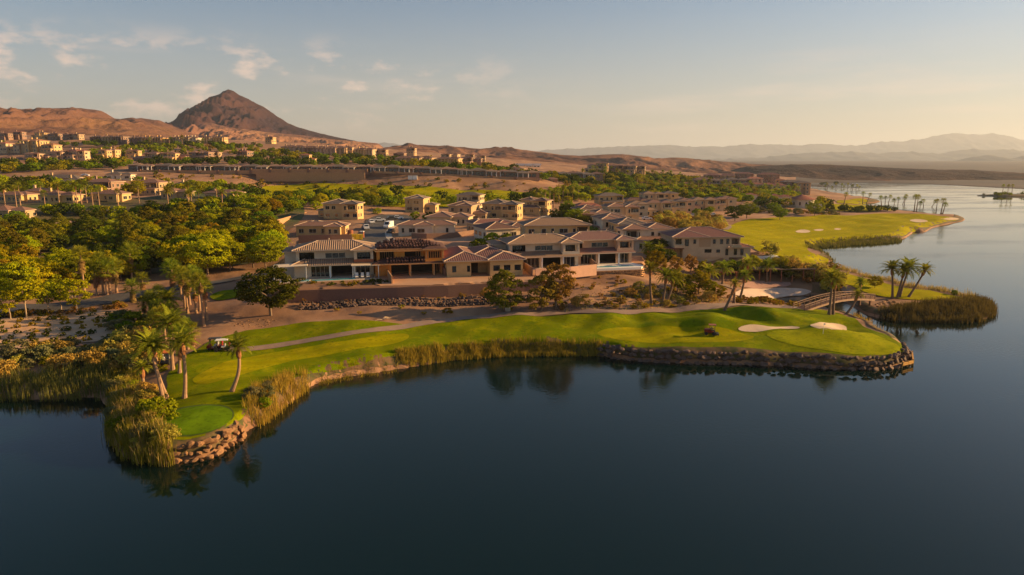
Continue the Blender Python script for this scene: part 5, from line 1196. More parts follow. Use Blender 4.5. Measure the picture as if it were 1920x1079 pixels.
# the long line of dark terrace houses on their retaining walls
us = list(range(262, 1010, 27)); 
for i, u in enumerate(us):
    vb = float(np.interp(u, [262,480,720,850,1010], [319.5,321.5,322.5,327,334]))
    gen_house(u+(i % 3)*2, vb, [15,12,16][i % 3], 10, 3, 'mod', 'brown', ['tan','pink','grey'][i % 3], 'low dark terrace house with pale canopy, %s from left in the long line' % (_ordw[i] if i < 12 else '%dth' % (i+1)), 0, i % 2 == 1, 'dark terrace houses on the long retaining wall', dist=480, wseed=i)
for i, u in enumerate(range(1003, 1130, 22)):
    gen_house(u, 331+i*.6, 15, 10, 3, 'mod', 'brown', ['grey','brown'][i % 2], 'low dark house half hidden by trees, %s of the line continuing right of the terraces' % _ordw[i], 0, i % 2 == 1, 'dark houses right of the terraces', dist=560, wseed=i)
for i, (u, wd) in enumerate([(968,10),(985,9),(1000,9)]):
    x, y, z = at_d(u, 316, 900); o = empty('house', (x, y, z), 0, 'white flat-roofed modern box house, %s of three below the brown hills' % _ordw[i], 'house', 'white box houses below the brown hills')
    m = MB(); m.box(0,0,-3,wd,8,4); m.box(-1,-.5,4,wd+1,8,6.0); m.build('wall', M_white, o)
    for a in (.8, wd*.55): g = MB(); g.box(a,-.06,.5,a+wd*.32,-.01,3); g.build('window', M_glass, o)
# round white building by the lake, with a conical red roof
def round_building():
    x, y, z = G(1502, 389); o = empty('round_building', (x, y, z), 0, 'round white lakeside building with conical red tile roof', 'building')
    m = MB(); n = 24; m.tube([(0,0,-2),(0,0,5.2)], 7.6, n); m.box(5.0,-7.5,-2,10.5,-2,2.4); m.build('wall', WM['white'], o)
    r = MB(); r.add([(9*math.cos(2*math.pi*k/n), 9*math.sin(2*math.pi*k/n), 5.2) for k in range(n)]+[(0,0,8.2)], [(k,(k+1)%n,n) for k in range(n)]+[tuple(range(n))[::-1]]); r.build('roof', RF['red'], o)
    for k in range(5):
        a = -math.pi/2+(k-2)*.5; g = MB(); g.box(-.5,-.05,1.6,.5,.05,3.6); w = g.build('window', M_glass, o, (7.62*math.cos(a), 7.62*math.sin(a), 0)); w.rotation_euler = (0,0,a+math.pi/2)
    house_zone(o, [(-8,-8,8,8,6)])
round_building()

# ------------------------------------------------------------------ garden and retaining walls
def wall_obj(name, P, z0, z1, th, m, label, cat='wall', group=None, pil=None, follow=False, pilm=None, cap=None):
    """wall along world polyline P (n,2); z0/z1 base and top (number or list)"""
    P = np.asarray(P, float); n = len(P); c = P[0]
    zb = np.interp(np.arange(n), np.linspace(0, n-1, len(np.atleast_1d(z0))), np.atleast_1d(z0)) if not follow else H(P[:,0], P[:,1])-.5
    zt = np.interp(np.arange(n), np.linspace(0, n-1, len(np.atleast_1d(z1))), np.atleast_1d(z1)) if not follow else H(P[:,0], P[:,1])+z1
    T = np.gradient(P, axis=0); T /= np.linalg.norm(T, axis=1)[:,None]; Nn = np.stack([-T[:,1], T[:,0]], 1)*th/2
    mb = MB(); V = []
    for i in range(n):
        for s, z in ((1,zb[i]),(1,zt[i]),(-1,zt[i]),(-1,zb[i])): V.append((P[i,0]+Nn[i,0]*s-c[0], P[i,1]+Nn[i,1]*s-c[1], z))
    Fc = [tuple(i*4+q for q in (0,1,2,3)), tuple((n-1)*4+q for q in (3,2,1,0))][:0]
    for i in range(n-1):
        a, b = i*4, (i+1)*4
        Fc += [(a,b,b+1,a+1),(a+1,b+1,b+2,a+2),(a+2,b+2,b+3,a+3)]
    Fc += [(0,1,2,3),((n-1)*4+3,(n-1)*4+2,(n-1)*4+1,(n-1)*4)]
    mb.add(V, Fc)
    if pil is None:
        o = mb.build(name, m, None, (c[0], c[1], 0)); return setp(o, label, cat, group)
    o = empty(name, (c[0], c[1], 0), 0, label, cat, group); mb.build('wall_panel', m, o)
    s = np.concatenate([[0], np.cumsum(np.linalg.norm(np.diff(P, axis=0), axis=1))]); k = 0
    while k <= s[-1]:
        x, y = np.interp(k, s, P[:,0]), np.interp(k, s, P[:,1]); a, b = np.interp(k, s, zb), np.interp(k, s, zt)
        q = MB(); q.box(x-c[0]-th*1.6, y-c[1]-th*1.6, a, x-c[0]+th*1.6, y-c[1]+th*1.6, b+.35); q.build('pilaster', pilm or m, o); k += pil
    return o
wl = WALL.copy(); wall_obj('retaining_wall', wl, 4.6, 7.75, .35, mat('brown_retaining_wall', (0.21,0.115,0.085), (0.17,0.092,0.07), scale=4, bump=.05, bscale=12, detail=7), 'long brown retaining wall below the front row of houses')
def gw(pts, z, h, m, label, th=.25, **k): 
    P = px_poly(pts, z); P = np.vstack([P[i]+(P[i+1]-P[i])*t for i in range(len(P)-1) for t in np.linspace(0, 1, 6)[:-1]]+[P[-1:]]) if len(P) > 1 else P
    return wall_obj('garden_wall', P, z-1.2, z+h, th, m, label, follow=False, **k)
gw([(930,519),(958,514),(1015,507),(1016,508)], 8.2, 1.5, M_blockl, 'block wall on the left side of the pinkish garden wall') if False else None
gw([(835,519),(815,500),(800,486)], 8.1, 1.8, M_block, 'brown block wall between the wooden frame and the yellow house')
gw([(998,516),(975,500),(962,490)], 8.3, 1.7, M_block, 'brown block wall between the yellow single-storey house and the pale house')
gw([(1004,516),(1035,514),(1070,512),(1118,507)], 8.3, 1.4, mat('pink_garden_wall', (0.60,0.36,0.25), (0.52,0.31,0.22), scale=.8, bump=.02, bscale=5), 'solid pinkish garden wall in front of the pale house')
gw([(1118,506),(1100,490),(1090,480)], 8.4, 1.6, M_block, 'brown wall between the pale house and the pool house')
gw([(735,531),(718,505),(706,492)], 8.1, 1.5, M_blockl, 'low wall between the pool terrace and the wooden frame')
gw([(560,452),(620,451),(660,450)], 8.5, 1.8, M_block, 'brown block wall in front of the ribbed-roof yellow house')
gw([(772,449),(800,450),(850,448),(900,441)], 8.7, 2.0, M_block, 'brown block wall in front of the long white house')
gw([(505,432),(520,424),(545,416),(575,408)], 9.2, 2.3, M_blockl, 'curved yellow-lit garden wall beside the grove')
gw([(578,424),(600,424),(620,423)], 9.2, 1.8, M_block, 'short brown wall left of the two-storey cul-de-sac house')
gw([(880,428),(905,426),(915,424)], 9.3, 2.2, M_blockl, 'sunlit tan garden wall in the middle of the block')
gw([(900,441),(930,452),(950,462)], 8.6, 1.8, M_block, 'long dark wall descending right of the empty lot')
gw([(1300,482),(1345,488),(1400,487),(1448,483)], 6.2, 1.9, M_block, 'curved brown retaining wall under the large beige house')
gw([(215,345),(250,347),(268,347)], 18.5, 2.0, WM['yellow'], 'long yellow wall in front of the pale flat-roofed house')
# terrace walls under the dark houses
def dw(us_, v0, v1, d, m, label, pil=None, group=None, pilm=None):
    P = np.array([at_d(u, vv, d)[:2] for u, vv in zip(us_, v0)]); zt = [at_d(u, np.interp(u, us_, v0) if hasattr(v0, '__len__') else v0, d)[2] for u in us_]; zb = [at_d(u, np.interp(u, us_, v1) if hasattr(v1, '__len__') else v1, d)[2]-1 for u in us_]
    return wall_obj('retaining_wall', P, zb, zt, .5, m, label, pil=pil, group=group, pilm=pilm)
dw([470,530,600,690], [317,317,317.5,318], [324,324,324,324.5], 474, M_blockl, 'upper tier of the tan retaining wall under the terrace houses', 13, pilm=M_block)
dw([480,560,640,684], [324,324,324,324.5], [338,338,338,338], 471, M_blockl, 'tall lower tier of the tan retaining wall under the terrace houses')
dw([262,300,370], [319,319,320], [324,326,325], 474, M_blockl, 'retaining wall at the left end of the terrace houses', 13, pilm=M_block)
dw([372,420,470], [320,320,320], [324,324,324], 474, M_blockl, 'retaining wall left of the tall two-tier one', 13, pilm=M_block)
dw([700,800,900,1010], [321,325,330,335], [322,326,331,336], 474, M_blockl, 'low retaining wall at the right half of the terrace houses', 16, pilm=M_block)
dw([250,300,370], [270,270,270], [276,276,276], 752, M_blockl, 'pale stone wall under the left part of the top row')
dw([385,400,430], [269,269,269], [275,275,276], 764, M_blockl, 'pale stone wall under the yellow villas of the top row')
dw([335,380,420], [281,279,277], [284,283,281], 720, M_blockl, 'broken pale stone terrace on the upper slope')
dw([110,160,215], [275,275,275], [276.2,276.2,276.2], 700, M_blockl, 'first dark terrace line on the upper left slope')
dw([105,160,220], [281,281,281], [282.2,282.2,282.2], 680, M_blockl, 'second terrace line on the upper left slope')

# ------------------------------------------------------------------ terraces, pools and garden furniture of the front row
def vents(o, w, zr):
    for i, (a, b) in enumerate([(w*.3,5.2),(w*.45,7.6),(w*.62,6.0),(w*.75,8.0)]):
        m = MB(); m.tube([(a,b,zr),(a,b,zr+1.6+.2*(i % 2))], .09, 7); m.tube([(a,b,zr+1.6+.2*(i % 2)),(a,b,zr+1.75+.2*(i % 2))], .15, 7); m.build('vent_pipe', M_fasc, o)
for h_, w_ in ((H1, 17.6), (H4, 17.6), (H5, 17.4)): vents(h_, w_, 6.5)
def slab(o, name, pts, z0, z1, m):
    mb = MB(); n = len(pts); V = [(p[0], p[1], z0) for p in pts]+[(p[0], p[1], z1) for p in pts]
    mb.add(V, [tuple(range(n))[::-1], tuple(range(n, 2*n))]+[(i, (i+1) % n, n+(i+1) % n, n+i) for i in range(n)]); return mb.build(name, m, o)
def pool_terrace():
    x, y = at_z(546, 524, 8.1); o = empty('pool_terrace', (x, y, 8.1), R(12), 'stone pool terrace with long blue pool in front of the white house', 'terrace')
    slab(o, 'deck', [(-4.5,-5.2),(6.0,-4.6),(18.8,-3.6),(19.4,1.2),(-4.2,1.2)], -1.6, .05, M_conc)
    slab(o, 'pool', [(4.4,-3.7),(13.6,-3.0),(13.6,-1.6),(4.4,-2.2)], .04, .075, M_pool)
    slab(o, 'spa_pool', [(1.2,-3.8),(4.0,-3.7),(4.0,-2.3),(1.2,-2.4)], .1, .16, M_pool)
    slab(o, 'spa_rim', [(0.9,-4.05),(4.2,-3.95),(4.2,-2.1),(0.9,-2.15)], .0, .12, M_white)
    slab(o, 'stone_edge', [(-4.5,-5.5),(6.0,-4.9),(18.9,-3.9),(18.8,-3.62),(6.0,-4.62),(-4.5,-5.22)], -2.2, .0, M_blockl)
pool_terrace()
def canopy(dx0, dx1, y0, y1, z, tilt, label):
    b = H1.location; o = empty('patio_canopy', (b.x, b.y, b.z), R(12), label, 'canopy'); m = MB()
    m.add([(dx0,y0,z),(dx1,y0,z+tilt),(dx1,y1,z+.15+tilt),(dx0,y1,z+.15),(dx0,y0,z+.14),(dx1,y0,z+.14+tilt),(dx1,y1,z+.29+tilt),(dx0,y1,z+.29)], [(3,2,1,0),(4,5,6,7),(0,1,5,4),(1,2,6,5),(2,3,7,6),(3,0,4,7)]); m.build('shade_panel', mat('canvas', (0.66,0.55,0.40), rough=.9), o)
    for px in (dx0+.3, dx1-.3): p = MB(); p.box(px-.08, y0+.2, 0, px+.08, y0+.36, z); p.build('post', M_white, o)
canopy(-3.6, 3.6, -1.6, 2.2, 2.75, .25, 'flat pale canopy on posts at the left end of the white house')
canopy(12.8, 18.9, -2.0, 1.0, 2.75, -.05, 'flat pale canopy over the loungers at the right end of the white house')
def lounger(dx, dy, label):
    b = H1.location; c, s = math.cos(R(12)), math.sin(R(12)); o = empty('lounge_chair', (b.x+dx*c-dy*s, b.y+dx*s+dy*c, b.z+.05), R(12), label, 'lounge chair', 'pale lounge chairs by the pool')
    m = MB(); m.box(-.33,-1.3,.28,.33,.3,.42); m.build('seat', M_white, o)
    m = MB(); m.add([(-.33,.3,.3),(.33,.3,.3),(.33,.85,1.0),(-.33,.85,1.0),(-.33,.3,.44),(.33,.3,.44),(.33,.75,1.06),(-.33,.75,1.06)], [(3,2,1,0),(4,5,6,7),(0,1,5,4),(1,2,6,5),(2,3,7,6),(3,0,4,7)]); m.build('backrest', M_white, o)
    for a, b_ in ((-.3,-1.2),(.26,-1.2),(-.3,.2),(.26,.2)): m = MB(); m.box(a,b_,0,a+.05,b_+.05,.28); m.build('leg', M_steel, o)
for i, (a, l) in enumerate([(13.9,'left of the three pale lounge chairs under the right canopy'),(15.1,'middle of the three pale lounge chairs under the right canopy'),(16.3,'right of the three pale lounge chairs under the right canopy')]): lounger(a, -1.3, l)
lounger(-.4, -2.2, 'single pale lounge chair left of the spa pool')
def table_set():
    b = H1.location; c, s = math.cos(R(12)), math.sin(R(12)); dx, dy = 17.4, -1.6; o = empty('patio_table', (b.x+dx*c-dy*s, b.y+dx*s+dy*c, b.z+.05), R(12), 'small dark table at the right end of the pool terrace', 'table')
    m = MB(); m.tube([(0,0,.62),(0,0,.68)], .55, 12); m.build('table_top', M_steel, o); m = MB(); m.tube([(0,0,0),(0,0,.62)], .06, 8); m.build('leg', M_steel, o)
table_set()
def pool2():
    x, y = at_z(1062, 499, 8.4); o = empty('pool_terrace', (x, y, 8.4), R(13), 'white pool terrace with narrow pool above the rubble stone wall', 'terrace')
    slab(o, 'deck', [(1.5,-6.2),(16.8,-6.0),(18.5,-3.5),(17.6,1.2),(1.2,1.2)], -.5, .04, M_white)
    slab(o, 'pool', [(6.0,-4.4),(15.6,-4.4),(15.6,-2.9),(6.0,-2.9)], .035, .07, M_pool)
    m = slab(o, 'rubble_core', [(1.4,-6.3),(16.9,-6.1),(18.8,-3.6),(18.4,-3.2),(16.5,-5.7),(1.4,-5.9)], -3.4, -.5, M_blockl)
    return o
PT2 = pool2()
x, y = at_z(1400, 481, 7.3); o = empty('pool_terrace', (x, y, 7.3), R(3), 'pale pool terrace beside the large beige house at the edge of the fairway', 'terrace')
slab(o, 'deck', [(0,-1),(9,-1),(9,7),(0,7)], -2.5, .05, M_white); slab(o, 'pool', [(1,0),(8,0),(8,2.6),(1,2.6)], .04, .08, M_pool)

# ------------------------------------------------------------------ rocks
def rock_mesh(seed, flat=.75, sub=2):
    bm = bmesh.new(); bmesh.ops.create_icosphere(bm, subdivisions=sub, radius=1); r = random.Random(seed); pl = [(Vector((r.gauss(0,1), r.gauss(0,1), r.gauss(0,1))).normalized(), r.uniform(.5, .82)) for _ in range(14)]
    for v in bm.verts:
        p = v.co.copy()
        for n, d in pl:
            k = p.dot(n)
            if k > d: p -= n*(k-d)
        v.co = Vector((p.x, p.y*.9, p.z*flat))
    me = bpy.data.meshes.new('rock'); bm.to_mesh(me); bm.free(); return me
M_rk = mat('brown_shore_rock', (0.17,0.105,0.075), (0.09,0.06,0.048), scale=1.3, bump=.1, bscale=3, rand=.3, detail=8, coord='obj')
M_rkd = mat('black_basalt_rock', (0.055,0.042,0.04), (0.11,0.07,0.055), scale=1.5, bump=.1, bscale=3, rand=.6, detail=8, coord='obj')
M_rkt = mat('tan_sandstone_rock', (0.33,0.175,0.075), (0.17,0.09,0.045), scale=1.0, bump=.12, bscale=3, rand=.15, detail=8, coord='obj')
ROCKS = {}
for nm, mm in (('brown', M_rk), ('black', M_rkd), ('tan', M_rkt)):
    L_ = []
    for s in range(5):
        me = rock_mesh(s+hash_(nm), .8, 1 if nm == 'black' else 2); me.materials.append(mm); L_.append(me)
    ROCKS[nm] = L_
RK = random.Random(12)
def rocks(root, kind, pts, name='rock'):
    for x, y, z, sx, sy, sz, rz in pts:
        o = bpy.data.objects.new(name, RK.choice(ROCKS[kind])); COL.objects.link(o); o.parent = root; o.location = (x-root.location.x, y-root.location.y, z-root.location.z); o.scale = (sx, sy, sz); o.rotation_euler = (RK.uniform(-.15,.15), RK.uniform(-.15,.15), rz)
def along(P, step):
    s = np.concatenate([[0], np.cumsum(np.linalg.norm(np.diff(P, axis=0), axis=1))]); k = np.arange(0, s[-1], step); x, y = np.interp(k, s, P[:,0]), np.interp(k, s, P[:,1])
    a = np.arctan2(np.gradient(y), np.gradient(x)); return x, y, a
P = chaikin(px_poly([(1122,664),(1160,672),(1200,675),(1280,680),(1400,681),(1500,686),(1600,692),(1660,691),(1699,684),(1711,673),(1702,658)], .3), 1)
x, y, a = along(P, .95); root = empty('rock_wall', (float(x[0]), float(y[0]), 0), 0, 'stacked brown boulders holding the shore below the right green', 'rock wall'); pts = []
for i in range(len(x)):
    for k in range(3):
        off = .1+.42*k; q = RK.choice([.4,.5,.62,.78]); pts.append((x[i]-math.sin(a[i])*off+RK.uniform(-.4,.4), y[i]+math.cos(a[i])*off, .15+k*.8+RK.uniform(-.15,.15), q*RK.uniform(.9,1.15), .62, q*RK.uniform(.7,.95), a[i]+RK.uniform(-.3,.3)))
rocks(root, 'brown', pts)
P = chaikin(px_poly([(318,865),(350,864),(385,858),(425,842),(452,822),(462,808)], .3), 1)
x, y, a = along(P, .8); root = empty('rock_wall', (float(x[0]), float(y[0]), 0), 0, 'orange sandstone rocks around the front of the left tee', 'rock wall'); pts = []
for i in range(len(x)):
    for k in range(3):
        off = .1+.4*k; q = RK.choice([.35,.5,.65,.9]); pts.append((x[i]-math.sin(a[i])*off+RK.uniform(-.3,.3), y[i]+math.cos(a[i])*off, .15+k*.72+RK.uniform(-.15,.15), q*RK.uniform(.8,1.1), .55, q*.75, a[i]+RK.uniform(-.3,.3)))
rocks(root, 'tan', pts)
P = chaikin(px_poly([(562,578),(620,578),(700,574),(800,572),(900,569),(1000,566)], 5.0), 1)
x, y, a = along(P, .62); root = empty('rock_bank', (float(x[0]), float(y[0]), 5), 0, 'long bank of black basalt rocks between the dirt strip and the ledge', 'rock bank'); pts = []
for i in range(len(x)):
    for k in range(4):
        xx, yy = x[i]+RK.uniform(-.3,.3), y[i]+k*.75+RK.uniform(-.25,.25); pts.append((xx, yy, h1(xx, yy)+.15+.22*k, RK.uniform(.35,.6), RK.uniform(.35,.55), RK.uniform(.35,.55), RK.uniform(0,6)))
RK.shuffle(pts); rocks(root, 'black', pts[:300])
def rock_stuff(name, pts, kind, parent=None, label=None, base=(0,0,0)):
    vs = []; fs = []; n = 0
    for x, y, z, sx, sy, sz, rz in pts:
        me = RK.choice(ROCKS[kind]); co = np.empty(len(me.vertices)*3, np.float32); me.vertices.foreach_get('co', co); co = co.reshape(-1,3)*np.array([sx,sy,sz]); c, s = math.cos(rz), math.sin(rz)
        co = np.column_stack([co[:,0]*c-co[:,1]*s+x-base[0], co[:,0]*s+co[:,1]*c+y-base[1], co[:,2]+z-base[2]]); f = np.empty(len(me.polygons)*3, np.int32); me.polygons.foreach_get('vertices', f); vs.append(co); fs.append(f.reshape(-1,3)+n); n += len(co)
    o = link(name, np_mesh(name, np.vstack(vs), np.vstack(fs)), m={'brown': M_rk, 'black': M_rkd, 'tan': M_rkt}[kind], parent=parent); o['kind'] = 'stuff'
    if label: o['label'] = label
    return o
if pts[300:]: rock_stuff('rocks', pts[300:], 'black', root, base=tuple(root.location))
def zone_rocks(poly, spacing, kind, s, seed, label):
    P = scatter(poly, spacing, seed); hz = H(P[:,0], P[:,1]); r = random.Random(seed)
    rock_stuff('rubble', [(p[0], p[1], h-.02, s*r.uniform(.4,1.3), s*r.uniform(.4,1.2), s*r.uniform(.35,.8), r.uniform(0,6)) for p, h in zip(P, hz)], kind, label=label)
zone_rocks(gpoly([(1060,562),(1200,532),(1290,536),(1370,560),(1330,574),(1200,581),(1050,586),(1000,574)]), 1.05, 'brown', .26, 61, 'loose brown rocks on the slope above the cart path')
zone_rocks(gpoly([(1010,530),(1070,524),(1120,519),(1200,524),(1190,540),(1060,556),(1000,545)]), 1.3, 'tan', .2, 68, 'loose tan stones below the pinkish garden wall')
zone_rocks(gpoly([(560,580),(1000,572),(1010,580),(850,594),(700,600),(560,600)]), 2.0, 'tan', .14, 62, 'small stones on the bare dirt')
zone_rocks(gpoly([(1165,544),(1270,537),(1275,543),(1170,551)]), .8, 'black', .42, 63, 'dark rock band in the middle of the slope')
zone_rocks(gpoly([(1440,540),(1500,543),(1560,556),(1600,560),(1560,563),(1500,550),(1440,548)]), 1.1, 'brown', .4, 64, 'rocks around the small cove')
zone_rocks(gpoly([(1640,570),(1665,563),(1690,570),(1690,588),(1650,592)]), 1.1, 'tan', .6, 65, 'grey boulders at the bridge end of the peninsula')
zone_rocks(gpoly([(430,608),(470,598),(520,600),(500,612),(450,618)]), .9, 'tan', .3, 66, 'pale cobbles at the edge of the upper lawn')
zone_rocks(gpoly([(440,330),(680,338),(700,344),(440,340)]), 3.0, 'tan', .8, 67, 'pale boulders at the foot of the tall retaining wall')
pts = []
for i in range(44):
    for k in range(6): pts.append((1.6+i*.36+RK.uniform(-.1,.1), -6.32+RK.uniform(-.08,.1)-.03*(6-k), -3.1+k*.46, RK.uniform(.18,.28), .2, RK.uniform(.18,.26), 0))
RK.shuffle(pts)
rock_stuff('rubble_stones', pts[:200], 'tan', PT2); rock_stuff('rubble_stones', pts[200:], 'brown', PT2)
# ------------------------------------------------------------------ vegetation placement
M_reed = leafmat('reed_blades', (0.22,0.21,0.020), (0.42,0.32,0.045), .35)
M_reedd = leafmat('dark_reed_blades', (0.09,0.10,0.02), (0.20,0.17,0.04), .3)
M_reedb = leafmat('brown_reed_blades', (0.10,0.065,0.022), (0.20,0.13,0.04), .3)
M_straw = leafmat('straw_blades', (0.40,0.27,0.09), (0.52,0.36,0.13), .3)
def zp(pts, z): return px_poly(pts, z)
blades('reeds', scatter(zp([(206,770),(200,800),(212,835),(240,858),(280,866),(325,866),(330,835),(300,820),(292,795),(262,765),(262,730),(250,690),(225,700),(205,740)], .5), .42, 1), 1.7, .07, M_reed, .3, 13, 1, .35, 'tall reeds along the left edge of the tee peninsula')
blades('reeds', scatter(zp([(-250,742),(0,747),(190,744),(205,745),(230,700),(190,705),(0,722),(-250,720)], .6), .6, 2), 1.9, .08, M_reedd, .35, 10, 2, .3, 'dark reeds on the bank of the left inlet')
blades('reeds', scatter(zp([(464,800),(505,783),(545,750),(590,715),(560,712),(510,735),(480,752),(466,775)], .6), .5, 3), 1.5, .07, M_reed, .3, 11, 3, .4, 'pale grasses on the bank right of the tee')
blades('reeds', scatter(zp([(742,688),(850,673),(950,666),(1050,665),(1125,665),(1128,661),(1050,660),(950,661),(850,668),(745,682)], .3), .30, 4), .95, .07, M_reed, .3, 15, 4, .25, 'dense reeds on the shore below the fairway', gap=-.5)
blades('reeds', scatter(zp([(212,770),(210,830),(250,856),(325,862),(318,840),(296,815),(285,790),(262,762),(240,730),(215,745)], .8), .7, 41), 2.0, .07, M_straw, .35, 7, 41, .4, 'pale seed heads above the reeds left of the tee')
blades('reeds', scatter(zp([(600,716),(742,692),(745,684),(640,697),(596,708)], .6), .6, 5), .55, .06, M_reed, .3, 8, 5, .5, 'low grasses on the narrow bank')
blades('reeds', scatter(zp([(1648,596),(1700,601),(1790,603),(1845,600),(1867,587),(1866,573),(1838,563),(1800,572),(1700,580),(1650,588)], .5), .6, 6), 1.5, .09, M_reedb, .35, 12, 6, .3, 'brown reeds in front of the peninsula with four palms')
blades('reeds', scatter(zp([(1835,560),(1780,549),(1700,538),(1640,522),(1590,509),(1560,505),(1580,512),(1640,527),(1700,543),(1780,554),(1830,566)], .9), .7, 7), 1.3, .09, M_straw, .35, 8, 7, .4, 'straw grasses on the far side of the peninsula')
blades('reeds', scatter(zp([(1690,451),(1640,455),(1590,458),(1540,462),(1520,466),(1530,474),(1550,481),(1568,489),(1556,486),(1516,473),(1512,463),(1535,456),(1600,451),(1690,446)], .8), 1.0, 8), 1.2, .14, M_reedd, .6, 12, 8, .3, 'dark reeds along the shore of the right fairway')
blades('reeds', scatter(zp([(1598,600),(1612,607),(1650,631),(1662,641),(1655,636),(1630,620),(1600,604)], .8), .5, 9), .9, .07, M_reed, .3, 9, 9, .5, 'grass fringe on the bank beside the green')
# golden brush and desert scrub that nobody could count
blades('dry_grass', scatter(gpoly([(1215,412),(1250,403),(1310,402),(1340,412),(1350,425),(1330,440),(1290,436),(1250,425)]), 1.3, 10), .9, .16, M_straw, .7, 8, 10, .5, 'straw coloured brush on the slope behind the houses')
blades('dry_grass', scatter(gpoly([(1075,562),(1200,545),(1330,548),(1380,565),(1330,575),(1200,582),(1060,586),(1020,575)]), 1.5, 11), .5, .08, M_straw, .5, 9, 11, .6, 'dry grass among the rocks above the cart path')
SH = random.Random(5)
def scat_shrubs(poly, spacing, keys, s, label, group, seed, maxn=300, cat='shrub', srange=.35):
    P = scatter(poly, spacing, seed); P = P[np.argsort(np.hypot(P[:,0], P[:,1]))][:maxn]
    for p in P: plant(SH.choice(keys), p[0], p[1], label, cat, group, s*SH.uniform(1-srange, 1+srange))
# spaced shrubs in the gravel bed (left)
for row, (va, vb, n, off) in enumerate([(598,590,9,0),(608,596,9,12),(618,606,8,3),(628,615,8,10),(640,626,8,2),(650,636,7,14)]):
    for i in range(n):
        u = off-40+i*31+SH.uniform(-6, 6); v = va+(vb-va)*(i/n)+SH.uniform(-2, 2)
        x, y, z = G(u, v); plant(SH.choice(['lowd','lows','lowd']), x, y, 'low rounded shrub planted in rows in the pink gravel bed', 'shrub', 'rows of low shrubs in the gravel bed', SH.uniform(.6, .85))
# brush belts near the inlet and tee
scat_shrubs(gpoly([(-200,712),(0,705),(120,700),(200,695),(240,680),(250,655),(200,650),(120,655),(0,672),(-200,690)]), 2.6, ['lows','grey','lowd','grey','gold'], .95, 'scrubby shrub in the brush belt above the left inlet', 'brush above the left inlet', 21, 230)
scat_shrubs(gpoly([(225,700),(300,712),(318,690),(300,650),(262,628),(235,640),(215,670)]), 2.0, ['gold','grey','gold','lows'], .95, 'straw coloured bush beside the tall palms left of the tee', 'straw coloured bushes left of the tee', 22, 160)
scat_shrubs(gpoly([(205,640),(260,640),(300,640),(290,600),(250,600),(210,606)]), 2.4, ['grey','lowd','bush'], .8, 'grey green bush at the end of the gravel bed', 'bushes at the end of the gravel bed', 23, 70)
scat_shrubs(gpoly([(-300,606),(0,594),(150,584),(240,572),(245,578),(150,590),(0,600),(-300,614)]), 1.6, ['lowr','lows'], .9, 'low reddish shrub on the kerb side of the left road', 'low shrubs beside the left road', 24, 90)
scat_shrubs(zp([(212,760),(262,762),(290,795),(300,760),(262,720),(225,720)], 1.0), 1.9, ['grey','gold','bush','gold'], .75, 'rounded bush among the reeds by the tee', 'bushes among the reeds by the tee', 25, 40)
x, y, z = G(282, 792); plant('bush', x, y, 'large yellow-green bush standing among the reeds beside the tee', 'shrub', None, 1.35, z=z)
scat_shrubs(zp([(205,775),(212,830),(250,852),(318,858),(316,835),(292,812),(262,790),(230,765)], .9), 1.9, ['grey','gold','lows','bush'], .62, 'olive bush growing out of the reeds left of the tee', 'bushes in the reeds left of the tee', 38, 60)
scat_shrubs(zp([(466,772),(480,752),(515,735),(556,712),(560,722),(520,752),(475,785)], .9), 2.0, ['grey','gold','bush'], .55, 'pale bush on the bank right of the tee', 'pale bushes on the bank right of the tee', 26, 30)
# desert above the cart path
scat_shrubs(gpoly([(1080,560),(1200,535),(1290,540),(1370,560),(1330,573),(1200,580),(1050,585),(1010,572)]), 2.6, ['lowr','lows','tiny','lowr','gold'], .75, 'dry rust coloured bush on the rocky slope above the cart path', 'dry bushes on the rocky slope', 27, 220)
scat_shrubs(gpoly([(560,562),(760,557),(1000,546),(1010,552),(760,563),(560,568)]), 3.6, ['lowr','tiny','gold'], .6, 'small dry bush on the ledge above the black rocks', 'small bushes on the ledge', 28, 60)
scat_shrubs(gpoly([(570,582),(760,578),(1000,572),(1010,580),(850,592),(700,598),(560,596)]), 5.5, ['tiny','lows','tiny'], .9, 'tiny desert bush on the bare dirt below the black rocks', 'tiny bushes on the dirt strip', 29, 40)
scat_shrubs(gpoly([(1215,412),(1250,403),(1310,402),(1340,412),(1360,425),(1340,440),(1290,436),(1250,425)]), 4.2, ['gold','lowr','gold','lows'], 1.15, 'golden bush on the sunlit slope behind the cream houses', 'golden bushes on the slope', 30, 120)
scat_shrubs(gpoly([(1440,478),(1470,497),(1500,512),(1540,520),(1575,537),(1600,545),(1575,552),(1530,540),(1490,525),(1450,505),(1420,490)]), 2.6, ['gold','lowr','gold','lows'], 1.25, 'golden brown bush on the bank above the beach', 'golden bushes above the beach', 31, 100)
scat_shrubs(gpoly([(1330,500),(1440,486),(1450,500),(1440,512),(1340,522),(1300,520)]), 3.2, ['lows','grey','lowr','bush'], .9, 'desert bush in the planting below the beige house', 'desert bushes below the beige house', 32, 70)
scat_shrubs(gpoly([(1380,562),(1440,566),(1500,573),(1490,576),(1380,570)]), 1.8, ['tiny','lows','lowr'], .9, 'low bush on the strip between beach and cart path', 'low bushes by the beach', 33, 50)
scat_shrubs(gpoly([(1010,532),(1070,526),(1120,520),(1190,524),(1180,540),(1080,552),(1010,545)]), 3.0, ['lowr','tiny','lows'], .6, 'scattered dry bush on the slope below the pinkish garden wall', 'dry bushes below the pinkish garden wall', 37, 60)
scat_shrubs(gpoly([(1400,398),(1540,404),(1600,401),(1560,392),(1480,390),(1400,392)]), 5, ['lowr','lows','grey'], 1.1, 'brown bush on the dirt between fairway and lakeside buildings', 'bushes by the lakeside buildings', 39, 60)
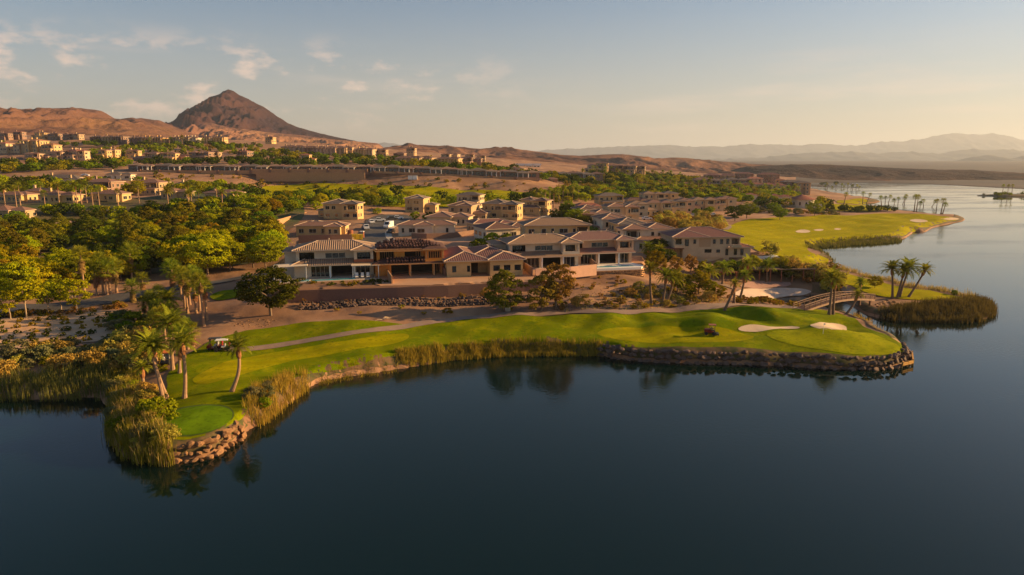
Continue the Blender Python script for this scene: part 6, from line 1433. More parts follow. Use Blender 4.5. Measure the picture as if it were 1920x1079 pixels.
# planted ledge in front of the white house
scat_shrubs(gpoly([(530,536),(620,533),(735,528),(738,533),(620,539),(535,543)]), 1.5, ['lowd','lows','lowd'], .5, 'small green shrub on the planted ledge in front of the pool', 'shrubs on the planted ledge below the pool', 34, 60)
# hillside scrub, far: countable only near
grove([(740,300),(960,312),(1110,318),(1250,322),(1340,326),(1340,331),(1100,330),(950,324),(740,308)], 9, ['dark','mesq','oliv'], .6, .9, L('in the distant belt under the brown hills'), 'trees in the distant belt', 132, 200) if False else None
scat_shrubs(gpoly([(250,338),(450,342),(480,346),(1000,362),(1000,345),(820,335),(480,335),(260,326)]), 9, ['lows','lowd','tiny'], 1.5, 'scrub bush on the red dirt slope below the dark terrace houses', 'scrub on the red slope', 35, 200)
scat_shrubs(gpoly([(110,292),(250,276),(420,276),(560,292),(560,300),(420,290),(200,294),(110,300)]), 11, ['lows','lowd','bush'], 1.6, 'scrub bush on the terraced hillside below the upper houses', 'scrub on the upper terraces', 36, 220)

# ---- trees one by one: (kind, u, v of the trunk foot, size, label)
def T(key, u, v, s, label, cat='tree', group=None, **kw):
    x, y, z = G(u, v); return plant(key, x, y, label, cat, group, s, **kw)
T('dark', 508, 592, 1.22, 'dark round tree on the dirt at the left end of the retaining wall', sx=1.1)
T('pine', 941, 583, .74, 'tall round-topped pine in front of the black rock bank, alone')
T('rust', 1016, 583, 1.12, 'left tree of the rust-gold pair in front of the house with solid garden wall', group=None)
T('rust', 1043, 578, 1.2, 'right, brighter tree of the rust-gold pair below the solid garden wall')
T('yell', 516, 528, .38, 'small yellow-green tree at the left end of the pool terrace')
T('bush', 902, 468, 1.25, 'round palo verde tree alone on the empty lot', sx=1.1)
T('bush', 950, 452, .9, 'small green tree behind the house with brown roof')
for u, v, s, k, l in [(1225,512,.62,'oliv','rounded olive tree right of the pool with stone wall'),(1240,515,.66,'rust','golden tree right of the pool with stone wall'),(1268,512,.62,'rust','golden rounded tree at the left foot of the beige house'),(1295,510,.66,'rust','golden rounded tree below the balcony side of the beige house'),
                      (1318,516,.45,'oliv','smaller olive tree below the beige house'),(1270,548,.62,'oliv','yellow olive tree behind the pair of leaning palms'),(1310,552,.6,'oliv','olive tree beside the garden path'),(1330,556,.45,'oliv','low olive tree nearest the beach'),(1290,556,.4,'oliv','low olive tree left of the garden path'),(1350,560,.35,'oliv','small olive bush tree at the beach edge')]:
    T(k, u, v, s, l)
for u, v, s in [(20,600,.85),(50,597,1.25),(92,592,.9),(115,586,1.05),(144,587,.9)]:
    T('youn', u, v, s*1.15, 'young yellow-green street tree with pale trunk at the kerb of the left road' if False else {20:'leftmost young street tree on the kerb of the left road',50:'tallest young street tree on the kerb of the left road',92:'slim young street tree, third from the left on the road kerb',115:'young street tree, fourth from the left on the road kerb',144:'rightmost young street tree on the road kerb, next to the fan palms'}[u])
T('oliv', 1640, 541, .42, 'small golden tree on the peninsula lawn left of the four palms')
T('bush', 1790, 553, .45, 'small dark bush at the tip of the peninsula lawn')
for u, v, s, k, l in [(1378,415,1.0,'dark','large round dark tree at the corner of the right fairway'),(1400,410,1.05,'mesq','round green tree beside the dark one at the fairway corner'),(1462,413,.8,'mesq','round tree on the dirt edge of the right fairway'),(1527,405,.95,'mesq','green tree beside the round white building'),(1552,402,.8,'dark','dark tree right of the round white building'),(1450,400,.8,'mesq','green tree left of the round white building')]:
    T(k, u, v, s, l)
# grove on the left: many trees, kinds by zone
_used = []
def grove(pts, spacing, keys, smin, smax, label, group, seed, maxn=300, cat='tree', far_first=False, avoid=3.5):
    P = scatter(gpoly(pts), spacing, seed); rr = random.Random(seed); n = 0
    P = P[np.argsort(np.hypot(P[:,0], P[:,1]))]
    for p in P:
        if n >= maxn: break
        if any((p[0]-a)**2+(p[1]-b)**2 < c*c for a, b, c in HOUSEZONES): continue
        k = rr.choice(keys); lab = label
        if isinstance(label, dict): lab = label[k]
        plant(k, p[0], p[1], lab, cat, group, rr.uniform(smin, smax)); n += 1
KLAB = {'mesq': 'spreading mid-green tree', 'yell': 'yellow-green sunlit tree', 'oliv': 'olive-gold tree', 'dark': 'dark green tree', 'pine': 'rounded olive pine', 'rust': 'rusty gold tree'}
def L(sfx): return {k: v+' '+sfx for k, v in KLAB.items()}
grove([(-60,560),(0,560),(110,546),(220,530),(300,515),(300,500),(200,508),(60,515),(-60,520)], 4.8, ['yell','mesq','yell','oliv','yell','dark'], .7, 1.0, L('at the road edge of the left grove'), 'trees at the front edge of the grove', 101, 110)
grove([(-60,505),(60,500),(80,474),(230,466),(250,490),(300,498),(330,486),(250,470),(60,466),(-60,480)], 5.5, ['mesq','yell','dark','pine','oliv'], .65, .95, L('beside the small lawn in the left grove'), 'trees beside the small lawn', 131, 60)
grove([(-150,470),(60,466),(160,455),(250,470),(330,480),(420,478),(520,462),(520,440),(470,425),(380,420),(280,430),(160,440),(-150,450)], 5.2, ['pine','pine','mesq','yell','dark','oliv','yell'], .62, .98, L('in the middle of the left grove'), 'trees in the middle of the left grove', 102, 260)
grove([(300,520),(420,520),(510,505),(530,480),(515,465),(420,478),(330,485)], 6.5, ['yell','mesq','oliv','yell'], .8, 1.15, L('between the grove road and the white house'), 'trees left of the white house', 103, 45)
grove([(-150,455),(100,448),(250,432),(380,424),(500,426),(520,408),(560,395),(560,378),(470,374),(430,382),(330,392),(200,398),(0,400),(-150,402)], 6.0, ['mesq','yell','oliv','mesq','yell','dark'], .5, .8, L('in the back half of the left grove'), 'trees in the back half of the left grove', 104, 420)
grove([(560,400),(600,394),(680,392),(760,388),(860,384),(960,382),(1040,384),(1100,382),(1090,368),(1000,372),(880,378),(760,378),(640,372),(560,368)], 8.5, ['yell','mesq','oliv','dark','yell'], .55, .85, L('along the near side of the back fairway'), 'trees along the back fairway', 105, 120)
grove([(560,376),(620,366),(760,362),(800,366),(700,374),(620,380)], 17, ['dark','oliv','mesq'], .6, .95, L('standing on the back fairway'), 'trees on the back fairway', 106, 16)
grove([(-60,404),(60,402),(240,396),(430,392),(430,398),(240,404),(60,412),(-60,414)], 6.5, ['yell','mesq','dark','oliv'], .45, .7, L('just below the pink-roofed houses'), 'trees just below the pink-roofed houses', 133, 120)
grove([(1030,362),(1180,350),(1330,350),(1420,358),(1500,368),(1490,376),(1400,380),(1290,374),(1180,374),(1100,378),(1040,374)], 7.2, ['oliv','yell','dark','mesq','rust','mesq','yell'], .6, .9, L('in the belt behind the cream street row'), 'trees behind the cream street row', 107, 360)
grove([(960,332),(1110,330),(1240,326),(1330,330),(1330,345),(1200,346),(1080,350),(960,345)], 8, ['dark','mesq','dark','oliv'], .6, .95, L('in the dark belt below the brown hills'), 'trees in the dark belt below the brown hills', 108, 300)
grove([(-60,345),(90,342),(230,350),(330,352),(460,350),(520,352),(500,362),(420,368),(320,364),(230,374),(80,372),(-60,372)], 10, ['mesq','dark','yell','oliv'], .6, .95, L('between the pink-roofed houses on the left'), 'trees between the pink-roofed houses', 109, 80)
grove([(-60,325),(90,322),(200,318),(240,322),(240,312),(120,306),(-60,312)], 10, ['dark','mesq','oliv'], .6, .95, L('on the left slope below the yellow villas'), 'trees on the left slope', 110, 160)
grove([(110,308),(240,306),(470,304),(600,306),(640,310),(600,314),(470,312),(240,312)], 11, ['dark','mesq','dark'], .6, .95, L('above the dark terrace houses'), 'trees above the dark terrace houses', 111, 260)
grove([(440,292),(520,288),(560,294),(740,300),(960,322),(1000,326),(960,330),(820,322),(720,312),(560,302),(440,300)], 13, ['dark','mesq','oliv'], .6, .95, L('between the upper villas and the dark terraces'), 'trees below the upper villas', 112, 340)
grove([(0,272),(160,270),(430,272),(500,276),(480,280),(240,278),(0,278)], 14, ['dark','mesq'], .5, .9, L('along the foot of the top terrace row'), 'trees along the top terrace row', 113, 240)
grove([(1420,392),(1560,392),(1556,384),(1520,386),(1420,382)], 8, ['dark','mesq','oliv'], .6, .9, L('around the lakeside buildings'), 'trees around the lakeside buildings', 114, 50)
grove([(1556,398),(1600,399),(1690,399),(1670,396),(1570,394)], 5, ['dark'], .4, .55, L('in the low hedge behind the right fairway'), 'hedge behind the right fairway', 115, 40)
grove([(1040,412),(1060,404),(1090,410),(1100,440),(1120,462),(1090,458),(1062,440)], 6.5, ['dark','mesq'], .6, .85, L('in the gap between the two house rows'), 'trees between the house rows', 116, 30)
grove([(1185,412),(1230,408),(1330,406),(1350,402),(1345,399),(1300,403),(1220,405)], 7, ['mesq','dark','oliv'], .45, .65, L('in the front gardens of the cream street row'), 'garden trees of the cream row', 117, 24)
grove([(1180,498),(1250,498),(1250,480),(1200,470),(1190,480)], 6, ['dark'], .5, .7, L('in the dark gap beside the pool house'), 'trees beside the pool house', 118, 10)
grove([(1050,476),(930,462),(900,445),(960,450),(1040,470)], 8, ['mesq','yell'], .4, .55, L('in the yards behind the front row'), 'yard trees behind the front row', 119, 14)
grove([(1340,528),(1440,520),(1500,528),(1500,520),(1440,506),(1340,516)], 5, ['dark','oliv'], .4, .6, L('in the shade behind the beach pavilion'), 'trees behind the beach pavilion', 120, 22)
grove([(1500,343),(1620,341),(1620,343.5),(1500,345)], 26, ['dark'], .5, .9, L('on the far shore of the lake'), 'trees on the far shore', 121, 20)
grove([(690,398),(780,404),(860,424),(960,430),(1060,416),(1060,424),(960,442),(900,440),(760,408),(700,404)], 9, ['mesq','dark','yell'], .35, .5, L('in the yards between the middle houses'), 'yard trees between the middle houses', 134, 26)
# ------------------------------------------------------------------ palms one by one
def PZ(u, v, vtop, kind, label, ulean=0, group=None, bow=(0,0), s=1.0, dark=False, zb=None, **k):
    x, y, z = G(u, v) if zb is None else (*at_z(u, v, zb), zb)
    d = y*CP-(z-CAMZ)*SP; h = (v-vtop)*d/F*1.0; h = h/ (CP); lx = ulean*d/F
    return palm(x, y, h, kind, label, group, (lx, 0), bow, s, z, dark, **k)
# tall date palms by the tee
PZ(307,757,650,'date','tallest leaning date palm at the front left of the tee',-16,bow=(.15,0),s=.9)
PZ(313,748,653,'date','second slender palm crossing behind the front one left of the tee',-22,bow=(-.1,0),s=.85)
PZ(346,748,644,'date','straight pale palm standing alone in front of the lighter tee strip',4,bow=(.25,0),s=.92)
PZ(324,694,607,'date','tall straight palm behind the tee group with high crown',2,s=.92)
PZ(337,700,632,'fan','palm just right of the tall straight one behind the tee',6,s=1.2)
PZ(434,735,652,'date','curved date palm alone on the tee lawn, leaning right',18,bow=(.55,0),s=.8)
PZ(296,690,650,'datelow','short palm with spreading fronds in the brush left of the tee',-4,s=.9)
PZ(270,735,690,'datelow','stubby young palm half buried in the reeds beside the tee',0,s=.6)
for i, (u, v, vt, s, l) in enumerate([(158,545,480,1.2,'fan palm with orange skirt, first from the left by the road bend'),(194,552,492,1.2,'tallest fan palm of the cluster by the road bend'),(182,553,512,1.0,'shorter fan palm left of the cluster by the road bend'),(207,552,505,1.1,'fan palm in the middle of the cluster by the road bend'),(219,549,500,1.15,'fan palm at the right end of the cluster by the road bend'),(201,553,510,.9,'slim fan palm between the tallest and the middle one'),
    (248,526,476,1.3,'fan palm with large crown standing apart right of the road cluster'),(260,500,480,1.1,'fan palm just behind the large-crowned one'),(250,568,540,1.0,'short fan palm on the near kerb of the left road'),(325,545,505,1.2,'fan palm with thick orange skirt beside the yellow tree'),(268,545,525,1.0,'low fan palm right of the short kerb palm')]):
    PZ(u, v, vt, 'fan', l, 0, 'fan palms by the left road', s=s*1.2)
for i, (u, v, vt) in enumerate([(347,578,515),(356,572,522),(352,588,528),(368,588,545),(375,583,520),(382,612,530),(384,580,535),(388,600,540),(366,560,512),(340,560,520)]):
    PZ(u, v, vt, 'fan', 'fan palm with slim trunk, %s from left in the palm clump above the dirt' % _ordw[i], 0, 'dense palm clump above the dirt', s=1.05)
for i, (u, v, vt) in enumerate([(285,600,560),(300,612,575),(292,640,600),(310,640,590),(325,650,600),(272,600,568),(352,655,612),(300,582,548),(362,650,620)]):
    PZ(u, v, vt, 'fan', 'squat dark fan palm, %s from the left in the thicket between road and tee' % _ordw[i], 0, 'palm thicket between road and tee', s=.95)
# leaning palms by the right cart path
PZ(1222,571,505,'date','slender single palm leaning left on the rocky slope',-5,bow=(-.15,0),s=.62,dark=True)
PZ(1241,574,520,'date','left palm of the crossed pair rising from one base',6,bow=(.1,0),s=.8,dark=True)
PZ(1248,571,524,'date','right palm of the crossed pair, leaning right',13,bow=(.2,0),s=.8,dark=True)
PZ(1358,583,541,'datelow','thin palm with bare crown leaning strongly right at the path',17,s=.01,dark=True)
PZ(1376,569,533,'date','slim upright palm behind the leaning bare one',0,s=.55,dark=True)
PZ(1386,565,519,'date','palm leaning right at the corner of the beach',8,bow=(.1,0),s=.8,dark=True)
PZ(1328,545,512,'date','large date palm left of the pergola',0,s=.95,dark=True); PZ(1354,534,505,'date','date palm above the pergola roof',2,s=.9,dark=True); PZ(1398,530,497,'date','tallest date palm above the pavilion',2,s=.95,dark=True); PZ(1437,530,500,'date','date palm at the right end of the pavilion',0,s=.85,dark=True)
PZ(1214,488,466,'date','date palm in the dark garden beside the pool house, left one',0,s=.8); PZ(1237,492,470,'date','date palm in the dark garden beside the pool house, right one',0,s=.8)
PZ(1555,588,522,'date','dark date palm at the near end of the footbridge',1,s=1.05,dark=True,zb=3.0); PZ(1562,587,530,'date','slimmer palm touching the one at the footbridge end',-1,s=.85,dark=True,zb=3.0)
PZ(1583,594,553,'date','small palm leaning right over the cove beside the footbridge',22,bow=(.3,0),s=.6,zb=1.5,dark=True)
PZ(1673,560,506,'date','first of the four dark palms on the peninsula, leaning left',-6,'four dark palms on the peninsula',bow=(.1,0),s=.9,dark=True)
PZ(1682,559,511,'date','second of the four dark palms on the peninsula',8,'four dark palms on the peninsula',s=.82,dark=True)
PZ(1686,558,504,'date','third and tallest of the four dark palms on the peninsula',12,'four dark palms on the peninsula',s=.95,dark=True)
PZ(1703,558,508,'date','rightmost of the four dark palms, leaning strongly right',26,'four dark palms on the peninsula',bow=(.1,0),s=.82,dark=True)
PZ(1612,548,530,'datelow','low bushy palm on the lawn behind the footbridge',0,s=.7,dark=True)
# far palms by the lake
for i, (u, v, vt, ul) in enumerate([(1582,384,366,3),(1617,384,364,0),(1624,383,366,6),(1653,388,372,-3),(1659,388,372,0),(1663,388,370,5),(1678,390,377,-3),(1683,390,374,0),(1690,390,373,5),(1694,388,369,3),(1714,398,371,0),(1718,398,371,1),(1725,396,382,-1),(1732,396,378,-3),(1742,396,379,10),(1755,401,378,0),(1764,402,378,2),(1767,402,385,4),
    (1547,357,349,0),(1552,357,346,-2),(1558,357,352,2),(1567,357,346,0),(1576,357,347,2),(1582,358,351,0),(1589,359,346,0),(1594,360,350,2),(1598,360,349,0),(1603,360,349,3),(1607,359,351,4)]):
    PZ(u, v, vt, 'fan', 'dark palm on the lakeside points, %s' % ('number' and ['near the lake lawn edge','standing upright at the lawn bend','leaning right at the lawn bend'][i] if i < 3 else ('in the group on the middle point' if i < 10 else ('in the line on the fairway point' if i < 18 else 'in the farthest lakeside group'))), ul, 'far lakeside palms', s=1.15, dark=True, skirt=False, r0=.36)
# palms standing in the belts
def palms_in(pts, spacing, hmin, hmax, label, group, seed, n=300, kind='fan', s=1.0):
    P = scatter(gpoly(pts), spacing, seed); rr = random.Random(seed); P = P[np.argsort(np.hypot(P[:,0], P[:,1]))]; c = 0
    for p in P:
        if c >= n: break
        if any((p[0]-a)**2+(p[1]-b)**2 < (q*.7)**2 for a, b, q in HOUSEZONES): continue
        palm(p[0], p[1], round(rr.uniform(hmin, hmax)*2)/2, kind if rr.random() < .6 else 'date', label, group, s=s*rr.uniform(.85, 1.1), skirt=False); c += 1
palms_in([(-60,405),(80,400),(220,398),(430,392),(430,380),(200,382),(-60,386)], 11, 6.5, 10, 'palm among the trees below the pink-roofed houses', 'palms below the pink-roofed houses', 201, 34)
palms_in([(330,410),(440,405),(440,388),(330,392)], 10, 6, 9, 'tall palm by the house with white chimney', 'palms by the house with white chimney', 202, 12)
palms_in([(1010,392),(1080,388),(1120,372),(1060,374),(1000,380)], 9, 5, 8, 'palm between the yellow houses and the back fairway trees', 'palms behind the yellow houses', 203, 20)
palms_in([(1180,352),(1330,346),(1500,366),(1480,380),(1330,368),(1180,362)], 15, 6, 9, 'palm rising from the belt behind the cream street row', 'palms behind the cream street row', 204, 44)
palms_in([(1090,334),(1240,330),(1330,334),(1330,340),(1090,342)], 16, 6, 9, 'palm in front of the resort villas', 'palms in front of the resort villas', 205, 26)
palms_in([(250,273),(430,272),(430,275),(250,276)], 17, 6, 9, 'palm in front of the top terrace row', 'palms in front of the top terrace row', 206, 24)
palms_in([(40,480),(300,470),(300,440),(40,450)], 22, 5, 8, 'palm standing inside the left grove', 'palms inside the left grove', 207, 12)
palms_in([(280,610),(330,640),(330,600),(290,590)], 3.4, 2, 3.5, 'young palm in the thicket between road and tee', 'young palms in the thicket', 208, 14)
# ------------------------------------------------------------------ bridge
def bridge():
    A = Vector((*at_z(1508, 583, 3.0), 3.0)); B = Vector((*at_z(1640, 561, 2.4), 2.4)); L_ = (B-A).length; rz = math.atan2(B.y-A.y, B.x-A.x)
    o = empty('footbridge', A, rz, 'arched wooden footbridge with railings between the green and the palm peninsula', 'bridge'); W = 2.6; n = 14
    mw = mat('weathered_timber', (0.17,0.085,0.055), (0.12,0.065,0.045), scale=2); ml = mat('pale_rail_timber', (0.36,0.24,0.16), (0.28,0.18,0.12), scale=2)
    def z(t): return (B.z-A.z)*t+1.1*math.sin(math.pi*t)
    pl = MB(); k = 46
    me = None
    for i in range(k):
        t0, t1 = i/k, (i+.9)/k; q = MB(); q.add([(t0*L_,0,z(t0)-.08),(t1*L_,0,z(t1)-.08),(t1*L_,W,z(t1)-.08),(t0*L_,W,z(t0)-.08),(t0*L_,0,z(t0)),(t1*L_,0,z(t1)),(t1*L_,W,z(t1)),(t0*L_,W,z(t0))], [(3,2,1,0),(4,5,6,7),(0,1,5,4),(1,2,6,5),(2,3,7,6),(3,0,4,7)]); q.build('deck_plank', mw, o)
    for y in (0, W):
        g = MB()
        for i in range(n): t0, t1 = i/n, (i+1)/n; g.bar((t0*L_,y,z(t0)-.28),(t1*L_,y,z(t1)-.28),.16,.4)
        g.build('girder', ml if y == 0 else mw, o)
        for hh in (1.1, .65):
            g = MB()
            for i in range(n): t0, t1 = i/n, (i+1)/n; g.bar((t0*L_,y,z(t0)+hh),(t1*L_,y,z(t1)+hh),.1 if hh > 1 else .07)
            g.build('handrail' if hh > 1 else 'mid_rail', ml, o)
        for i in range(n+1): t = i/n; g = MB(); g.box(t*L_-.06,y-.06,z(t)-.45,t*L_+.06,y+.06,z(t)+1.12); g.build('railing_post', mw, o)
        for i in range(n):
            t0, t1 = i/n, (i+1)/n; g = MB(); a, b = (0, 1.05) if i % 2 else (1.05, 0); g.bar((t0*L_,y,z(t0)+a),(t1*L_,y,z(t1)+b),.05); g.build('brace', mw, o)
    for t in (.06, .94):
        for y in (.1, W-.1): g = MB(); g.box(t*L_-.2,y-.2,-5,t*L_+.2,y+.2,z(t)-.4); g.build('pier', mw, o)
bridge()
# ------------------------------------------------------------------ vehicles
M_tyre = mat('tyre_rubber', (0.02,0.02,0.02), rough=.8); M_rim = mat('wheel_rim', (0.35,0.35,0.35), rough=.4, metal=.8); M_lamp = mat('lamp_glass', (0.6,0.55,0.45), rough=.2)
_car = {}
def carpaint(c): return mat('car_paint_%d' % int(sum(c)*1000), c, rough=.3, spec=.5)
def profile(mb, pts, y0, y1, inset=0.0, mi=0):
    n = len(pts); V = [(x, y0+inset*(z > pts[0][1]+.9), z) for x, z in pts]+[(x, y1-inset*(z > pts[0][1]+.9), z) for x, z in pts]
    mb.add(V, [tuple(range(n)), tuple(range(n, 2*n))[::-1]]+[(i, n+i, n+(i+1) % n, (i+1) % n) for i in range(n)], mi)
def wheel(o, x, y, r=.33, w=.22):
    t = MB(); t.tube([(x,y-w/2,r),(x,y+w/2,r)], r, 14); t.build('wheel', M_tyre, o)
def car(u, v, col, label, kind='car', rz=90, group='vehicles parked in the cul-de-sac', pos=None, cname='car'):
    x, y, z = pos or G(u, v); o = empty({'car':'parked_car','pickup':'pickup_truck','van':'cargo_van'}[kind], (x, y, z+.1), R(rz), label, {'car':'car','pickup':'pickup truck','van':'van'}[kind], group); pm = carpaint(col)
    if kind == 'van':
        b = MB(); profile(b, [(-2.8,.4),(2.9,.4),(2.9,1.1),(2.3,1.3),(1.5,2.35),(-2.7,2.45),(-2.8,2.3)], -.98, .98); b.build('body', pm, o)
        g = MB(); g.add([(2.27,-.85,1.38),(2.27,.85,1.38),(1.6,.8,2.28),(1.6,-.8,2.28)], [(0,1,2,3)]); 
        for s in (-1,1): g.box(1.0, s*.985-.01, 1.4, 1.7, s*.985+.01, 2.0)
        g.build('windscreen', M_glass, o); wl_ = 1.9
    elif kind == 'pickup':
        b = MB(); profile(b, [(-2.8,.45),(2.8,.45),(2.75,1.05),(1.5,1.15),(-2.8,1.15)], -.95, .95); b.build('body', pm, o)
        c = MB(); profile(c, [(-.9,1.1),(1.6,1.1),(.8,1.8),(-.6,1.82)], -.85, .85); c.build('cab', pm, o)
        g = MB(); g.add([(1.53,-.78,1.18),(1.53,.78,1.18),(.86,.72,1.76),(.86,-.72,1.76)], [(0,1,2,3)])
        for s in (-1,1): g.box(-.6, s*.86-.01, 1.25, .9, s*.86+.01, 1.68)
        g.build('cab_windows', M_glass, o); bed = MB(); bed.box(-2.7,-.8,1.0,-1.0,.8,1.16); bed.build('cargo_bed', M_steel, o); wl_ = 1.8
    else:
        b = MB(); profile(b, [(-2.2,.35),(2.25,.35),(2.3,.75),(2.1,.92),(1.1,1.0),(-1.9,1.05),(-2.25,.95)], -.9, .9); b.build('body', pm, o)
        c = MB(); profile(c, [(-1.85,1.0),(1.15,.98),(.4,1.55),(-1.2,1.6)], -.78, .78); c.build('cabin', pm, o)
        g = MB(); g.add([(1.1,-.7,1.04),(1.1,.7,1.04),(.47,.66,1.5),(.47,-.66,1.5)], [(0,1,2,3)]); g.add([(-1.84,.7,1.06),(-1.84,-.7,1.06),(-1.28,-.66,1.54),(-1.28,.66,1.54)], [(0,1,2,3)])
        for s in (-1,1): g.box(-1.3, s*.79-.01, 1.08, .6, s*.79+.01, 1.48)
        g.build('windows', M_glass, o); wl_ = 1.4
    for sx in (-wl_, wl_):
        for sy in (-.82, .82): wheel(o, sx, sy)
    xf = {'car':2.3,'van':2.92,'pickup':2.8}[kind]
    for sy in (-.65, .65): h = MB(); h.box(xf-.03, sy-.18, .65, xf+.02, sy+.18, .85); h.build('headlight', M_lamp, o)
    return o
car(687,431,(0.72,0.72,0.70),'white pickup facing the camera, nearest on the left kerb of the cul-de-sac','pickup',-75)
car(697,420,(0.74,0.73,0.70),'white sedan behind the white pickup in the cul-de-sac','car',-70)
car(712,416,(0.65,0.64,0.62),'pale grey sedan turned sideways at the end of the cul-de-sac','car',15)
car(729,428,(0.78,0.77,0.74),'white cargo van on the right kerb of the cul-de-sac','van',-100)
car(735,413,(0.06,0.06,0.065),'black sedan behind the white van','car',20)
car(746,412,(0.70,0.70,0.70),'white sedan farthest right in the cul-de-sac','car',15)
car(733,438,(0.03,0.03,0.03),'black sedan parked in front of the white van','car',-100)
for i, (u, v, c) in enumerate([(1213,413,(.7,.7,.7)),(1228,411,(.05,.05,.06)),(1262,409,(.72,.72,.7)),(1282,407,(.4,.42,.45)),(1300,406.5,(.75,.75,.73)),(1312,406,(.7,.7,.7)),(1336,405,(.74,.74,.72)),(1201,425,(.7,.7,.7)),(1183,421,(.7,.7,.7)),(1420,391,(.7,.7,.7)),(1438,391,(.72,.72,.7)),(1427,393,(.06,.06,.06)),(160,331,(.8,.8,.8))]):
    nm = 'white' if c[0] > .6 else 'black' if c[0] < .1 else 'grey'
    lab = ('%s car, %s from the left on the street in front of the cream row' % (nm, _ordw[i]) if i < 7 else ['white car by the corner of the golden brush slope','white car at the left end of the cream street row','white car behind the round trees by the red-roofed buildings','second white car by the red-roofed lakeside buildings','black car between two white ones by the lakeside buildings','white car on the hillside road below the gravel slope'][i-7])
    car(u, v, c, lab, 'car', random.Random(i).choice([0,5,95]), 'distant parked cars' if i > 6 else 'cars on the cream row street')
def bin_(u, v, label, w, h, col, d=1.6):
    x, y, z = G(u, v); o = empty('skip_bin', (x, y, z+.1), R(15), label, 'skip bin'); m = MB(); profile(m, [(-w/2+.2,0),(w/2-.2,0),(w/2,h),(-w/2,h)], -d/2, d/2); m.build('body', col, o)
    r = MB()
    for a, b in (((-w/2,-d/2,h),(w/2,-d/2,h)),((-w/2,d/2,h),(w/2,d/2,h)),((-w/2,-d/2,h),(-w/2,d/2,h)),((w/2,-d/2,h),(w/2,d/2,h))): r.bar(a, b, .12)
    r.build('rim', col, o)
    r = MB()
    for k in range(3): xx = -w/2+w*(k+1)/4; r.box(xx-.05,-d/2-.06,.2,xx+.05,-d/2-.002,h-.1)
    r.build('rib', col, o)
M_yb = mat('yellow_bin_paint', (0.72,0.50,0.02), (0.62,0.42,0.02), scale=2, rough=.5)
bin_(664, 450, 'large yellow skip bin on the lot behind the white house', 2.7, 1.7, M_yb); bin_(675, 450, 'smaller yellow skip bin touching the large one', 1.9, 1.6, M_yb)
x, y, z = G(657, 442); o = empty('water_tank', (x, y, z), 0, 'squat brown drum behind the yellow skip bins', 'tank'); m = MB(); m.tube([(0,0,0),(0,0,1.9),(0,0,2.0)], [1.0,1.0,.7], 16); m.build('drum', M_teak, o)
x, y, z = G(679, 447); o = empty('portable_toilet', (x, y, z), 0, 'small red-brown portable toilet beside the street', 'toilet'); m = MB(); m.box(-.6,-.6,0,.6,.6,2.1); m.build('cabin', M_teak, o); m = MB(); m.box(-.66,-.66,2.1,.66,.66,2.3); m.build('roof', M_white, o); m = MB(); m.box(-.4,-.63,.1,.4,-.602,1.95); m.build('door', M_conc, o)
# golf carts, mower and people
def person(x, y, z, rz, shirt, pants, label, seated=False, name='person', parent=None):
    o = bpy.data.objects.new(name, bpy.data.meshes.new('person')); COL.objects.link(o); o.location = (x, y, z); o.rotation_euler = (0,0,rz)
    if seated: V = [(0,0,.55),(0,0,.85),(0,0,1.08),(0,0,1.22),(0,0,1.36),(.12,-.02,.5),(.13,-.45,.5),(.13,-.48,.08),(.13,-.62,.04),(.2,0,1.05),(.26,-.1,.8),(.18,-.38,.85)]
    else: V = [(0,0,.95),(0,0,1.2),(0,0,1.42),(0,0,1.52),(0,0,1.68),(.1,0,.88),(.12,-.04,.48),(.13,0,.08),(.14,-.14,.04),(.19,0,1.4),(.27,0,1.12),(.25,-.14,.88)]
    rad = [.13,.14,.12,.055,.10,.09,.06,.045,.035,.055,.042,.032]; E = [(0,1),(1,2),(2,3),(3,4),(0,5),(5,6),(6,7),(7,8),(2,9),(9,10),(10,11)]
    V2 = [(-a,b,c) for a,b,c in V[5:]]; m = {5+i: len(V)+i for i in range(7)}; E2 = [(m.get(a,a), m.get(b,b)) for a,b in E if b >= 5]
    me = o.data; me.from_pydata(V+V2, E+E2, []); me.update()
    o.modifiers.new('skin', 'SKIN'); sk = me.skin_vertices[0].data
    for i, r_ in enumerate(rad+rad[5:]): sk[i].radius = (r_, r_*.8)
    sk[0].use_root = True; s = o.modifiers.new('sub', 'SUBSURF'); s.levels = 1; s.render_levels = 1
    dg = bpy.context.evaluated_depsgraph_get(); me2 = bpy.data.meshes.new_from_object(o.evaluated_get(dg)); o.modifiers.clear(); o.data = me2
    for mm in (mat('skin_tone', (0.42,0.25,0.17)), shirt, pants): me2.materials.append(mm)
    hip_, neck = (.62, 1.2) if seated else (1.0, 1.47)
    for p in me2.polygons:
        c = p.center; p.material_index = 0 if c.z > neck else (1 if c.z > hip_-.03 else 2); p.use_smooth = True
        if not seated and abs(c.x) > .2 and c.z < 1.2: p.material_index = 0
    hr = MB(); zt = V[4][2]; hr.tube([(0,.01,zt+.02),(0,.01,zt+.1),(0,.01,zt+.14)], [.105,.09,.03], 10); h = hr.build('cap', M_white, o)
    if parent: pass
    return setp(o, label, 'person')
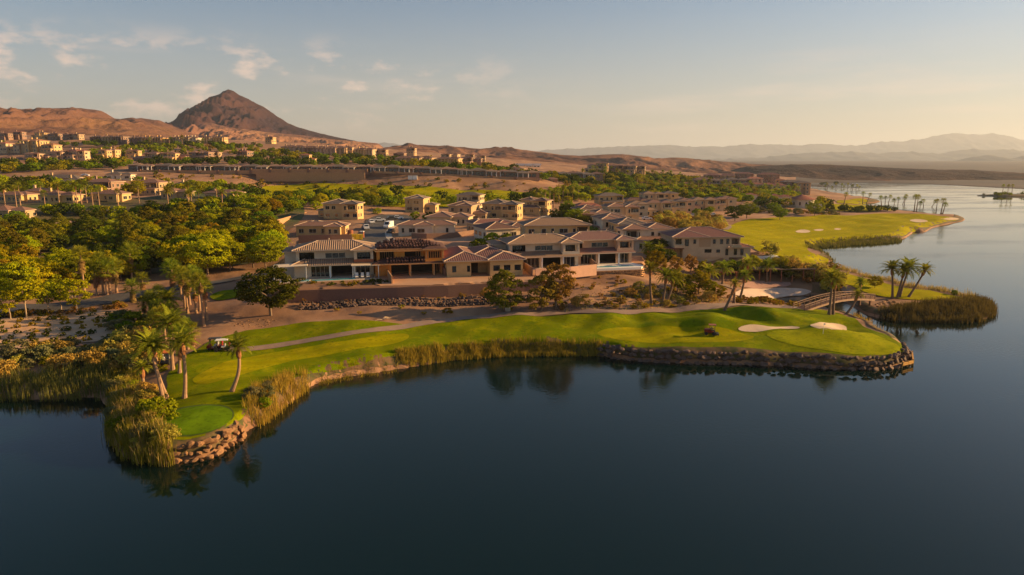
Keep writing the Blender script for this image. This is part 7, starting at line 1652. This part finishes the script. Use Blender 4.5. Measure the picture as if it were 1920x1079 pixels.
def golf_cart(u, v, rz, body, roofm, label, pos=None, name='golf_cart'):
    x, y, z = pos or G(u, v); o = empty(name, (x, y, z+.12), rz, label, 'golf cart')
    b = MB(); profile(b, [(-1.2,.3),(1.15,.3),(1.25,.55),(1.1,.85),(.75,.9),(.6,.42),(-.35,.42),(-.4,.72),(-1.2,.75)], -.58, .58); b.build('body', body, o)
    s = MB(); s.box(-.45,-.5,.72,.1,.5,.86); s.build('seat', M_white, o); s = MB(); s.box(-.55,-.5,.86,-.45,.5,1.25); s.build('backrest', M_white, o)
    r = MB(); r.box(-1.0,-.62,1.86,.95,.62,1.94); r.box(-.9,-.52,1.94,.85,.52,1.98); r.build('roof', roofm, o)
    for sx, tx in ((-.95,-.85),(.85,.7)):
        for sy in (-.52,.52): p = MB(); p.bar((sx,sy,.75),(tx,sy,1.88),.05); p.build('roof_post', M_steel, o)
    w = MB(); w.add([(.83,-.5,.95),(.83,.5,.95),(.74,.5,1.8),(.74,-.5,1.8)], [(0,1,2,3)]); w.build('windscreen', M_glass, o)
    st = MB(); st.tube([(.55,-.25,.8),(.3,-.25,1.1)], .025, 6); st.tube([(.28,-.40,1.12),(.28,-.1,1.12)], .025, 6); st.build('steering_wheel', M_steel, o)
    for dy in (-.25,.25): g = MB(); g.tube([(-1.15,dy,.7),(-1.2,dy,1.45)], [.13,.15], 8); g.build('golf_bag', M_steel if dy < 0 else mat('red_bag', (0.45,0.04,0.03)), o)
    for sx in (-.8,.8):
        for sy in (-.5,.5): wheel(o, sx, sy, .23, .18)
    return o
M_redp = mat('red_vehicle_paint', (0.20,0.015,0.012), rough=.35); M_blk = mat('black_vehicle_paint', (0.025,0.025,0.028), rough=.4)
golf_cart(417, 660, R(195), M_blk, M_white, 'dark golf cart with white roof parked on the path near the tee')
golf_cart(404, 657, R(190), M_redp, M_steel, 'low red and black golf cart parked behind the white-roofed one')
x, y, z = G(437, 661); person(x, y, z+.1, R(20), mat('blue_shirt', (0.22,0.33,0.5)), mat('grey_trousers', (0.3,0.28,0.26)), 'person in pale blue shirt standing beside the parked golf cart')
golf_cart(314, 684, R(-80), M_blk, mat('orange_canvas', (0.60,0.17,0.06)), 'golf cart with orange-red roof among the palms left of the tee')
x, y, z = G(311, 686); person(x, y-.6, z+.1, R(0), M_white, M_blk, 'person in white shirt at the golf cart with orange roof')
golf_cart(1477, 495, R(40), M_white, M_steel, 'small golf cart on the edge of the big right fairway')
x, y, z = G(1311, 645)
def mower():
    x, y, z = G(1333, 629); o = empty('ride_on_mower', (x, y, z+.12), R(-12), 'red ride-on mower with sun canopy on the shore fairway', 'mower', None, .85)
    b = MB(); profile(b, [(-1.35,.45),(.5,.45),(.5,.75),(.0,.85),(-.1,1.25),(-1.3,1.2),(-1.4,.9)], -.5, .5); b.build('engine_hood', M_redp, o)
    s = MB(); s.box(-.1,-.3,.85,.35,.3,.98); s.box(-.2,-.3,.98,-.08,.3,1.45); s.build('seat', M_blk, o)
    for sx in (-.35,.75):
        for sy in (-.5,.5): p = MB(); p.bar((sx,sy,.8),(sx*.9+.05,sy,2.12),.05); p.build('canopy_post', M_steel, o)
    r = MB(); r.box(-.55,-.65,2.12,.95,.65,2.2); r.build('canopy', mat('red_canopy', (0.25,0.08,0.06)), o)
    for dx, dy in ((1.25,-.7),(1.25,0),(1.25,.7)):
        d = MB(); d.box(dx-.3,dy-.32,.12,dx+.3,dy+.32,.38); d.build('cutting_deck', M_blk, o); d = MB(); d.bar((.5,dy*.5,.6),(dx,dy,.36),.07); d.build('lift_arm', M_steel, o)
    for sx, r_ in ((.55,.38),(-1.0,.33)):
        for sy in (-.62,.62): wheel(o, sx, sy, r_, .28)
    st = MB(); st.tube([(.75,0,.8),(.55,0,1.2)], .03, 6); st.tube([(.55,-.18,1.22),(.55,.18,1.22)], .03, 6); st.build('steering_wheel', M_steel, o)
    c, s_ = math.cos(R(-12)), math.sin(R(-12)); person(x+.12*c, y+.12*s_, z+.42, R(78), mat('dark_shirt', (0.05,0.06,0.09)), M_blk, 'driver in dark clothes sitting on the red mower', True)
mower()
x, y, z = G(1543, 628); o = empty('golf_flag', (x, y, z), 0, 'small white flag on the right putting green', 'flag'); m = MB(); m.tube([(0,0,0),(0,0,2.1)], .025, 6); m.build('pole', M_white, o); m = MB(); m.add([(0,0,2.1),(.5,.05,1.95),(0,0,1.75),(0,.02,2.1),(.5,.07,1.95),(0,.02,1.75)], [(0,1,2),(5,4,3),(0,3,4,1),(1,4,5,2),(2,5,3,0)]); m.build('cloth', M_white, o)
# shade pavilion behind the beach
def pavilion():
    x, y, z = G(1425, 530); o = empty('beach_pavilion', (x-9, y, z), R(4), 'long dark open pavilion with flat roof behind the beach', 'pavilion'); L_ = 24
    r = MB(); r.box(0,0,3.0,L_,5,3.25); r.build('roof', M_dark, o); b = MB(); b.box(0,4.6,-1,L_,5,3.0); b.build('rear_wall', M_int, o)
    for k in range(9): p = MB(); xx = .3+k*(L_-.8)/8; p.box(xx,.2,-.5,xx+.22,.42,3.0); p.build('post', M_teak, o)
    HOUSEZONES.append((x+3, y+2, 12))
    x, y, z = G(1352, 531); o = empty('pergola', (x-4, y, z), R(4), 'small slatted pergola left of the long pavilion', 'pergola')
    for k in range(14): p = MB(); p.box(k*.6,-.3,2.6,k*.6+.12,4,2.8); p.build('slat', M_stud, o)
    for a, b_ in ((0.1,0),(7.8,0),(.1,3.6),(7.8,3.6)): p = MB(); p.box(a,b_,-.5,a+.2,b_+.2,2.45); p.build('post', M_teak, o)
    for yy in (0, 3.6): p = MB(); p.box(-.2,yy,2.45,8.4,yy+.16,2.6); p.build('beam', M_teak, o)
pavilion()
x, y, z = G(952, 584); o = empty('utility_cabinet', (x, y, z), 0, 'small grey utility cabinet at the foot of the lone pine', 'utility box'); m = MB(); m.box(-.5,-.3,0,.5,.3,1.1); m.build('cabinet', M_conc, o); m = MB(); m.box(-.45,-.32,.1,-.02,-.302,1.0); m.build('door', M_conc, o); m = MB(); m.box(.02,-.32,.1,.45,-.302,1.0); m.build('door', M_conc, o)
def driftwood():
    x, y, z = G(717, 601); o = empty('fallen_branches', (x, y, z), 0, 'pale dead branches lying on the dirt above the cart path', 'branches'); r = random.Random(8)
    for k in range(9): m = MB(); a = r.uniform(0, 6.28); l = r.uniform(1.2, 2.6); m.tube([(0,0,.1),(math.cos(a)*l*.5,math.sin(a)*l*.5,.35),(math.cos(a)*l,math.sin(a)*l,.15)], [.09,.06,.02], 6); m.build('branch', M_barkp, o)
driftwood()
x, y, z = G(480, 471); o = empty('lamp_post', (x, y, z), 0, 'pale lamp post standing among the trees left of the white house', 'lamp post'); m = MB(); m.tube([(0,0,0),(0,0,5.2)], [.09,.06], 8); m.build('pole', M_white, o); m = MB(); m.box(-.2,-.2,5.2,.2,.2,5.5); m.build('lantern', M_white, o)
# white storage tanks and trucks on the dirt by the back fairway
x, y, z = at_d(774, 349, 466); o = empty('site_container', (x, y, h1(x, y)), R(5), 'white site container on the dirt behind the back fairway', 'container'); m = MB(); m.box(-3,-1.2,0,3,1.2,2.6); m.build('body', M_white, o); m = MB(); m.box(-.05,-1.26,0,.05,-1.2,2.6); m.build('corner_post', M_steel, o)

def islet():
    cx, cy = at_z(1918, 368, 0); n = 26; mb = MB(); V = []
    for r_, z in ((1.0,-.6),(.93,.5),(.75,1.3),(.3,1.8)):
        for k in range(n): a = 2*math.pi*k/n; q = r_*(1+.12*math.sin(3*a+1)); V.append((math.cos(a)*46*q, math.sin(a)*16*q, z))
    V.append((0,0,1.9)); mb.add(V, [(i*n+k, i*n+(k+1) % n, (i+1)*n+(k+1) % n, (i+1)*n+k) for i in range(3) for k in range(n)]+[(3*n+k, 3*n+(k+1) % n, 4*n) for k in range(n)])
    o = mb.build('islet', M_bank, None, (cx, cy, 0), True); o['kind'] = 'structure'
    r = np.random.default_rng(3); P = np.column_stack([cx+r.uniform(-38, 38, 260), cy+r.uniform(-11, 11, 260)])
    for i, (dx, dy) in enumerate([(-6,1),(-3,-2),(4,2)]): palm(cx+dx-14, cy+dy, 8.5, 'fan', 'dark palm on the islet at the right edge', 'palms on the right islet', s=1.1, z=1.5, dark=True, skirt=False, r0=.36)
    for i in range(18): plant('bush' if i % 2 else 'lowd', cx+r.uniform(-36,30), cy+r.uniform(-9,9), 'bush on the small islet at the right edge', 'shrub', 'bushes on the right islet', 1.2, z=1.0)
islet()
def timber_edge():
    a = Vector((*at_z(1692, 685, .5), .5)); b = Vector((*at_z(1712, 680, .5), .5)); c = Vector((*at_z(1710, 664, .5), .5)); o = empty('timber_edging', a, 0, 'yellow timber edging at the water on the tip of the right green', 'timber edging')
    my = mat('yellow_timber', (0.55,0.30,0.07), (0.45,0.24,0.06), scale=3)
    for p, q in ((a, b), (b, c)):
        for z in (0, .28): m = MB(); m.bar(p-a+Vector((0,0,z)), q-a+Vector((0,0,z)), .22); m.build('plank', my, o)
    for p in (a, b, c, (a+b)/2): m = MB(); m.box(p.x-a.x-.09, p.y-a.y-.09, -1.2, p.x-a.x+.09, p.y-a.y+.09, .55); m.build('stake', my, o)
timber_edge()
flush_plants(); label_palms()
